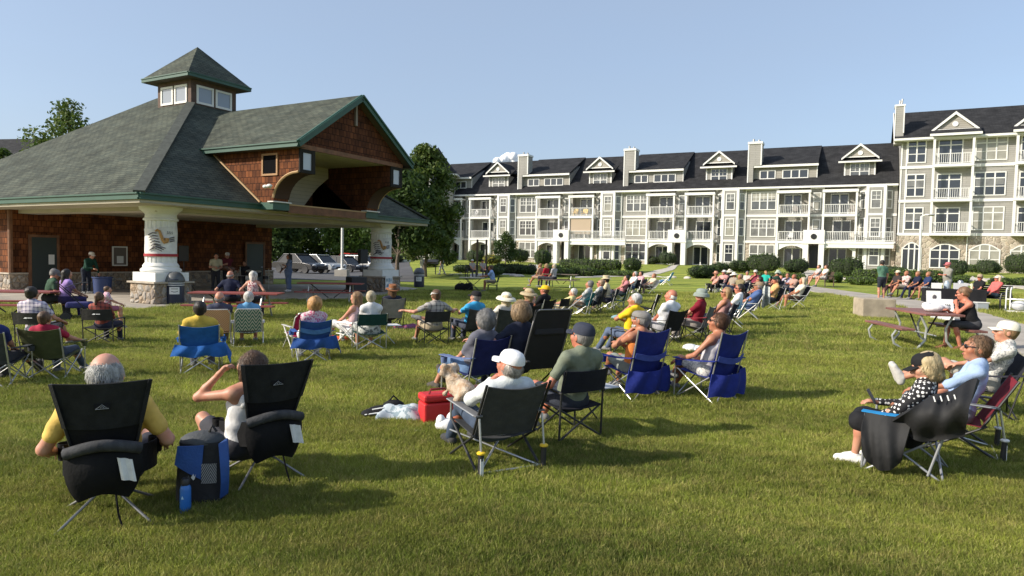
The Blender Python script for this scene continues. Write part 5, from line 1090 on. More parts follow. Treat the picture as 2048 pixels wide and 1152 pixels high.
def lawn(root, m, fr=None, hi=.92, lean=.26, sh=.38, w=.54, arms=1, foot=0):
    fr = fr or alu; m = M_(m); hw = w/2
    pts = [(-hw, -.18, sh-.02), (-hw, -.20-lean*.8, hi-.1), (-hw+.06, -.2-lean, hi), (hw-.06, -.2-lean, hi), (hw, -.2-lean*.8, hi-.1), (hw, -.18, sh-.02)]
    MB().tube(pts, .013, 8).build('back_frame', fr, root, True); MB().tube([(-hw, -.2, sh-.03), (-hw, .26, sh+.02), (hw, .26, sh+.02), (hw, -.2, sh-.03)], .013, 8).build('seat_frame', fr, root, True)
    MB().grid(lambda u, v: ((u-.5)*(w-.02), -.19-lean*v-.03*math.sin(math.pi*u), sh+(hi-.015-sh)*v), 10, 10, .007).build('backrest', m, root, True); MB().grid(lambda u, v: ((u-.5)*(w-.02), -.19+.45*v, sh-.025+.04*v-.025*math.sin(math.pi*u)), 8, 6, .007).build('seat', m, root, True)
    legs_(root, [((x*(hw+.025), -.36, 0), (x*(hw+.025), .24, .57)) for x in (-1, 1)]+[((x*(hw+.025), .32, 0), (x*(hw+.025), -.24, .56)) for x in (-1, 1)], .013, fr)
    MB().tube([(-hw-.025, -.36, .015), (hw+.025, -.36, .015)], .012, 8).build('rail', fr, root, True)
    for x in (-1, 1):
        if arms: MB().box(x*(hw+.03)-.03, x*(hw+.03)+.03, -.27, .29, .565, .59).build('armrest', fr, root, bevel=.01)
def gravity(root):
    bl = mat('black_sling', (.012, .012, .014), .75, var=.2, vs=5.); w = .60
    c = lambda v: [(.62, .30), (.15, .42), (-.15, .44), (-.36, 1.0), (-.50, 1.40)]
    P_ = [V3(0, *q) for q in c(0)]
    def at_(v):
        f = v*4; i = min(3, int(f)); return P_[i]+(P_[i+1]-P_[i])*(f-i)
    MB().grid(lambda u, v: tuple(V3((u-.5)*w, 0, 0)+at_(.5+.5*v)), 4, 14, .012).build('backrest', bl, root, True); MB().grid(lambda u, v: tuple(V3((u-.5)*w, 0, 0)+at_(.5*v)), 4, 10, .01).build('seat', bl, root, True)
    MB().tube([(-w/2, *P_[2][1:]), (-w/2, *P_[3][1:]), (-w/2+.02, *(P_[4][1:]-V3(-.02, .03))), (-w/2+.06, *P_[4][1:]), (w/2-.06, *P_[4][1:]), (w/2-.02, *(P_[4][1:]-V3(-.02, .03))), (w/2, *P_[3][1:]), (w/2, *P_[2][1:])], .013, 8).build('back_frame', mat('frame_grey', (.2, .2, .21), .35, .6), root, True)
    MB().box(-.24, .24, -.40, -.33, 1.0, 1.12).build('head_pillow', bl, root, bevel=.03)
    legs_(root, [((x*.31, -.5, 0), (x*.31, .2, .6)) for x in (-1, 1)]+[((x*.31, .45, 0), (x*.31, -.3, .6)) for x in (-1, 1)], .013, blackf)
    for x in (-1, 1): MB().box(x*.33-.03, x*.33+.03, -.4, .15, .6, .63).build('armrest', plast, root, bevel=.01)
def bench(root, m=None, w=1.7, arms=True):
    m = m or blackf; s_ = MB()
    for i in range(6): s_.box(-w/2, w/2, -.2+i*.08, -.14+i*.08, .42, .45)
    s_.build('seat', m, root); b = MB()
    for i in range(6): b.beam((-w/2, -.22-i*.02, .5+i*.075), (w/2, -.22-i*.02, .5+i*.075), .02, .06)
    b.build('backrest', m, root)
    for x in (-1, 1): MB().tube([(x*w/2, .26, 0), (x*w/2, .28, .45), (x*w/2, .22, .62), (x*w/2, .0, .66), (x*w/2, -.25, .66), (x*w/2, -.3, .5), (x*w/2, -.28, 0)], .03, 8).build('arm_frame', m, root, True)
def picnic(root, L=1.85, top=None, fr=None, curved=True):
    top = top or mat('red_plank', (.24, .055, .045), .55, var=.3, vs=3., bump=.3, bs=20, stretch=(.3, 3, 3)); fr = fr or mat('galvanised', (.46, .47, .45), .45, .5); t_ = MB()
    for i in range(5): t_.box(-L/2, L/2, -.36+i*.146, -.36+i*.146+.138, .715, .755)
    t_.build('tabletop', top, root, bevel=.004)
    for y in (-1, 1):
        s_ = MB()
        for i in range(2): s_.box(-L/2, L/2, y*.66-.125+i*.128, y*.66-.125+i*.128+.12, .415, .455)
        s_.build('seat_board', top, root, bevel=.004)
    for x in (-1, 1):
        xx = x*L*.32; f = MB()
        for y in (-1, 1):
            f.tube([(xx, y*.30, .70), (xx, y*.18, .45), (xx, y*.20, .2), (xx, y*.34, .03), (xx, y*.42, .015), (xx, y*.62, .02), (xx, y*.78, .12), (xx, y*.82, .28), (xx, y*.74, .40), (xx, y*.55, .40)] if curved else [(xx, y*.25, .70), (xx, y*.62, .02)], .024, 8)
        if not curved: f.tube([(xx, -.75, .40), (xx, .75, .40)], .024, 8)
        f.build('leg_frame', fr, root, True); MB().tube([(xx, 0, .70), (x*.1, 0, .2)], .018, 6).build('brace', blackf, root, True)
    if curved: MB().tube([(-L*.32, 0, .30), (L*.32, 0, .30)], .015, 6).build('stretcher', fr, root, True)
STAGE = PW(7.5, 3.0)
def face(p, d=0.):  # yaw (deg, 0 = +Y, ccw) that looks at the stage, plus d
    return math.degrees(math.atan2(-(STAGE.x-p.x), STAGE.y-p.y))+d
def chair(kind, px, py, d, label, *a, at=None, yaw=None, name='folding_chair', cat='chair', group=CG, **k):
    p = at if at is not None else G(px, py); y = face(p, d) if yaw is None else yaw; r = empty(name, p, rad(y), label, cat, group)
    kind(r, *a, **k); r.scale = (.82, .86, .94) if kind is compact else (1,)*3 if kind is bench else (.92, .92, .82); return p, y
# ------------------------------------------------------------------ the audience: (px, py) = ground point under the seat in the photograph
def S(px, py, d, fn, cl, ck, pl, name='folding_chair', ca=(), pd=0, **pk):
    p, y = chair(fn, px, py, d, cl, *ca, name=name, **ck)
    pk['seat'] = pk.get('seat', .40)*.82-.06+(.06 if fn is compact else 0); pk['rec'] = pk.get('rec', 18)+8; return person(pl, p, y+pd, **pk), p, y
NAVY = (.012, .016, .04); ROY = (.016, .028, .19); BLU = (.02, .11, .36); TEAL = (.01, .13, .16); BLK = (.012, .012, .014); GRN = (.012, .05, .04); OLV = (.075, .085, .035); KH = (.38, .31, .21); JN = (.07, .11, .2); WHT = (.68, .67, .66); MAR = (.16, .015, .025)
plaid1 = patmat('plaid_purple', 'plaid', (.62, .55, .6), (.10, .09, .2), 14); plaid_r = patmat('plaid_red', 'plaid', (.30, .06, .04), (.04, .02, .02), 12); plaid_g = patmat('plaid_grey', 'plaid', (.42, .39, .36), (.10, .09, .09), 11)
dots = patmat('polka_dots', 'dots', (.012, .012, .014), (.75, .74, .72), 29); zig = patmat('green_zigzag', 'zigzag', (.02, .14, .10), (.5, .52, .45), 11); wov = patmat('orange_weave', 'diag', (.62, .24, .10), (.68, .5, .32), 22)
camo = patmat('grey_camo', 'floral', (.42, .43, .40), (.13, .14, .13), 22); flor = patmat('rose_floral', 'floral', (.62, .52, .47), (.28, .07, .10), 26); flo2 = patmat('grey_floral', 'floral', (.5, .48, .46), (.16, .2, .22), 30); pkw = patmat('pink_white', 'floral', (.62, .5, .52), (.5, .12, .22), 34); tied = patmat('white_speckle', 'floral', (.6, .58, .54), (.3, .3, .3), 45)
strp = patmat('navy_stripes', 'stripes', (.015, .016, .03), (.5, .45, .4), 6); logo_w = mat('logo_white', (.7, .7, .68), .7)
# front left pair
S(218, 1028, 8, compact, 'black high-backed compact camp chair of the bald man in yellow', {}, 'bald grey-haired man in yellow shirt, seen from behind with ankle raised', 'camp_chair', top=('short', (.62, .42, .11)), bottom=('short', (.03, .03, .04)), hair=('thin', (.27, .265, .25)), seat=.25, rec=17, legs=('down', 'cross'), shoes=(.05, .045, .04), arms=('side', 'side'), fat=.04, s=1.12, head=(-3, 6, 0), dy=.12, skin='pale')
S(520, 952, 20, compact, 'black high-backed compact camp chair of the woman in white tank top', dict(), 'brown-haired woman in white tank top with hand raised to her ear', 'camp_chair', top=('tank', WHT), bottom=('short', (.05, .05, .06)), hair=('bob', (.085, .05, .032)), hs=1.0, seat=.22, rec=5, fem=1, arms=('ear', 'lap'), legs=('back', 'down'), head=(10, 4, 8), skin='fair', dy=.06, dx=-.12, pd=10)
# left block
S(-4, 770, 0, quad, 'grey camp chair cut by the left picture edge', dict(ca=0) if 0 else {}, 'person in navy shirt at the left edge with leg stretched to the right', ca=((.05, .055, .06),), top=('short', (.02, .03, .12)), bottom=('long', (.05, .05, .06)), legs=('down', 'far'), shoes=(.06, .06, .06), hair=('short', BR))
S(108, 755, -4, quad, 'olive green camp chair with a blue cup holder', {}, 'dark-haired boy with red collar slumped in the olive chair', ca=(OLV,), top=('short', (.35, .02, .05)), bottom=('long', (.06, .08, .12)), hair=('short', BR), s=.86, rec=20, legs=('down', 'out'), arms=('rest', 'rest'))
S(78, 700, -6, director, 'dark director chair with white arrow logo under the plaid man', {}, 'broad dark-haired man in purple and white plaid shirt', 'director_chair', ca=((.035, .034, .03), None, .62, 0, logo_w), top=('short', plaid1), bottom=('knee', (.2, .2, .22)), hair=('short', DK), fat=.05, seat=.42, legs=('down', 'out'), arms=('rest', 'rest'), rec=8, s=1.05)
S(208, 688, -6, director, 'dark director chair with white arrow logo under the child in red plaid', {}, 'brown-haired child in red plaid shirt', 'director_chair', ca=((.035, .034, .03), None, .62, 0, logo_w), top=('long', plaid_r), bottom=('long', (.03, .03, .05)), hair=('pony', BR), seat=.42, s=.86, rec=8, legs=('down', 'down'), head=(-15, -5, 0))
S(402, 742, 4, quad, 'bright blue camp chair with flap hanging behind the black-haired person', {'drape': BLU, 'dz': .58, 'dl': .24}, 'black-haired person in mustard yellow jacket', ca=(BLU,), top=('long', (.55, .38, .06)), bottom=('long', (.12, .12, .14)), hair=('short', DK), arms=('rest', 'rest'), rec=15)
S(432, 692, 8, lawn, 'lawn chair with orange striped webbing', {}, 'grey-haired man in slate shirt in the orange webbed chair', 'lawn_chair', ca=(wov,), top=('short', (.05, .055, .09)), bottom=('long', (.2, .17, .13)), hair=('bald', (.16, .14, .13)), seat=.38, rec=14, dx=.06, head=(-10, 0, 0))
S(497, 690, 2, lawn, 'lawn chair with green and cream zigzag webbing', {}, 'white-haired woman in blue in the zigzag webbed chair', 'lawn_chair', ca=(zig,), top=('short', (.12, .3, .5)), bottom=('capri', (.2, .17, .13)), hair=('short', WH), seat=.38, rec=14, fem=1)
chair(lawn, 603, 700, 14, 'empty raspberry red folding chair behind the curly-haired woman', (.42, .02, .09), hi=.9)
S(624, 722, 3, quad, 'royal blue camp chair with light top band under curly copper hair', {'drape': (.025, .08, .27), 'dz': .56, 'dl': .24}, 'woman with curly copper hair and pink patterned top', ca=((.03, .09, .3), None, .5, .9, (.08, .2, .45)), top=('short', pkw), bottom=('long', WHT), hair=('curly', (.42, .22, .08)), fem=1, rec=14)
S(708, 690, 40, lawn, 'low teal beach chair of the long-haired woman', {}, 'long brown-haired woman in pink sleeveless top and white trousers', 'beach_chair', ca=(TEAL, None, .8, .2, .28), top=('tank', (.6, .4, .4)), bottom=('long', WHT), hair=('long', LB), fem=1, seat=.32, rec=-4, arms=('knee', 'knee'), legs=('out', 'down'))
S(738, 700, 0, director, 'green director chair with white side table', {}, 'blond woman in white top and camouflage skirt', 'director_chair', ca=(GRN, silver, .60, 1), top=('short', WHT), bottom=('skirt', camo), hair=('short', (.40, .33, .22)), fem=1, seat=.42, rec=6, arms=('lap', 'lap'), head=(-25, 8, 0))
S(778, 660, -4, quad, 'grey camp chair under the brown felt hat', {}, 'person in brown felt hat and dark shirt', ca=((.27, .25, .23), blackf, .56, .98), top=('long', (.02, .022, .04)), bottom=('long', (.05, .05, .06)), hair=('bob', BR), hat=('straw', (.22, .09, .04), (.35, .1, .03)), rec=18)
S(865, 690, -2, director, 'small black director chair of the man with white visor', {}, 'man in grey plaid shirt and white visor', 'director_chair', ca=((.03, .03, .03),), top=('short', plaid_g), bottom=('short', KH), hair=('short', BR), hat=('visor', WHT), seat=.42, rec=7, arms=('wide', 'wide'), legs=('out', 'cross'))
S(938, 686, 6, quad, 'charcoal camp chair of the man in bright blue shirt', {}, 'man in black cap and bright blue shirt, elbow raised to his chin', ca=((.06, .062, .065), blackf), top=('short', (.04, .3, .55)), bottom=('long', (.06, .07, .1)), hair=('crop', GR), hat=('cap', BLK), arms=('face', 'rest'), rec=14, head=(15, 0, 0))
S(996, 690, 4, quad, 'dark grey padded camp chair under the white sun hat', {}, 'person in wide white sun hat and pale top', ca=((.045, .05, .05), blackf, .56, .95), top=('short', (.6, .56, .5)), bottom=('long', JN), hair=('bob', (.5, .4, .25)), hat=('sun', (.68, .64, .52)), fem=1, rec=17, arms=('rest', 'rest'))
S(1042, 672, 8, quad, 'black camp chair with white strap under the tan straw hat', {}, 'woman in tan straw hat with bare shoulder', ca=(BLK, alu), top=('tank', (.03, .03, .03)), bottom=('capri', (.04, .04, .05)), hair=('bob', (.35, .25, .13)), hat=('sun', (.40, .32, .20), (.2, .15, .1)), fem=1, rec=14, arms=('wide', 'up'))
S(1075, 655, 8, quad, 'black camp chair under the yellow cap', {}, 'person in yellow cap and black shirt', ca=(BLK,), top=('short', BLK), bottom=('long', BLK), hair=('crop', BR), hat=('cap', (.72, .42, .02)), rec=14, skin='red', head=(12, 0, 0))
chair(director, 1112, 648, 10, 'empty small black director chair beside the yellow cap', BLK)
S(1118, 640, 30, lawn, 'navy blue reclining lawn chair with cream cushion', {}, 'grey-haired woman in pale yellow shirt leaning far back', 'lawn_chair', ca=(NAVY, alu, .82, .50, .33), top=('short', (.62, .55, .25)), bottom=('short', (.55, .45, .25)), hair=('short', (.5, .48, .44)), fem=1, seat=.33, rec=38, arms=('rest', 'rest'), legs=('out', 'out'), head=(0, -20, 0))
S(1162, 632, 14, quad, 'teal camp chair with white bag beside the bare-legged listener', {}, 'sunlit person in floral shirt with bare crossed legs', ca=(TEAL,), top=('short', flo2), bottom=('short', (.3, .2, .14)), hair=('short', GR), arms=('lap', 'rest'), legs=('far', 'out'), skin='tan')
S(1185, 628, 10, quad, 'tall black camp chair behind the teal one', {}, 'grey-brown haired person with sunglasses in patterned shirt', ca=((.015, .016, .02), blackf, .54, 1.0), top=('short', flo2), bottom=('long', (.05, .06, .08)), hair=('short', (.3, .2, .12)), glasses=1, skin='red', head=(20, 0, 0))
S(1212, 622, 6, quad, 'navy camp chair of the person in cream shirt', {}, 'person in cream shirt and straw hat bent forward', ca=(NAVY,), top=('short', (.62, .52, .33)), bottom=('short', (.04, .04, .06)), hair=('crop', DK), hat=('straw', (.5, .42, .28)), rec=-12)
chair(quad, 1232, 620, 12, 'empty dark green camp chair next to the cream-shirted person', GRN)
S(1240, 605, 14, quad, 'black camp chair in the second row behind the green one', {}, 'dark-haired person in pink shirt in the second row', ca=(BLK,), top=('short', (.5, .2, .22)), bottom=('long', (.05, .05, .07)), hair=('short', DK), arms=('face', 'lap'))
S(1262, 590, 14, quad, 'small dark camp chair behind the white-shirted listener', {}, 'white-haired person in white shirt, far second row', ca=(BLK,), top=('short', WHT), bottom=('long', JN), hair=('short', WH), rec=12)
S(1275, 588, 16, quad, 'small grey camp chair behind the pink-shirted listener', {}, 'dark-haired person in pale pink shirt, far second row', ca=((.1, .1, .11),), top=('short', (.6, .32, .34)), bottom=('long', (.4, .35, .3)), hair=('short', DK), rec=12)
S(1296, 590, 18, lawn, 'white lawn chair of the person leaning far back', {}, 'auburn-haired person in cream top leaning far back', 'lawn_chair', ca=((.6, .58, .5), None, .85, .4), top=('short', (.66, .58, .42)), bottom=('long', (.1, .08, .07)), hair=('short', (.28, .12, .05)), rec=30, fem=1)
chair(quad, 1290, 640, 10, 'folded black stroller-like chair with white hood behind the yellow shirt', BLK, alu, drape=None)
# centre block
S(946, 792, 16, quad, 'navy camp chair with blue cup holder of the curly grey-haired woman', {}, 'curly grey-haired woman in grey shirt, capri jeans and sandals', ca=((.015, .02, .10), silver, .56, .97, None, 1, None, (.12, .16, .3)), top=('elbow', (.13, .13, .16)), bottom=('capri', (.10, .17, .30)), shoes=(.08, .07, .06), hair=('curly', (.16, .155, .15)), fem=1, seat=.40, rec=14, arms=('lap', 'lap'), legs=('out', 'far'), fat=.02)
S(1066, 790, 2, gravity, 'tall black sling lounge chair seen from behind', {}, 'woman with highlighted brown hair in navy short-sleeved top', 'lounge_chair', top=('short', (.02, .024, .045)), bottom=('long', (.02, .025, .05)), hair=('curly', (.22, .15, .085)), fem=1, seat=.44, rec=0, arms=('wide', 'lap'), legs=('out', 'out'), head=(-10, 0, 0), dy=.1, dx=-.2, s=1.04)
S(985, 922, 4, rocker, 'charcoal rocking camp chair with yellow strut rings', {}, 'man in white baseball cap and white sweater cuddling a small dog', 'rocking_chair', ca=((.055, .057, .06), (1, 1), .64, .92), top=('long', (.58, .61, .60)), bottom=('long', (.05, .07, .11)), hair=('bald', (.3, .27, .24)), hat=('cap', (.75, .74, .75)), seat=.34, rec=24, arms=('face', (-.06, .28, .60)), legs=('out', 'out'), shoes=(.05, .05, .05), head=(20, 0, 0), skin='red', fat=.02)
S(1135, 872, 6, director, 'black director chair with grey side table', {}, 'man in navy cap, sunglasses and sage green shirt', 'director_chair', ca=((.012, .013, .02), blackf, .56, 2), top=('short', (.16, .18, .13)), bottom=('short', (.03, .035, .05)), hair=('crop', GR), hat=('cap', (.035, .04, .06)), glasses=1, seat=.42, rec=12, arms=('side', 'rest'), legs=('down', 'out'), head=(8, 2, 0), skin='red', s=1.04)
S(1262, 790, 2, quad, 'royal blue camp chair with carry flap, left of its matching pair', {}, 'man in grey flat cap and orange shirt, hand at his chin', ca=(ROY, silver, .54, 1.10, (.06, .09, .36), 1, ROY), top=('tank', (.62, .2, .05)), bottom=('short', (.2, .22, .2)), hair=('crop', GR), hat=('flat', (.20, .19, .18)), glasses=0, seat=.40, rec=8, arms=('face', 'fold'), legs=('over', 'down'), head=(20, 0, 0), skin='tan', beard=(.45, .43, .4))
S(1412, 797, 6, quad, 'royal blue camp chair with carry flap, right of its matching pair', {}, 'brown-haired woman with sunglasses and patterned white skirt', ca=(ROY, silver, .54, 1.10, (.06, .09, .36), 1, ROY), top=('tank', (.5, .48, .5)), bottom=('short', tied), hair=('short', (.09, .045, .025)), fem=1, glasses=1, seat=.40, rec=8, arms=('rest', 'lap'), legs=('over', 'out'), head=(30, 4, 0), skin='tan')
S(1258, 712, 6, director, 'brown-black director chair of the woman in yellow shirt', {}, 'grey-haired person in bright yellow shirt and jeans, hands to mouth', 'director_chair', ca=((.03, .018, .014), blackf, .56, 0, None, .55, .98), top=('short', (.78, .52, .02)), bottom=('long', (.09, .12, .19)), hair=('short', (.42, .41, .40)), seat=.42, rec=2, arms=('face', 'fold'), legs=('out', 'out'), head=(25, 0, 0), skin='tan', fat=.01)
S(1326, 690, -6, quad, 'black camp chair of the white-haired man in white shirt', {}, 'stout white-haired man in white T-shirt', ca=(BLK, blackf), top=('short', (.72, .72, .74)), bottom=('long', (.3, .3, .32)), hair=('bald', (.55, .52, .48)), rec=10, fat=.045, arms=('lap', 'lap'), skin='red', s=1.05, head=(22, 0, 0))
S(1388, 682, 14, quad, 'grey and red camp chair under the bucket hat', {}, 'person in sage bucket hat and maroon shirt', ca=((.16, .16, .165), blackf, .54, .95, None, 1, None, (.25, .03, .04)), top=('short', (.20, .012, .025)), bottom=('long', (.25, .22, .2)), hair=('crop', GR), hat=('bucket', (.24, .28, .25)), rec=4, arms=('knee', 'knee'), shoes=WHT)
S(1436, 672, 10, quad, 'navy camp chair of the long-haired woman with glasses', {}, 'honey-blond woman in sleeveless rose top', ca=(NAVY, blackf, .54, .95), top=('tank', (.5, .27, .24)), bottom=('long', (.03, .03, .04)), hair=('bob', (.27, .17, .08)), glasses=1, fem=1, rec=8, arms=('lap', 'lap'), head=(32, 0, 0), skin='tan')
S(1462, 655, 12, lawn, 'teal blue folding chair with white frame', {}, 'dark-haired man with sunglasses behind the honey-blond woman', 'lawn_chair', ca=((.01, .14, .24), alu, .9, .22), top=('short', WHT), bottom=('long', (.2, .2, .22)), hair=('short', DK), glasses=1, seat=.38, rec=10, skin='red', head=(25, 0, 0))
S(1494, 640, 14, lawn, 'white framed lawn chair draped with a pale shirt', {}, 'tan-capped man in denim blue shirt', 'lawn_chair', ca=((.3, .33, .33), alu, .9, .24), top=('short', (.07, .12, .27)), bottom=('long', JN), hair=('crop', GR), hat=('cap', (.28, .2, .13)), seat=.38, rec=22, skin='tan', fat=.03)
S(1540, 622, 14, quad, 'black camp chair with white crossed legs', {}, 'man in dark green cap and apricot shirt', ca=(BLK, alu), top=('short', (.62, .37, .16)), bottom=('long', (.06, .06, .07)), hair=('crop', GR), hat=('cap', (.02, .05, .035)), rec=8, skin='red', shoes=WHT, head=(25, 5, 0))
S(1590, 618, 16, lawn, 'black lawn chair with white frame at the end of the row', {}, 'light-haired woman in cream top and brown shorts', 'lawn_chair', ca=(BLK, alu, .95, .30), top=('short', (.6, .55, .45)), bottom=('short', (.06, .035, .025)), hair=('bob', (.5, .42, .3)), fem=1, seat=.40, rec=16, skin='tan', legs=('down', 'out'), arms=('lap', 'lap'))
S(1508, 612, 12, quad, 'black camp chair of the black-haired woman', {}, 'black-haired woman in black top with sunglasses', ca=(BLK, alu), top=('short', BLK), bottom=('long', BLK), hair=('bob', DK), glasses=1, fem=1, rec=10, skin='red')
bk = [(1428,588,'person in coral hat peering over the front row','tan',('short',BR),('straw',(.6,.3,.2)),('short',(.55,.3,.25))),(1444,584,'person in white cap and rose shirt','red',('crop',GR),('cap',(.7,.68,.64)),('short',(.55,.28,.26))),
 (1462,592,'person in long white brimmed hat','tan',('bob',BR),('sun',(.72,.68,.6)),('short',(.3,.25,.2))),(1458,578,'dark-shirted person under a white sun hat','tan',('bob',DK),('sun',(.66,.6,.5)),('short',BLK)),
 (1490,582,'person with a white paper fan beside a grey head','tan',('short',GR),None,('short',(.5,.45,.4))),(1506,585,'person in maroon shirt under a pale cap','red',('crop',DK),('cap',(.7,.66,.58)),('short',(.2,.03,.06))),
 (1476,600,'man in olive patterned shirt with grey-brown hair','tan',('short',(.25,.19,.13)),None,('short',(.22,.18,.1))),(1530,580,'auburn-haired person in turquoise shirt','tan',('short',(.3,.16,.06)),None,('short',(.02,.38,.30))),
 (1548,592,'person in dark top behind the turquoise shirt','tan',('short',DK),None,('short',BLK)),(1555,586,'person in grey-green hat and orange shirt','red',('short',GR),('bucket',(.4,.46,.38)),('tank',(.6,.18,.06))),
 (1570,592,'brown-haired person in lilac patterned shirt','tan',('short',BR),None,('short',(.42,.38,.46))),(1583,596,'red-faced auburn person beside the light-haired woman','red',('short',(.2,.09,.05)),None,('short',(.4,.25,.2)))]
cols = [BLK, NAVY, (.09, .09, .1), GRN, BLK, (.2, .2, .2), NAVY, BLK, (.05, .05, .06), BLK, NAVY, (.07, .07, .08)]
cw_ = ['black', 'navy', 'grey', 'green', 'black', 'pale grey', 'navy', 'black', 'charcoal', 'black', 'navy', 'dark grey']
for i, (x, y, lb, sk, hr, ht, tp) in enumerate(bk):
    nm = lb.split(' ', 1)[1] if lb.startswith('person') else lb
    S(x, y, 20+i % 4*5, quad, cw_[i]+' back-row camp chair under the '+lb, {}, lb+' in the back row', ca=(cols[i], alu if i % 3 == 0 else silver), top=tp, bottom=('long', cols[-i]), hair=hr, hat=ht, skin=sk, rec=(2, 14, 8, -10, 18, 5)[i % 6], head=((25, 0, 0), (-15, 5, 0), (45, 0, 6), (5, -12, 0), (35, 0, 0))[i % 5], arms=(('lap', 'face'), ('fold', 'fold'), ('rest', 'lap'), ('lap', 'lap'), ('knee', 'rest'))[i % 5], legs=(('down', 'over'), ('out', 'out'), ('cross', 'down'), ('down', 'down'))[i % 4], s=(.96, 1.04, 1., .93)[i % 4], twist=(0, 12, -10)[i % 3], group='back row listeners')
chair(lawn, 1332, 570, -60, 'empty light blue folding chair alone near the juniper mound', (.08, .33, .6), alu, hi=.95)
# right foreground
S(1808, 938, 22, quad, 'grey framed camp chair with blue arm ends under the dotted blouse', {}, 'woman in black cap and polka dot blouse looking down at her phone', ca=(BLK, mat('grey_tube', (.3, .31, .33), .5, .3), .56, .92, None, 0, None, (.02, .22, .5)), top=('long', dots), bottom=('skirt', (.012, .012, .014)), hair=('bob', (.42, .33, .19)), hat=('cap', BLK), fem=1, seat=.36, s=.92, rec=6, arms=('lap', (.02, .24, .56)), legs=('down', 'back'), shoes=WHT, head=(10, -25, 0))
S(1906, 898, 26, rocker, 'maroon rocking camp chair with white strut rings', {}, 'short brown-haired woman in light blue top with sunglasses', 'rocking_chair', ca=(MAR, (0, 0), .60, .90, 1), top=('elbow', (.33, .44, .66)), bottom=('long', (.2, .22, .26)), hair=('short', (.14, .085, .05)), fem=1, glasses=1, seat=.40, rec=8, arms=('out', 'lap'), legs=('out', 'out'), head=(12, 0, 0), skin='tan')
S(1962, 832, 30, quad, 'dark camp chair behind the maroon rocker', {}, 'person in cream cap with patterned shirt and outstretched bare legs', ca=((.03, .03, .04), blackf), top=('short', tied), bottom=('short', (.4, .38, .34)), hair=('crop', LB), hat=('cap', (.72, .68, .58)), seat=.44, rec=14, arms=('out', 'lap'), legs=('prop', 'prop'), shoes=(.5, .48, .45), head=(0, 0, 0), skin='fair')
# ------------------------------------------------------------------ tables, benches, standing people, stage, cars and small things
def obj_at(name, px, py, label, cat, yaw=0., group=None, at=None): return empty(name, G(px, py) if at is None else at, rad(yaw), label, cat, group)
PG = 'red picnic tables'
r = obj_at('picnic_table', 474, 640, 'red picnic table under the seated couple by the bin', 'picnic table', 3, PG); picnic(r, 2.35, curved=False)
r2 = obj_at('picnic_table', 662, 606, 'red picnic table alone before the singer', 'picnic table', 4, PG); picnic(r2, 2.35, curved=False)
r3 = obj_at('picnic_table', 20, 640, 'red picnic table at the left edge behind the plaid man', 'picnic table', 5, PG); picnic(r3, 2.35, curved=False)
a = atz(1775, 628, T(6.5, 11)+.75); b = atz(1915, 655, T(6.5, 11)+.75); ty = math.degrees(math.atan2(b[1]-a[1], b[0]-a[0]))
pt = G(1842, 694); r4 = empty('picnic_table', pt, rad(ty), 'curved-leg picnic table with grey-red planks beside the path', 'picnic table', PG)
picnic(r4, 1.85, mat('weathered_plank', (.20, .085, .07), .6, var=.35, vs=4., bump=.3, bs=20, stretch=(.3, 3, 3)))
def loc_(root, x, y, z=0): return Vector(root.location)+Matrix.Rotation(root.rotation_euler[2], 3, 'Z') @ Vector((x, y, z))
wy = 62; person('woman in black tank top leaning on the curved-leg picnic table', loc_(r4, .48, .70), ty+180, seat=.44, rec=-20, top=('tank', BLK), bottom=('knee', (.05, .05, .055)), hair=('bun', (.16, .09, .05)), glasses=1, fem=1, arms=('face', (.05, .42, .80)), legs=('back', 'down'), skin='red', head=(-35, -5, 0), shoes=(.2, .08, .05), group=None, res=.011, fat=.03)
bg_ = MB().ell((0, 0, .08), (.22, .14, .09), 12, 8).ell((.2, .1, .07), (.2, .12, .08), 12, 8).ell((-.12, .05, .12), (.1, .08, .08), 10, 6).build('plastic_bag', mat('white_plastic_bag', (.75, .74, .74), .5, bump=1., bs=16), None, True); bg_.location = loc_(r4, .25, .1, .755); tag(bg_, 'crumpled white plastic bag on the curved-leg picnic table', 'bag')
person('man in navy shirt on the picnic bench by the bin', loc_(r, -.42, -.62+1.28), 8, seat=.44, rec=-4, top=('short', (.014, .017, .04)), bottom=('long', (.03, .03, .04)), hair=('bald', (.2, .18, .16)), arms=('side', 'side'), group=None, head=(-10, 0, 0), fat=.02)
person('white-haired woman in floral blouse on the picnic bench', loc_(r, .22, -.62+1.28), 4, seat=.44, rec=-2, top=('tank', flor), bottom=('long', (.04, .04, .05)), hair=('bob', WH), fem=1, arms=('side', 'side'), group=None)
person('man in grey cap and green shirt on the left picnic bench', loc_(r3, .72, .4), -40, seat=.44, rec=-15, top=('short', (.03, .07, .04)), bottom=('long', (.06, .06, .07)), hair=('crop', GR), hat=('cap', (.16, .15, .15)), group=None, head=(-30, -20, 0))
person('woman in purple top with long black hair beside the stroller', loc_(r3, 1.25, .2), -30, seat=.44, rec=-5, top=('short', (.34, .22, .5)), bottom=('long', (.04, .03, .1)), hair=('long', DK), fem=1, group=None, arms=('knee', 'knee'))
person('small child in pink beside the child in red plaid', G(217, 660), face(G(217, 660), -60), seat=.40, s=.66, rec=0, top=('short', pkw), bottom=('short', (.3, .1, .15)), hair=('short', BR), group=None)
person('person in green jacket and white cap stooping over a bin by the door', PW(2.6, 7.6), 250, 'stand', rec=-32, top=('long', (.012, .05, .035)), bottom=('long', (.02, .025, .04)), hair=('crop', BR), hat=('cap', (.6, .55, .48)), arms=('out', (.1, .55, 1.0)), group=None)
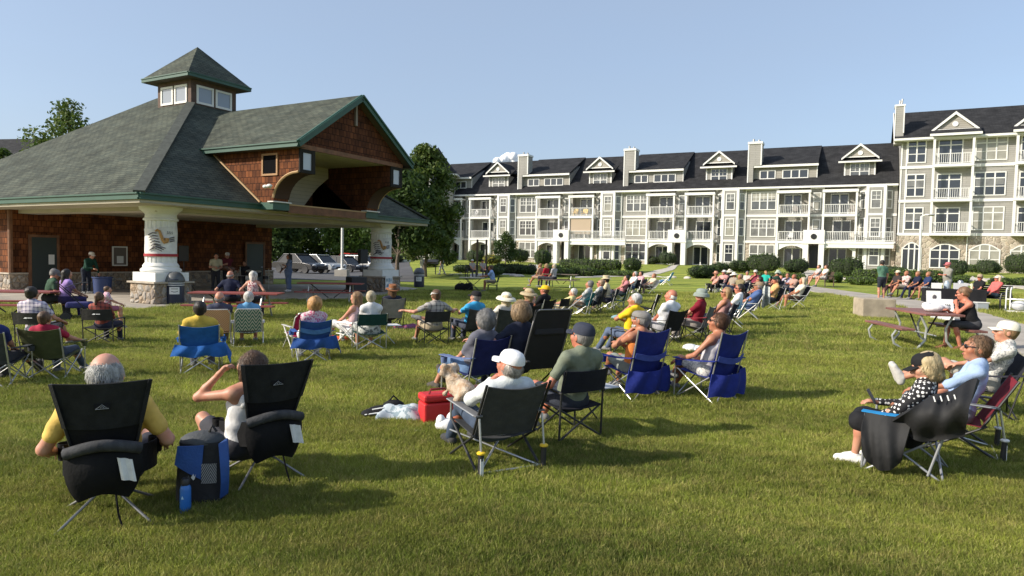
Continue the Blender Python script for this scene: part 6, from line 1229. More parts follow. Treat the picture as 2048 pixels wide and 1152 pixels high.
def binn(px, py, label, dome=1, at=None, h=1., band=1):
    o = empty('trash_bin', G(px, py) if at is None else at, 0, label, 'trash bin', 'trash bins'); nv = mat('bin_navy', (.012, .016, .035), .45)
    MB().lathe([(.27, 0), (.29, .02), (.29, .72), (.28, .74)], n=28).build('barrel', nv, o, True)
    if band:
        for z in (.62, .69): MB().lathe([(.292, z), (.296, z+.004), (.296, z+.022), (.292, z+.026)], n=28, cap=False).build('band', whp, o, True)
    dm = MB().lathe([(.31, .74), (.32, .77), (.28, .9), (.2, 1.02), (.1, 1.07), (.01, 1.08)], n=28).build('dome_lid', mat('bin_grey', (.10, .105, .11), .45, bump=.2), o, True)
    an = math.atan2(-o.location.y, -o.location.x); MB().grid(lambda u, v: (.315*math.cos(an-.35+.7*u)*(1-.18*v), .315*math.sin(an-.35+.7*u)*(1-.18*v), .80+.12*v), 8, 2, .008).build('flap', nv, dm, True)
    q = MB().grid(lambda u, v: (.295*math.cos(an-.62+1.1*u), .295*math.sin(an-.62+1.1*u), .33+.24*v), 10, 1, .004).build('sign', whp, o)
    for z in (.5, .42): MB().grid(lambda u, v: (.298*math.cos(an-.4+.7*u), .298*math.sin(an-.4+.7*u), z-.025*math.sin(math.pi*u)*(z < .45)+.02*v), 10, 1, .002).build('sign_line', nv, q)
binn(350, 608, 'navy trash bin with grey dome lid and white label by the near column', at=Vector((*atz(350, 607, SLABZ)[:2], SLABZ)))
binn(838, 573, 'navy trash bin with dome lid on the lawn near the far column', at=G(838, 574))
bb_ = empty('recycling_tub', PW(2.9, 7.0), 0, 'blue plastic tub below the stooping person', 'tub'); MB().lathe([(.3, 0), (.34, .62), (.37, .64), (.37, .68), (.33, .68), (.3, .1)], n=20).build('tub', mat('tub_blue', (.02, .04, .13), .5), bb_, True)
stl = empty('stroller', loc_(r3, 1.75, -.1), rad(-60), 'black stroller with purple edging beside the woman in purple', 'stroller')
MB().grid(lambda u, v: (.5*(u-.5), -.3+.5*math.sin(v*2.6), .55+.45*math.cos(v*2.2-.8)), 8, 10, .01).build('hood', fab(BLK), stl, True); MB().box(-.24, .24, -.3, .3, .35, .5).build('seat', fab((.05, .05, .16)), stl, bevel=.05)
MB().tube([(-.26, -.5, 1.0), (.26, -.5, 1.0)], .015).tube([(-.26, -.5, 1.0), (-.26, .35, .12)], .012).tube([(.26, -.5, 1.0), (.26, .35, .12)], .012).build('frame', blackf, stl, True)
for x in (-.28, .28):
    for y in (-.3, .38): w_ = MB().lathe([(.03, -.02), (.12, -.02), (.12, .02), (.03, .02)], n=16); w_.v = [(x+c, y+a, .12+b) for a, b, c in w_.v]; w_.build('wheel', plast, stl, True)
# backpack, bottle, red cooler, dog, lens cap and other foreground pieces
bp = obj_at('backpack', 405, 1000, 'blue and black backpack standing on the grass between the two camp chairs', 'backpack', 12); bpm = mat('pack_black', (.012, .012, .014), .75, var=.2, vs=8., bump=.5, bs=40); bpb = mat('pack_blue', (.02, .075, .28), .7, var=.15, vs=8., bump=.4, bs=60)
b = MB().grid(lambda u, v: (.17*math.cos(2*math.pi*u)*(abs(math.cos(2*math.pi*u))+.001)**-.35*(1-.15*v*v), .12*math.sin(2*math.pi*u)*(abs(math.sin(2*math.pi*u))+.001)**-.35*(1-.1*v), .44*v), 32, 8).build('pack_body', bpm, bp, 'all')
MB().ell((0, 0, .43), (.155, .115, .075), 16, 8).build('lid', mat('pack_grey', (.05, .055, .06), .75, bump=.5, bs=50), bp, True)
MB().grid(lambda u, v: (-.155+.17*u+.02*v, -.123-.012*math.sin(math.pi*u), .24+.19*v-.06*(1-v)*(1-u)*-1-.05*u*(1-v)), 6, 6, .012).build('front_panel', bpb, bp, True)
for s_, x in ((1, .135),): MB().grid(lambda u, v: (x+.02*math.sin(math.pi*v)+.055*u, -.10-.05*math.sin(math.pi*v), .43-.38*v+.04*u), 5, 12, .02).build('shoulder_strap', bpb, bp, True)
MB().grid(lambda u, v: (.02+.10*u, -.126, .16+.14*v), 3, 3, .004).build('mesh_pocket', patmat('wave_print', 'zigzag', (.012, .012, .014), (.3, .3, .3), 40), bp, True)
MB().quad((-.045, -.1365, .21), (-.03, -.1365, .235), (-.022, -.1365, .215), (-.014, -.1365, .235), (-.02, -.1365, .20), (-.03, -.1365, .19)).build('logo', whp, bp); MB().tube([(.05, -.02, .50), (.07, -.02, .545), (.1, -.02, .5)], .01, 6).build('handle', bpm, bp, True)
bo = obj_at('water_bottle', 371, 1024, 'bright blue water bottle leaning before the backpack', 'bottle'); MB().lathe([(.033, 0), (.036, .006), (.036, .16), (.033, .175), (.026, .19)], n=24).build('bottle_body', mat('bottle_blue', (.03, .16, .5), .35), bo, True); MB().lathe([(.028, .19), (.029, .195), (.029, .225), (.022, .235)], n=20).build('cap', plast, bo, True); MB().quad((-.012, -.037, .10), (.006, -.0372, .10), (-.004, -.037, .125)).build('logo', mat('pale_blue', (.4, .6, .75), .5), bo)
MB().tube([(0, 0, .235), (.018, 0, .25), (.03, 0, .22)], .005, 6).build('loop', plast, bo, True)
co = obj_at('cooler_bag', 872, 842, 'bright red cooler bag beside the man with the dog', 'cooler', 25); redm = mat('cooler_red', (.52, .018, .02), .55, bump=.3, bs=30)
MB().box(-.17, .17, -.12, .12, 0, .22).build('body', redm, co, bevel=.02); MB().box(-.175, .175, -.125, .125, .23, .31).build('lid', redm, co, bevel=.025); MB().tube([(-.1, -.05, .31), (-.08, -.05, .36), (.08, -.05, .36), (.1, -.05, .31)], .012, 6).build('handle', mat('cooler_dark', (.2, .01, .015), .6), co, True)
pb = MB().ell((0, 0, .06), (.12, .08, .07), 12, 8).ell((.05, .05, .11), (.06, .04, .08), 10, 6).ell((-.06, 0, .1), (.05, .05, .07), 10, 6).build('plastic_bag', mat('white_plastic_bag', (.75, .74, .74), .5), None, True); pb.location = G(893, 862); tag(pb, 'white plastic bag on the grass in front of the red cooler', 'bag')
ld = MB().lathe([(.055, 0), (.06, .008), (.05, .012), (.01, .012)], n=20).build('frisbee', whp, None, True); ld.location = G(830, 861); tag(ld, 'small white plastic disc lying on the shaded grass', 'disc')
# cloth and bag on the grass beside the cooler
q_ = G(808, 836); rr_ = random.Random(4); cl_m = patmat('acid_cloth', 'floral', (.42, .47, .5), (.2, .26, .3), 16)
ck = MB().grid(lambda u, v: ((u-.5)*.62, (v-.5)*.34+.05*math.sin(7*u), .02+.13*math.sin(math.pi*u)**.5*math.sin(math.pi*v)**.6+.03*math.sin(13*u+4*v)*math.sin(9*v)), 26, 16, .012).build('blanket', cl_m, None, True); ck.location = q_; ck.rotation_euler = (0, 0, rad(12)); tag(ck, 'crumpled pale blue patterned cloth on the grass left of the red cooler', 'blanket')
kb_ = MB().ell((0, 0, .06), (.17, .10, .07), 12, 8).ell((.14, .05, .10), (.13, .07, .08), 10, 6).ell((-.12, -.02, .05), (.1, .08, .05), 10, 6).tube([(.05, .03, .12), (.14, .06, .22), (.24, .05, .12)], .012, 6).build('handbag', fab(BLK), None, True); kb_.location = G(762, 834); kb_.rotation_euler = (0, 0, rad(15)); tag(kb_, 'black bag with white trim lying at the end of the pale cloth', 'bag')
MB().tube([(-.18, -.08, .05), (-.05, -.10, .07), (.08, -.09, .06)], .008, 5).tube([(-.1, -.06, .10), (.02, -.07, .12)], .008, 5).build('trim', whp, kb_, True)
# small dog on the man's lap
dg = G(985, 925); dy = rad(face(dg, 12)); Dm = Matrix.Rotation(dy, 3, 'Z')
fur1 = mat('dog_fur', (.30, .17, .08), .85, var=.6, vs=16., bump=1., bs=60, col2=(.58, .5, .4))
dp_ = [ell((-.14, .27, .60), (.10, .14, .09)), ell((-.17, .38, .66), (.075, .085, .08)), ell((-.19, .44, .76), (.07, .072, .068)), ell((-.205, .50, .745), (.036, .045, .032)), ell((-.21, .535, .748), (.014, .012, .011), k=.01), cap((-.25, .42, .80), (-.275, .42, .74), .024, .018), cap((-.135, .43, .80), (-.115, .43, .74), .024, .018),
       cap((-.20, .38, .62), (-.22, .46, .55), .03, .022), cap((-.13, .40, .62), (-.13, .47, .55), .03, .022), cap((-.06, .22, .58), (-.0, .28, .53), .04, .024), cap((-.2, .2, .58), (-.24, .24, .53), .04, .024), cap((-.1, .14, .60), (-.04, .06, .64), .022, .012)]
V_, Q_ = surfnet(dp_, .0085, .011); do = rawmesh('dog', V_, Q_, fur1); do.location = dg; do.rotation_euler = (0, 0, dy); tag(do, 'small fluffy tan and white dog held on the lap of the white-capped man', 'dog')
e = MB(); [e.ell((x, .50, .775), (.009,)*3, 8, 6) for x in (-.225, -.175)]; e.ell((-.212, .545, .752), (.013, .01, .01), 8, 6); e.build('eyes_and_nose', plast, do, True)
# draped jacket over the right foreground chair
jp = G(1805, 940); jy = face(jp, 20); jm = mat('jacket_black', (.008, .008, .009), .75, var=.25, vs=7., bump=.6, bs=14)
jk = MB().grid(lambda u, v: (-.30-.13*math.sin(math.pi*min(1, v*1.1))+.30*max(0, .35-v)*(1-u)+.032*math.sin(15*u+5*v)*math.sin(4*v+1), -.52+.60*u*(.55+.45*v)+.06*v*(1-u), .90-.20*u*(1-v)-.47*v-.07*v*math.sin(3.2*u)+.015*math.sin(9*u)), 24, 18, .025).build('jacket', jm, None, True); jk.location = jp; jk.rotation_euler = (0, 0, rad(jy)); tag(jk, 'black jacket with white logo draped over the back of the dotted blouse chair', 'jacket')
lg_ = MB(); [lg_.tube([(-.385-.008*i, -.40+.045*i, .735-.01*i), (-.375-.008*i, -.385+.045*i, .775-.01*i)], .006, 4) for i in range(4)]; lg_.build('logo', logo_w, jk)
sk_ = MB().grid(lambda u, v: (-.31-.10*math.sin(math.pi*v*.8)+.018*math.sin(8*u+2*v)+.016*v*math.sin(21*u+5*v+1), -.10+.36*u*(1-.15*v)+.05*v, .52-.46*v*(.72+.28*math.sin(math.pi*u)**.7)), 22, 14, .02).build('coat', jm, None, True); sk_.location = jp; sk_.rotation_euler = (0, 0, rad(jy)); tag(sk_, 'long black coat hanging from the arm of the dotted blouse chair', 'coat')
ph = MB().box(-.035, .035, -.006, .006, 0, .14).build('phone', plast, None, bevel=.004); ph.location = Vector(jp)+Matrix.Rotation(rad(jy), 3, 'Z') @ Vector((.0, .235, .55)); ph.rotation_euler = (rad(-30), 0, rad(jy)); tag(ph, 'black phone held by the woman in polka dots', 'phone')
# concrete block, drinks table, boards, hand trolley, benches on the right
cbp = G(1747, 636); cb = MB().box(-.45, .45, -.4, .4, -.1, .58).build('concrete_block', mat('block_concrete', (.36, .30, .22), .9, var=.22, vs=4., bump=.5, bs=25), None, bevel=.02); cb.location = cbp; cb.rotation_euler = (0, 0, rad(-8)); tag(cb, 'weathered square concrete block on the lawn edge beside the path', 'concrete block')
tp = G(1905, 618); tb = empty('folding_table', tp, rad(-22), 'long folding table with black cloth beside the path', 'table')
MB().box(-.95, .95, -.38, .38, .71, .74).build('tabletop', whp, tb); MB().grid(lambda u, v: (-.96+1.92*u, -.385-.02*math.sin(u*25)*v, .745-.62*v), 40, 6, .008).grid(lambda u, v: (-.965-.015*math.sin(v*9), -.38+.76*u, .745-.5*v), 10, 5, .008).box(-.96, .96, -.385, .385, .741, .748).build('tablecloth', fab(BLK), tb, True)
legs_(tb, [((x, y, 0), (x, y, .71)) for x in (-.85, .85) for y in (-.3, .3)], .015, silver)
def on_table(nm, mb, m, x, y, lb, ct, z=.75, sm=True): o = mb.build(nm, m, None, sm); o.location = loc_(tb, x, y, z); o.rotation_euler = (0, 0, rad(-22)); tag(o, lb, ct)
on_table('box', MB().box(-.15, .15, -.12, .12, 0, .2), whp, -.55, 0, 'white box of supplies at the left end of the drinks table', 'box', sm=False); on_table('jug', MB().lathe([(.08, 0), (.09, .02), (.09, .2), (.05, .27), (.05, .3)], n=16), mat('clear_jug', (.35, .42, .48), .15), -.2, .12, 'clear water jug standing behind the white box', 'jug'); on_table('box', MB().box(-.2, .2, -.13, .13, 0, .22), mat('box_grey', (.5, .5, .52), .6), .2, -.05, 'grey-white box in the middle of the drinks table', 'box', sm=False)
on_table('coffee_urn', MB().lathe([(.1, 0), (.1, .25), (.08, .3), (.02, .33)], n=16), mat('urn_steel', (.4, .4, .42), .3, .8), .25, .2, 'steel urn behind the middle box on the drinks table', 'urn'); on_table('cup_stack', MB().lathe([(.04, 0), (.045, .22)], n=12), mat('cup_cream', (.68, .64, .4), .6), .55, -.1, 'stack of cream cups right of the grey-white box', 'cups')
bd = obj_at('sign_board', 1885, 641, 'large white poster board with black script leaning by the drinks table', 'sign', -14); MB().beam((0, 0, .02), (0, .18, .62), .62, .015, up=(0, 1, .2)).build('board', whp, bd)
sc_ = MB(); rs = random.Random(5); mk = lambda x, z: (x, .0+.18*z/.6-.018, z+.02)
for i in range(6): sc_.tube([mk(-.16, .13+i*.06), mk(-.04, .12+i*.06)], .006, 4)
sc_.tube([mk(.12, .2), mk(-.02, .40), mk(.02, .43)], .012, 4); [sc_.tube([mk(.08+.05*i, .40), mk(.1+.05*i, .46), mk(.12+.05*i, .40)], .009, 4) for i in range(3)]; sc_.build('script', ink, bd)
b2 = obj_at('sign_board', 1866, 632, 'smaller white card with dark emblem taped to the table front', 'sign', -14); MB().beam((0, 0, .42), (0, .06, .80), .42, .012, up=(0, 1, .2)).build('board', whp, b2); MB().ell((.02, .015, .6), (.06, .012, .08), 10, 6).build('emblem', ink, b2)
tr = obj_at('hand_trolley', 2030, 628, 'white steel hand trolley with curved handles at the right edge', 'trolley', -50)
for k in range(2):
    m = MB()
    for x in (-.28, .28): m.tube([(x, k*.5, .05), (x, k*.5, .78), (x, k*.5+.06, .88), (x, k*.5+.16, .9), (x, k*.5+.22, .84)], .02, 8)
    m.tube([(-.28, k*.5, .5), (.28, k*.5, .5)], .018, 8); m.build('handle_frame', whp, tr, True)
MB().box(-.26, .26, .0, .7, .05, .10).build('deck', whp, tr); MB().ell((0, .45, .28), (.26, .3, .17), 12, 8).build('load_bag', mat('pale_canvas', (.55, .55, .56), .8, bump=.8, bs=8), tr, True)
for x in (-.3, .3): w_ = MB().lathe([(.03, -.025), (.1, -.025), (.1, .025), (.03, .025)], n=16); w_.v = [(x+c, .05+a_, .1+b_) for a_, b_, c in w_.v]; w_.build('wheel', plast, tr, True)
BG = 'park benches'
def sit_on(root, xs, fn): pass
bn = obj_at('park_bench', 1968, 618, 'black curved-arm bench under the two women in black and coral', 'bench', 108, BG); bench(bn, blackf, 1.6)
person('woman in black top and sunglasses on the right bench', loc_(bn, .3, .02), 112, seat=.44, rec=14, top=('short', BLK), bottom=('capri', (.03, .04, .06)), hair=('short', LB), hat=('cap', (.4, .3, .2)), glasses=1, fem=1, legs=('out', 'out'), shoes=WHT, group=None, skin='red', head=(20, 0, 0)); person('blond woman in coral shirt and cap on the right bench', loc_(bn, -.35, .02), 104, seat=.44, rec=16, top=('long', (.62, .13, .12)), bottom=('capri', (.03, .045, .06)), hair=('bob', (.62, .5, .32)), hat=('visor', WHT), fem=1, legs=('over', 'out'), shoes=WHT, group=None, skin='red')
cl_ = obj_at('storage_tub', 1960, 622, 'clear grey plastic tub under the right bench', 'tub', 75); MB().box(-.25, .25, -.18, .18, 0, .3).build('tub_body', mat('tub_clear', (.3, .33, .36), .3), cl_, bevel=.02); MB().box(-.27, .27, -.2, .2, .3, .33).build('lid', whp, cl_)
bn2 = obj_at('park_bench', 1822, 598, 'black curved-arm bench behind the standing green shirt', 'bench', 102, BG); bench(bn2, blackf, 2.3)
for x, lb, tpc, hr, ht, btm, fm in ((.95, 'dark-clad person in white cap at the far end of the bench', (.04, .03, .03), ('short', DK), ('cap', (.7, .62, .45)), ('long', (.05, .02, .02)), 0), (.42, 'bald man in pale floral shirt on the bench behind green shirt', flor, ('bald', GR), None, ('short', (.4, .36, .3)), 0), (-.25, 'smaller person in navy with pale bag on the bench', NAVY, ('short', (.25, .15, .08)), None, ('long', NAVY), 1), (-.85, 'brown-haired person in navy jacket at the near bench end', (.02, .035, .1), ('short', LB), None, ('short', (.3, .3, .3)), 1)):
    person(lb, loc_(bn2, x, .02), 100+8*x, seat=.44, rec=10, top=('short', tpc), bottom=btm, hair=hr, hat=ht, fem=fm, group=None, skin='tan', legs=('over', 'out') if x == .42 else ('down', 'out'), arms=('fold', 'fold') if x == .42 else ('lap', 'lap'))
bn3 = obj_at('park_bench', 1640, 573, 'far dark bench with two pale listeners beside the path', 'bench', 100, BG); bench(bn3, mat('bench_brown', (.08, .05, .04), .6), 1.7)
for x, lb, c in ((.35, 'pale listener in grey shirt on the far path bench', (.4, .38, .38)), (-.35, 'pale listener in white shorts on the far path bench', (.62, .55, .5))): person(lb, loc_(bn3, x, .02), 98, seat=.44, rec=14, top=('short', c), bottom=('short', (.6, .56, .5)), hair=('short', BR), group=None, skin='fair', legs=('out', 'down'))
person('man in green T-shirt and dark shorts standing with his back turned', G(1762, 600), 8, 'stand', rec=0, top=('short', (.085, .18, .125)), bottom=('short', (.025, .03, .04)), hair=('short', DK), arms=('fold', 'hang'), group=None, head=(-20, -10, 0), shoes=(.3, .28, .26), s=1.02)
person('man in grey shirt and pink cap standing with folded arms', G(1893, 606), 95, 'stand', rec=0, top=('short', (.26, .25, .22)), bottom=('long', (.25, .25, .24)), hair=('bald', GR), hat=('cap', (.5, .15, .16)), arms=('fold', 'fold'), glasses=1, group=None, skin='red', fat=.04)
# mid distance left: table man, picnic trio, walkers, rider
mt = obj_at('folding_table', 948, 585, 'small folding table before the man in light blue shirt', 'table', 0); MB().box(-.7, .5, -.35, .35, .70, .73).build('tabletop', mat('table_tan', (.5, .44, .33), .6), mt); legs_(mt, [((x, y, 0), (-x-.1, y, .70)) for x in (-.45, .35) for y in (-.28, .28)], .014, blackf)
pp, yy = chair(director, 985, 584, 0, 'dark green folding chair of the man in light blue shirt', GRN, yaw=86); person('man in light blue shirt and khaki shorts writing at a small folding table', pp, 86, seat=.42, rec=-12, top=('short', (.30, .42, .66)), bottom=('short', KH), hair=('short', BR), arms=((-.1, .5, .76), (.1, .5, .76)), group=None, skin='tan', res=.018)
for k, (x, lb) in enumerate(((920, 'bulky black bag under the small folding table'), (935, 'second black bag nearer the writing man'))):
    o = MB().ell((0, 0, .2), (.28, .2, .24), 12, 8).ell((.1, .05, .32), (.15, .12, .14), 10, 6).tube([(-.1, 0, .4), (0, 0, .52), (.1, 0, .4)], .015, 6).build('duffel_bag', fab(BLK), None, True); o.location = G(x, 584); tag(o, lb, 'bag')
bt = obj_at('picnic_table', 1122, 575, 'wooden picnic table of the trio in tan, red and grey', 'picnic table', -15, PG); picnic(bt, 1.9, mat('old_wood', (.16, .12, .09), .8, var=.3, vs=4.), curved=False)
for x, y, lb, c, hr in ((-1.25, .1, 'person in tan shirt with stretched legs beside the wooden picnic table', (.42, .28, .2), ('short', LB)), (-.85, -.15, 'woman in red shirt reading beside the wooden picnic table', (.36, .012, .03), ('bob', (.3, .2, .1))), (-.35, -.4, 'person in grey and pink by the wooden picnic table', (.4, .38, .4), ('bob', (.45, .38, .28)))): person(lb, loc_(bt, x, y), 50, seat=.44, rec=0, top=('short', c), bottom=('long', (.03, .03, .04)) if x > -1 else ('short', (.3, .2, .15)), hair=hr, group=None, skin='tan', legs=('out', 'far') if x < -1 else ('down', 'down'))
person('pale-clothed person walking across the far lawn', G(884, 549), 80, 'stand', rec=0, top=('short', (.5, .47, .42)), bottom=('long', (.5, .48, .44)), hair=('short', (.5, .45, .38)), arms=('hang', 'hang'), legs=('step', 'trail'), group=None, shoes=WHT)
bn4 = obj_at('park_bench', 955, 556, 'dark bench by the twin posts with two listeners', 'bench', 200, BG); bench(bn4, blackf, 1.6)
for x, lb, ht in ((.35, 'listener in white cap on the bench by the twin posts', WHT), (-.4, 'listener in dark cap on the bench by the twin posts', (.05, .05, .05))): person(lb, loc_(bn4, x, .0), 200, seat=.44, top=('short', (.3, .26, .25)), bottom=('long', (.06, .06, .07)), hair=('crop', BR), hat=('cap', ht), group=None)
bk_ = obj_at('bicycle', 912, 551, 'bicycle lying on the far lawn', 'bicycle', 10)
for x in (-.5, .5): w_ = MB().tube([(x+.32*math.cos(a), .32*math.sin(a), .06+.05*math.sin(a)) for a in [i*math.pi/8 for i in range(17)]], .02, 6); w_.build('wheel', plast, bk_, True)
MB().tube([(-.5, 0, .08), (-.1, .35, .12), (.4, .3, .12), (.5, 0, .08)], .018, 6).tube([(-.1, .35, .12), (-.05, -.05, .1), (.4, .3, .12)], .018, 6).tube([(.4, .3, .14), (.45, .48, .2), (.3, .5, .25)], .014, 6).build('frame', silver, bk_, True)
tpole = obj_at('post', 962, 551, 'twin dark timber posts beside the bench', 'posts')
for x in (-.3, .35): MB().box(x-.07, x+.07, -.07, .07, 0, 2.6).build('timber', mat('timber_dark', (.09, .065, .045), .85), tpole)
sgn = obj_at('information_panel', 858, 549, 'dark slanted information panel on two legs on the far lawn', 'sign', 0); MB().beam((0, -.3, .85), (0, .3, 1.15), 1.4, .06, up=(0, -.5, 1)).build('panel', plast, sgn); legs_(sgn, [((x, 0, 0), (x, .0, .98)) for x in (-.5, .5)], .04, plast)
wb = obj_at('bollard', 843, 552, 'white bollard light near the information panel', 'bollard'); MB().lathe([(.1, 0), (.1, 1.3), (.11, 1.32), (.11, 1.4), (.02, 1.44)], n=14).build('tube', whp, wb, True)
pol = empty('flagpole', G(684, 553), 0, 'white pole on concrete foot behind the stage', 'pole'); MB().box(-.45, .45, -.45, .45, 0, .5).build('foot', conc2, pol); MB().tube([(0, 0, .5), (0, 0, 5.2)], .10, 12).build('shaft', whp, pol, True); MB().lathe([(.3, .5), (.3, .56), (.17, .6)], n=14).build('flange', whp, pol, True)
for px, py, lb in ((1836, 572, 'tall white lamp post before the arched entrance'), (1148, 520, 'white lamp post beside the sun blind balcony')):
    q = empty('lamp_post', G(px, py), 0, lb, 'lamp post', 'lamp posts'); hh_ = 4.3 if px > 1500 else 5.2; MB().tube([(0, 0, 0), (0, 0, hh_)], .07, 8).build('shaft', whp, q, True); MB().tube([(0, 0, hh_), (.1, -.3, hh_+.1), (.15, -.6, hh_+.08)], .04, 6).build('arm', whp, q, True); MB().ell((.15, -.75, hh_+.05), (.16, .26, .07), 10, 6).build('lamp_head', mat('lamp_grey', (.3, .3, .3), .4), q, True)
for px, py, lb, c in ((1318, 530, 'person in red shirt standing by the terrace wall', (.5, .02, .06)), (1340, 529, 'person in white shirt at the terrace corner', WHT)): person(lb, G(px, py), 120, 'stand', rec=0, top=('short', c), bottom=('long', (.1, .1, .12)), hair=('short', BR), arms=('hang', 'fold'), group=None)
# balcony furniture
def patio_chair(s0, y, z, c, lb, rz=0., root=AB):
    p = CO+cu_*s0+cv_*(y if root is AB else y-1)+Vector((0, 0, z)); o = empty('patio_chair', p, -CA+rz, lb, 'patio chair', 'balcony chairs'); m = mat('patio_%d' % int(c[0]*99), c, .6); MB().box(-.3, .3, -.25, .3, .34, .38).build('seat', m, o); q = MB()
    for i in range(5): q.beam((-.26+i*.13, .28, .36), (-.26+i*.13, .52, 1.0-.05*abs(i-2)), .1, .02)
    q.build('backrest', m, o); [MB().box(x-.05, x+.05, -.3, .35, .56, .59).build('armrest', m, o) for x in (-.33, .33)]; legs_(o, [((x, y_, 0), (x, y_, .36)) for x in (-.28, .28) for y_ in (-.22, .3)], .025, m)
Y_ = (.72, .46, .08); Gc = (.25, .22, .2)
for s0, z, c, lb in ((-13.5, Z2+.05, Y_, 'left bright yellow chair on the third floor balcony'), (-12.2, Z2+.05, (.70, .44, .08), 'right bright yellow chair on the third floor balcony'), (12.4, Z2+.05, Gc, 'brown chair on the top balcony left of the last chimney gap'), (13.5, Z2+.05, Gc, 'second brown chair facing it on that top balcony'), (18.1, Z2+.05, Gc, 'dark chair on the top balcony next to the tall block'), (12.0, Z1+.05, WHT, 'pale cushioned chair on the middle balcony above the right arch'), (13.6, Z1+.05, Gc, 'dark chair beside the pale one on the middle balcony'), (18.2, Z1+.05, (.5, .47, .42), 'cream chair on the terrace end balcony'), (-28.2, Z2+.05, WHT, 'white chair on the far left top balcony')): patio_chair(s0, -.5, z, c, lb, 3.1 if s0 in (13.5,) else 0.)
# stage: players, drum kit, speakers, signs
MG = 'band under the pavilion'
person('player in cream shirt bending over an instrument on the stage', PW(7.0, 5.6), 210, 'stand', rec=-22, top=('short', (.48, .44, .3)), bottom=('long', (.03, .03, .035)), hair=('short', DK), arms=((-.05, .42, 1.05), (.1, .42, 1.1)), group=MG)
person('guitarist in white cap and maroon shirt on the stage', PW(7.6, 5.6), 205, 'stand', rec=-6, top=('short', (.12, .02, .03)), bottom=('long', (.02, .02, .025)), hair=('crop', BR), hat=('cap', (.6, .56, .5)), arms=((.28, .28, 1.15), (-.12, .26, 1.0)), group=MG)
gt = empty('guitar', PW(7.6, 5.6), rad(205), 'dark guitar held by the guitarist in white cap', 'guitar'); MB().ell((-.12, .20, 1.0), (.2, .045, .15), 16, 8).ell((.08, .20, 1.06), (.15, .045, .12), 16, 8).build('body', mat('guitar_wood', (.10, .04, .02), .3), gt, True); MB().beam((.1, .2, 1.06), (.62, .24, 1.28), .05, .025).build('neck', brown, gt)
person('singer in long blue dress at the pavilion edge', Vector((*atz(578, 583, SLABZ)[:2], SLABZ)), 115, 'stand', rec=2, top=('dress', (.13, .17, .27)), bottom=('dress', (.13, .17, .27)), hair=('long', DK), fem=1, arms=('fold', 'out'), group=MG, skin='tan', shoes=WHT, s=1.0)
dk = empty('drum_kit', PW(9.6, 6.2), rad(190), 'drum kit with white bass drum behind the singer', 'drum kit'); shell = mat('drum_shell', (.03, .03, .035), .25); skin_ = mat('drum_head', (.6, .58, .54), .6)
def drum(nm, c, r, hgt, tilt): m = MB().lathe([(r, 0), (r*1.02, .02), (r, .04), (r, hgt-.04), (r*1.02, hgt-.02), (r, hgt)], n=24); o = m.build(nm, shell, dk, True); o.location = c; o.rotation_euler = tilt; MB().lathe([(r*.97, hgt), (r*.97, hgt+.006)], n=24).build('drum_head', skin_, o, True)
drum('bass_drum', (0, .25, .30), .30, .40, (rad(-90), 0, 0)); drum('tom', (-.2, .1, .65), .15, .22, (rad(-18), 0, 0)); drum('tom', (.2, .1, .65), .16, .24, (rad(-18), 0, 0)); drum('floor_tom', (.55, -.15, .25), .2, .38, (0, 0, 0)); drum('snare', (-.5, -.2, .5), .17, .14, (0, 0, 0))
for x, z in ((-.65, 1.0), (.65, 1.1)): c = MB().lathe([(.22, 0), (.06, .015), (.02, .03)], (x, 0, z), 24).build('cymbal', brass, dk, True); MB().tube([(x, 0, 0), (x, 0, z)], .012, 6).build('stand', silver, c, True)
person('drummer in dark shirt seated behind the drum kit', PW(9.6, 6.9), 190, seat=.46, rec=0, top=('short', (.03, .03, .035)), bottom=('long', BLK), hair=('short', BR), group=MG, arms=((-.2, .45, .85), (.2, .45, .85)))
def spk(name, loc, yaw, lb, w, d, h, z=0., pole=0):
    o = empty(name, loc, rad(yaw), lb, 'speaker', 'stage speakers'); MB().box(-w/2, w/2, -d/2, d/2, z, z+h).build('cabinet', plast, o, bevel=.02); g_ = MB().box(-w/2+.03, w/2-.03, d/2, d/2+.012, z+.04, z+h-.04).build('grille', mat('grille', (.012, .012, .012), .8, bump=.6, bs=200), o)
    if pole: MB().tube([(0, 0, z), (0, 0, .4)], .02, 8).build('pole', blackf, o, True); legs_(o, [((.45*math.cos(a), .45*math.sin(a), 0), (0, 0, .75)) for a in (.5, 2.6, 4.7)], .014, blackf, 'tripod_leg')
spk('subwoofer', PW(11.0, 1.1), 120, 'large black subwoofer box left of the far column', .95, .7, .75); spk('loudspeaker', PW(11.6, 1.25), 120, 'black loudspeaker on a tripod before the far column', .42, .36, .66, 1.35, 1); spk('monitor', PW(5.0, 6.2), 150, 'dark amplifier cabinet behind the near column', .6, .4, .55); spk('loudspeaker', PW(6.6, 7.2), 110, 'black loudspeaker on a tripod behind the cream-shirted player', .42, .36, .7, 1.3, 1)
for px, py, lb in ((519, 588, 'white framed sponsor poster standing on the pavement'), (801, 578, 'white poster fixed to the far stone plinth')):
    p = Vector((*atz(px-18 if px < 600 else px, py-8 if px < 600 else 566, SLABZ)[:2], SLABZ)) if px < 600 else PW(12.95, .80); o = empty('poster', p, rad(-14) if px < 600 else -PA+math.pi/2, lb, 'poster', 'sponsor posters'); z = 0 if px < 600 else .12
    MB().box(-.26, .26, -.012, .012, z, z+.66).build('board', whp, o); q = MB()
    for i, (a, b_, w_, h_) in enumerate(((-.16, .38, .1, .14), (.0, .36, .1, .18), (.14, .38, .08, .14), (0, .12, .36, .12))): q.box(a-w_/2, a+w_/2, -.016, -.0125, z+b_, z+b_+h_)
    q.build('print', mat('poster_print', (.2, .3, .36), .7, var=.4, vs=20.), o)
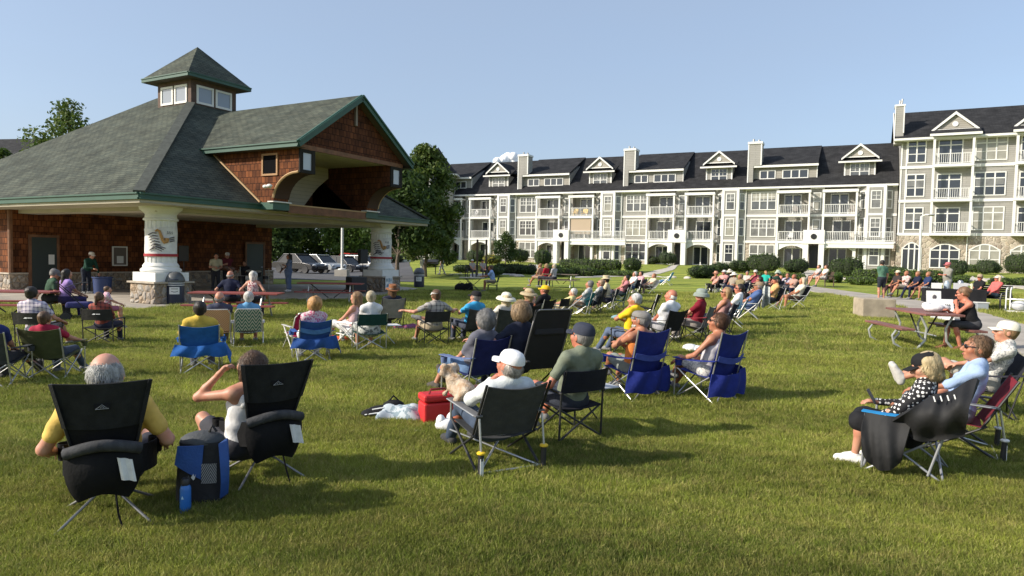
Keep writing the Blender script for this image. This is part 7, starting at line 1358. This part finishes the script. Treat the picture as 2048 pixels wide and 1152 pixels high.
# cars and van in the car park
def car(px, py, yaw, col, label, kind='parked_car', L=4.6, H=1.5, wd=1.82, wagon=0, depth=None):
    d = ray(px, 540); p = Vector((d[0]/d[1]*depth, depth, 0)); p.z = T(p.x, p.y)+.03; o = empty(kind, p, rad(yaw), label, 'car' if kind == 'parked_car' else 'van', 'cars in the car park')
    paint = mat('paint_%d_%d_%d' % tuple(int(c*99) for c in col), col, .25, .3, spec=.7); h2 = L/2; hb = H*.56; w = wd/2
    prof = [(-h2, .35), (-h2+.03, hb*.9), (-h2+.25, hb+.02), (h2-1.25, hb+.02), (h2-.2, hb*.86), (h2, hb*.6), (h2-.04, .3)]; b = MB(); n = 7
    def sec(y): f = 1-.06*abs(y/w)**4; return [(x*f, y, z) for x, z in prof]
    ys = [-w, -w*.96, -w*.7, 0, w*.7, w*.96, w]; vs = [q for y in ys for q in sec(y if abs(y) < w else y*1.0)]; k = len(prof)
    b.add(vs, [(i*k+j, (i+1)*k+j, (i+1)*k+j+1, i*k+j+1) for i in range(6) for j in range(k-1)]+[((i+1)*k, i*k, i*k+k-1, (i+1)*k+k-1) for i in range(6)]+[tuple(range(k-1, -1, -1)), tuple(range(6*k, 7*k))]); bo_ = b.build('body', paint, o, True, bevel=.05)
    x0, x1, x2, x3 = (-h2+.12, -h2+.35, h2-2.05, h2-1.2) if wagon else (-h2+.7, -h2+1.3, h2-2.1, h2-1.25); g = MB()
    tw = w*.78; bw_ = w*.93
    g.add([(x0, -bw_, hb), (x1, -tw, H-.06), (x2, -tw, H-.06), (x3, -bw_, hb), (x0, bw_, hb), (x1, tw, H-.06), (x2, tw, H-.06), (x3, bw_, hb)], [(0, 1, 2, 3), (7, 6, 5, 4), (0, 4, 5, 1), (3, 2, 6, 7)]); g.build('windows', mat('car_glass', (.02, .022, .025), .25, spec=.25), o)
    rf_ = MB(); rf_.obox(((x1+x2)/2, 0, H-.03), ((x2-x1)/2+.08, 0, 0), (0, tw+.02, 0), (0, 0, .035))
    for y in (-1, 1):
        for (a, za, yb), (c, zc, yc) in (((x0, hb, bw_), (x1, H-.05, tw)), ((x3, hb, bw_), (x2, H-.05, tw)), (((x0+x3)/2, hb, bw_), ((x1+x2)/2, H-.05, tw))): rf_.beam((a, y*(yb+.01), za), (c, y*(yc+.01), zc), .09, .03, up=(0, 1, 0))
    rf_.build('roof', paint, o, bevel=.02)
    for x in (-L*.30, L*.31):
        for y in (-1, 1):
            t_ = MB().lathe([(.2, -.1), (.30, -.11), (.325, -.07), (.325, .07), (.30, .11), (.2, .1)], n=20); t_.v = [(x+a, y*(w-.08)+c, .33+b_) for a, b_, c in t_.v]; wo = t_.build('wheel', plast, o, True); m2 = MB().lathe([(.02, -.06), (.2, -.09), (.2, .09), (.02, .06)], n=14); m2.v = [(x+a, y*(w-.075)+c, .33+b_) for a, b_, c in m2.v]; m2.build('rim', silver, wo, True)
    for y in (-1, 1): MB().ell((h2-.12, y*w*.72, hb*.78), (.1, .2, .08), 10, 6).build('headlight', mat('headlight', (.7, .72, .74), .1), o, True); MB().ell((-h2+.05, y*w*.76, hb*.8), (.05, .16, .09), 8, 6).build('tail_light', mat('tail_red', (.4, .01, .01), .2), o, True)
    MB().box(h2-.03, h2+.02, -w*.5, w*.5, .38, .58).build('grille', plast, o)
car(640, 0, -28, (.45, .47, .48), 'silver white estate car nearest behind the singer', wagon=1, H=1.55, depth=58); car(690, 0, -30, (.02, .022, .03), 'black saloon car behind the white pole', depth=62); car(732, 0, -30, (.66, .66, .65), 'white hatchback car beside the far column', depth=65, wagon=1); car(600, 0, -28, (.03, .03, .035), 'dark estate car behind the singer with bonnet showing', depth=54); car(568, 0, -75, (.66, .67, .66), 'white box van behind the singer', 'parked_van', 5.2, 2.4, 2.0, 1, depth=88); car(612, 0, 60, (.03, .03, .03), 'dark car parked far up by the pale kerb', depth=80); car(705, 0, 55, (.45, .015, .012), 'red car far behind the white pole', depth=74, H=1.6)
kb = MB().beam((-27, 76, T(-27, 76)+.1), (-12, 80, T(-12, 80)+.1), .3, .25).build('kerb', white); kb['kind'] = 'structure'
# things lying on the lawn
def pile(px, py, m, lb, ct, nm, sc=1., seed=0):
    rng = random.Random(seed); q = MB()
    for i in range(5): q.ell((rng.uniform(-.15, .15)*sc, rng.uniform(-.12, .12)*sc, .05*sc), (rng.uniform(.1, .18)*sc, rng.uniform(.08, .14)*sc, rng.uniform(.05, .1)*sc), 10, 6)
    o = q.build(nm, m, None, True); o.location = G(px, py); tag(o, lb, ct)
pile(672, 684, fab((.6, .1, .03)), 'orange and tan bag on the grass by the long-haired woman', 'bag', 'tote_bag', 1.1, 1); pile(812, 660, patmat('rug_print', 'plaid', (.3, .05, .08), (.1, .1, .3), 18), 'crumpled red and blue blanket beside the visor man', 'blanket', 'blanket', 1.1, 2); pile(1315, 566, fab((.08, .2, .36)), 'blue blanket on the far lawn by the empty blue chair', 'blanket', 'blanket', 1.6, 3); pile(1088, 633, whp, 'white bag hanging low behind the sling lounge chair', 'bag', 'tote_bag', .9, 4); pile(1378, 702, whp, 'white printed tote under the bucket hat chair', 'bag', 'tote_bag', 1., 5); pile(1240, 640, fab((.2, .33, .38)), 'blue-grey bag on the grass in front of the yellow shirt', 'bag', 'tote_bag', 1.1, 6)
sh_ = MB().grid(lambda u, v: ((u-.5)*.5, -.50+.02*math.sin(13*u), .93-.55*v*(.8+.3*u)), 14, 10, .02).build('shirt', patmat('pale_plaid', 'plaid', (.5, .52, .5), (.25, .3, .3), 12), None, True); q_ = G(1494, 640); sh_.location = q_; sh_.rotation_euler = (0, 0, rad(face(q_, 32))); tag(sh_, 'pale shirt draped over the back of a white framed chair', 'shirt')
# small cloud far behind the block
d = ray(1020, 324); cp = Vector((d[0]/d[1]*2600, 2600, HC+d[2]/d[1]*2600)); cl = MB(); rc = random.Random(2)
for i in range(26): f = rc.uniform(-1, 1); cl.ell((f*52, rc.uniform(-25, 25), rc.uniform(-8, 26)*(1-abs(f)**1.5)), (rc.uniform(9, 20),)*3, 10, 8)
co_ = cl.build('cloud', mat('cloud_white', (.9, .9, .9), 1., bump=.6, bs=.1), None, True); co_.location = cp; co_['kind'] = 'structure'
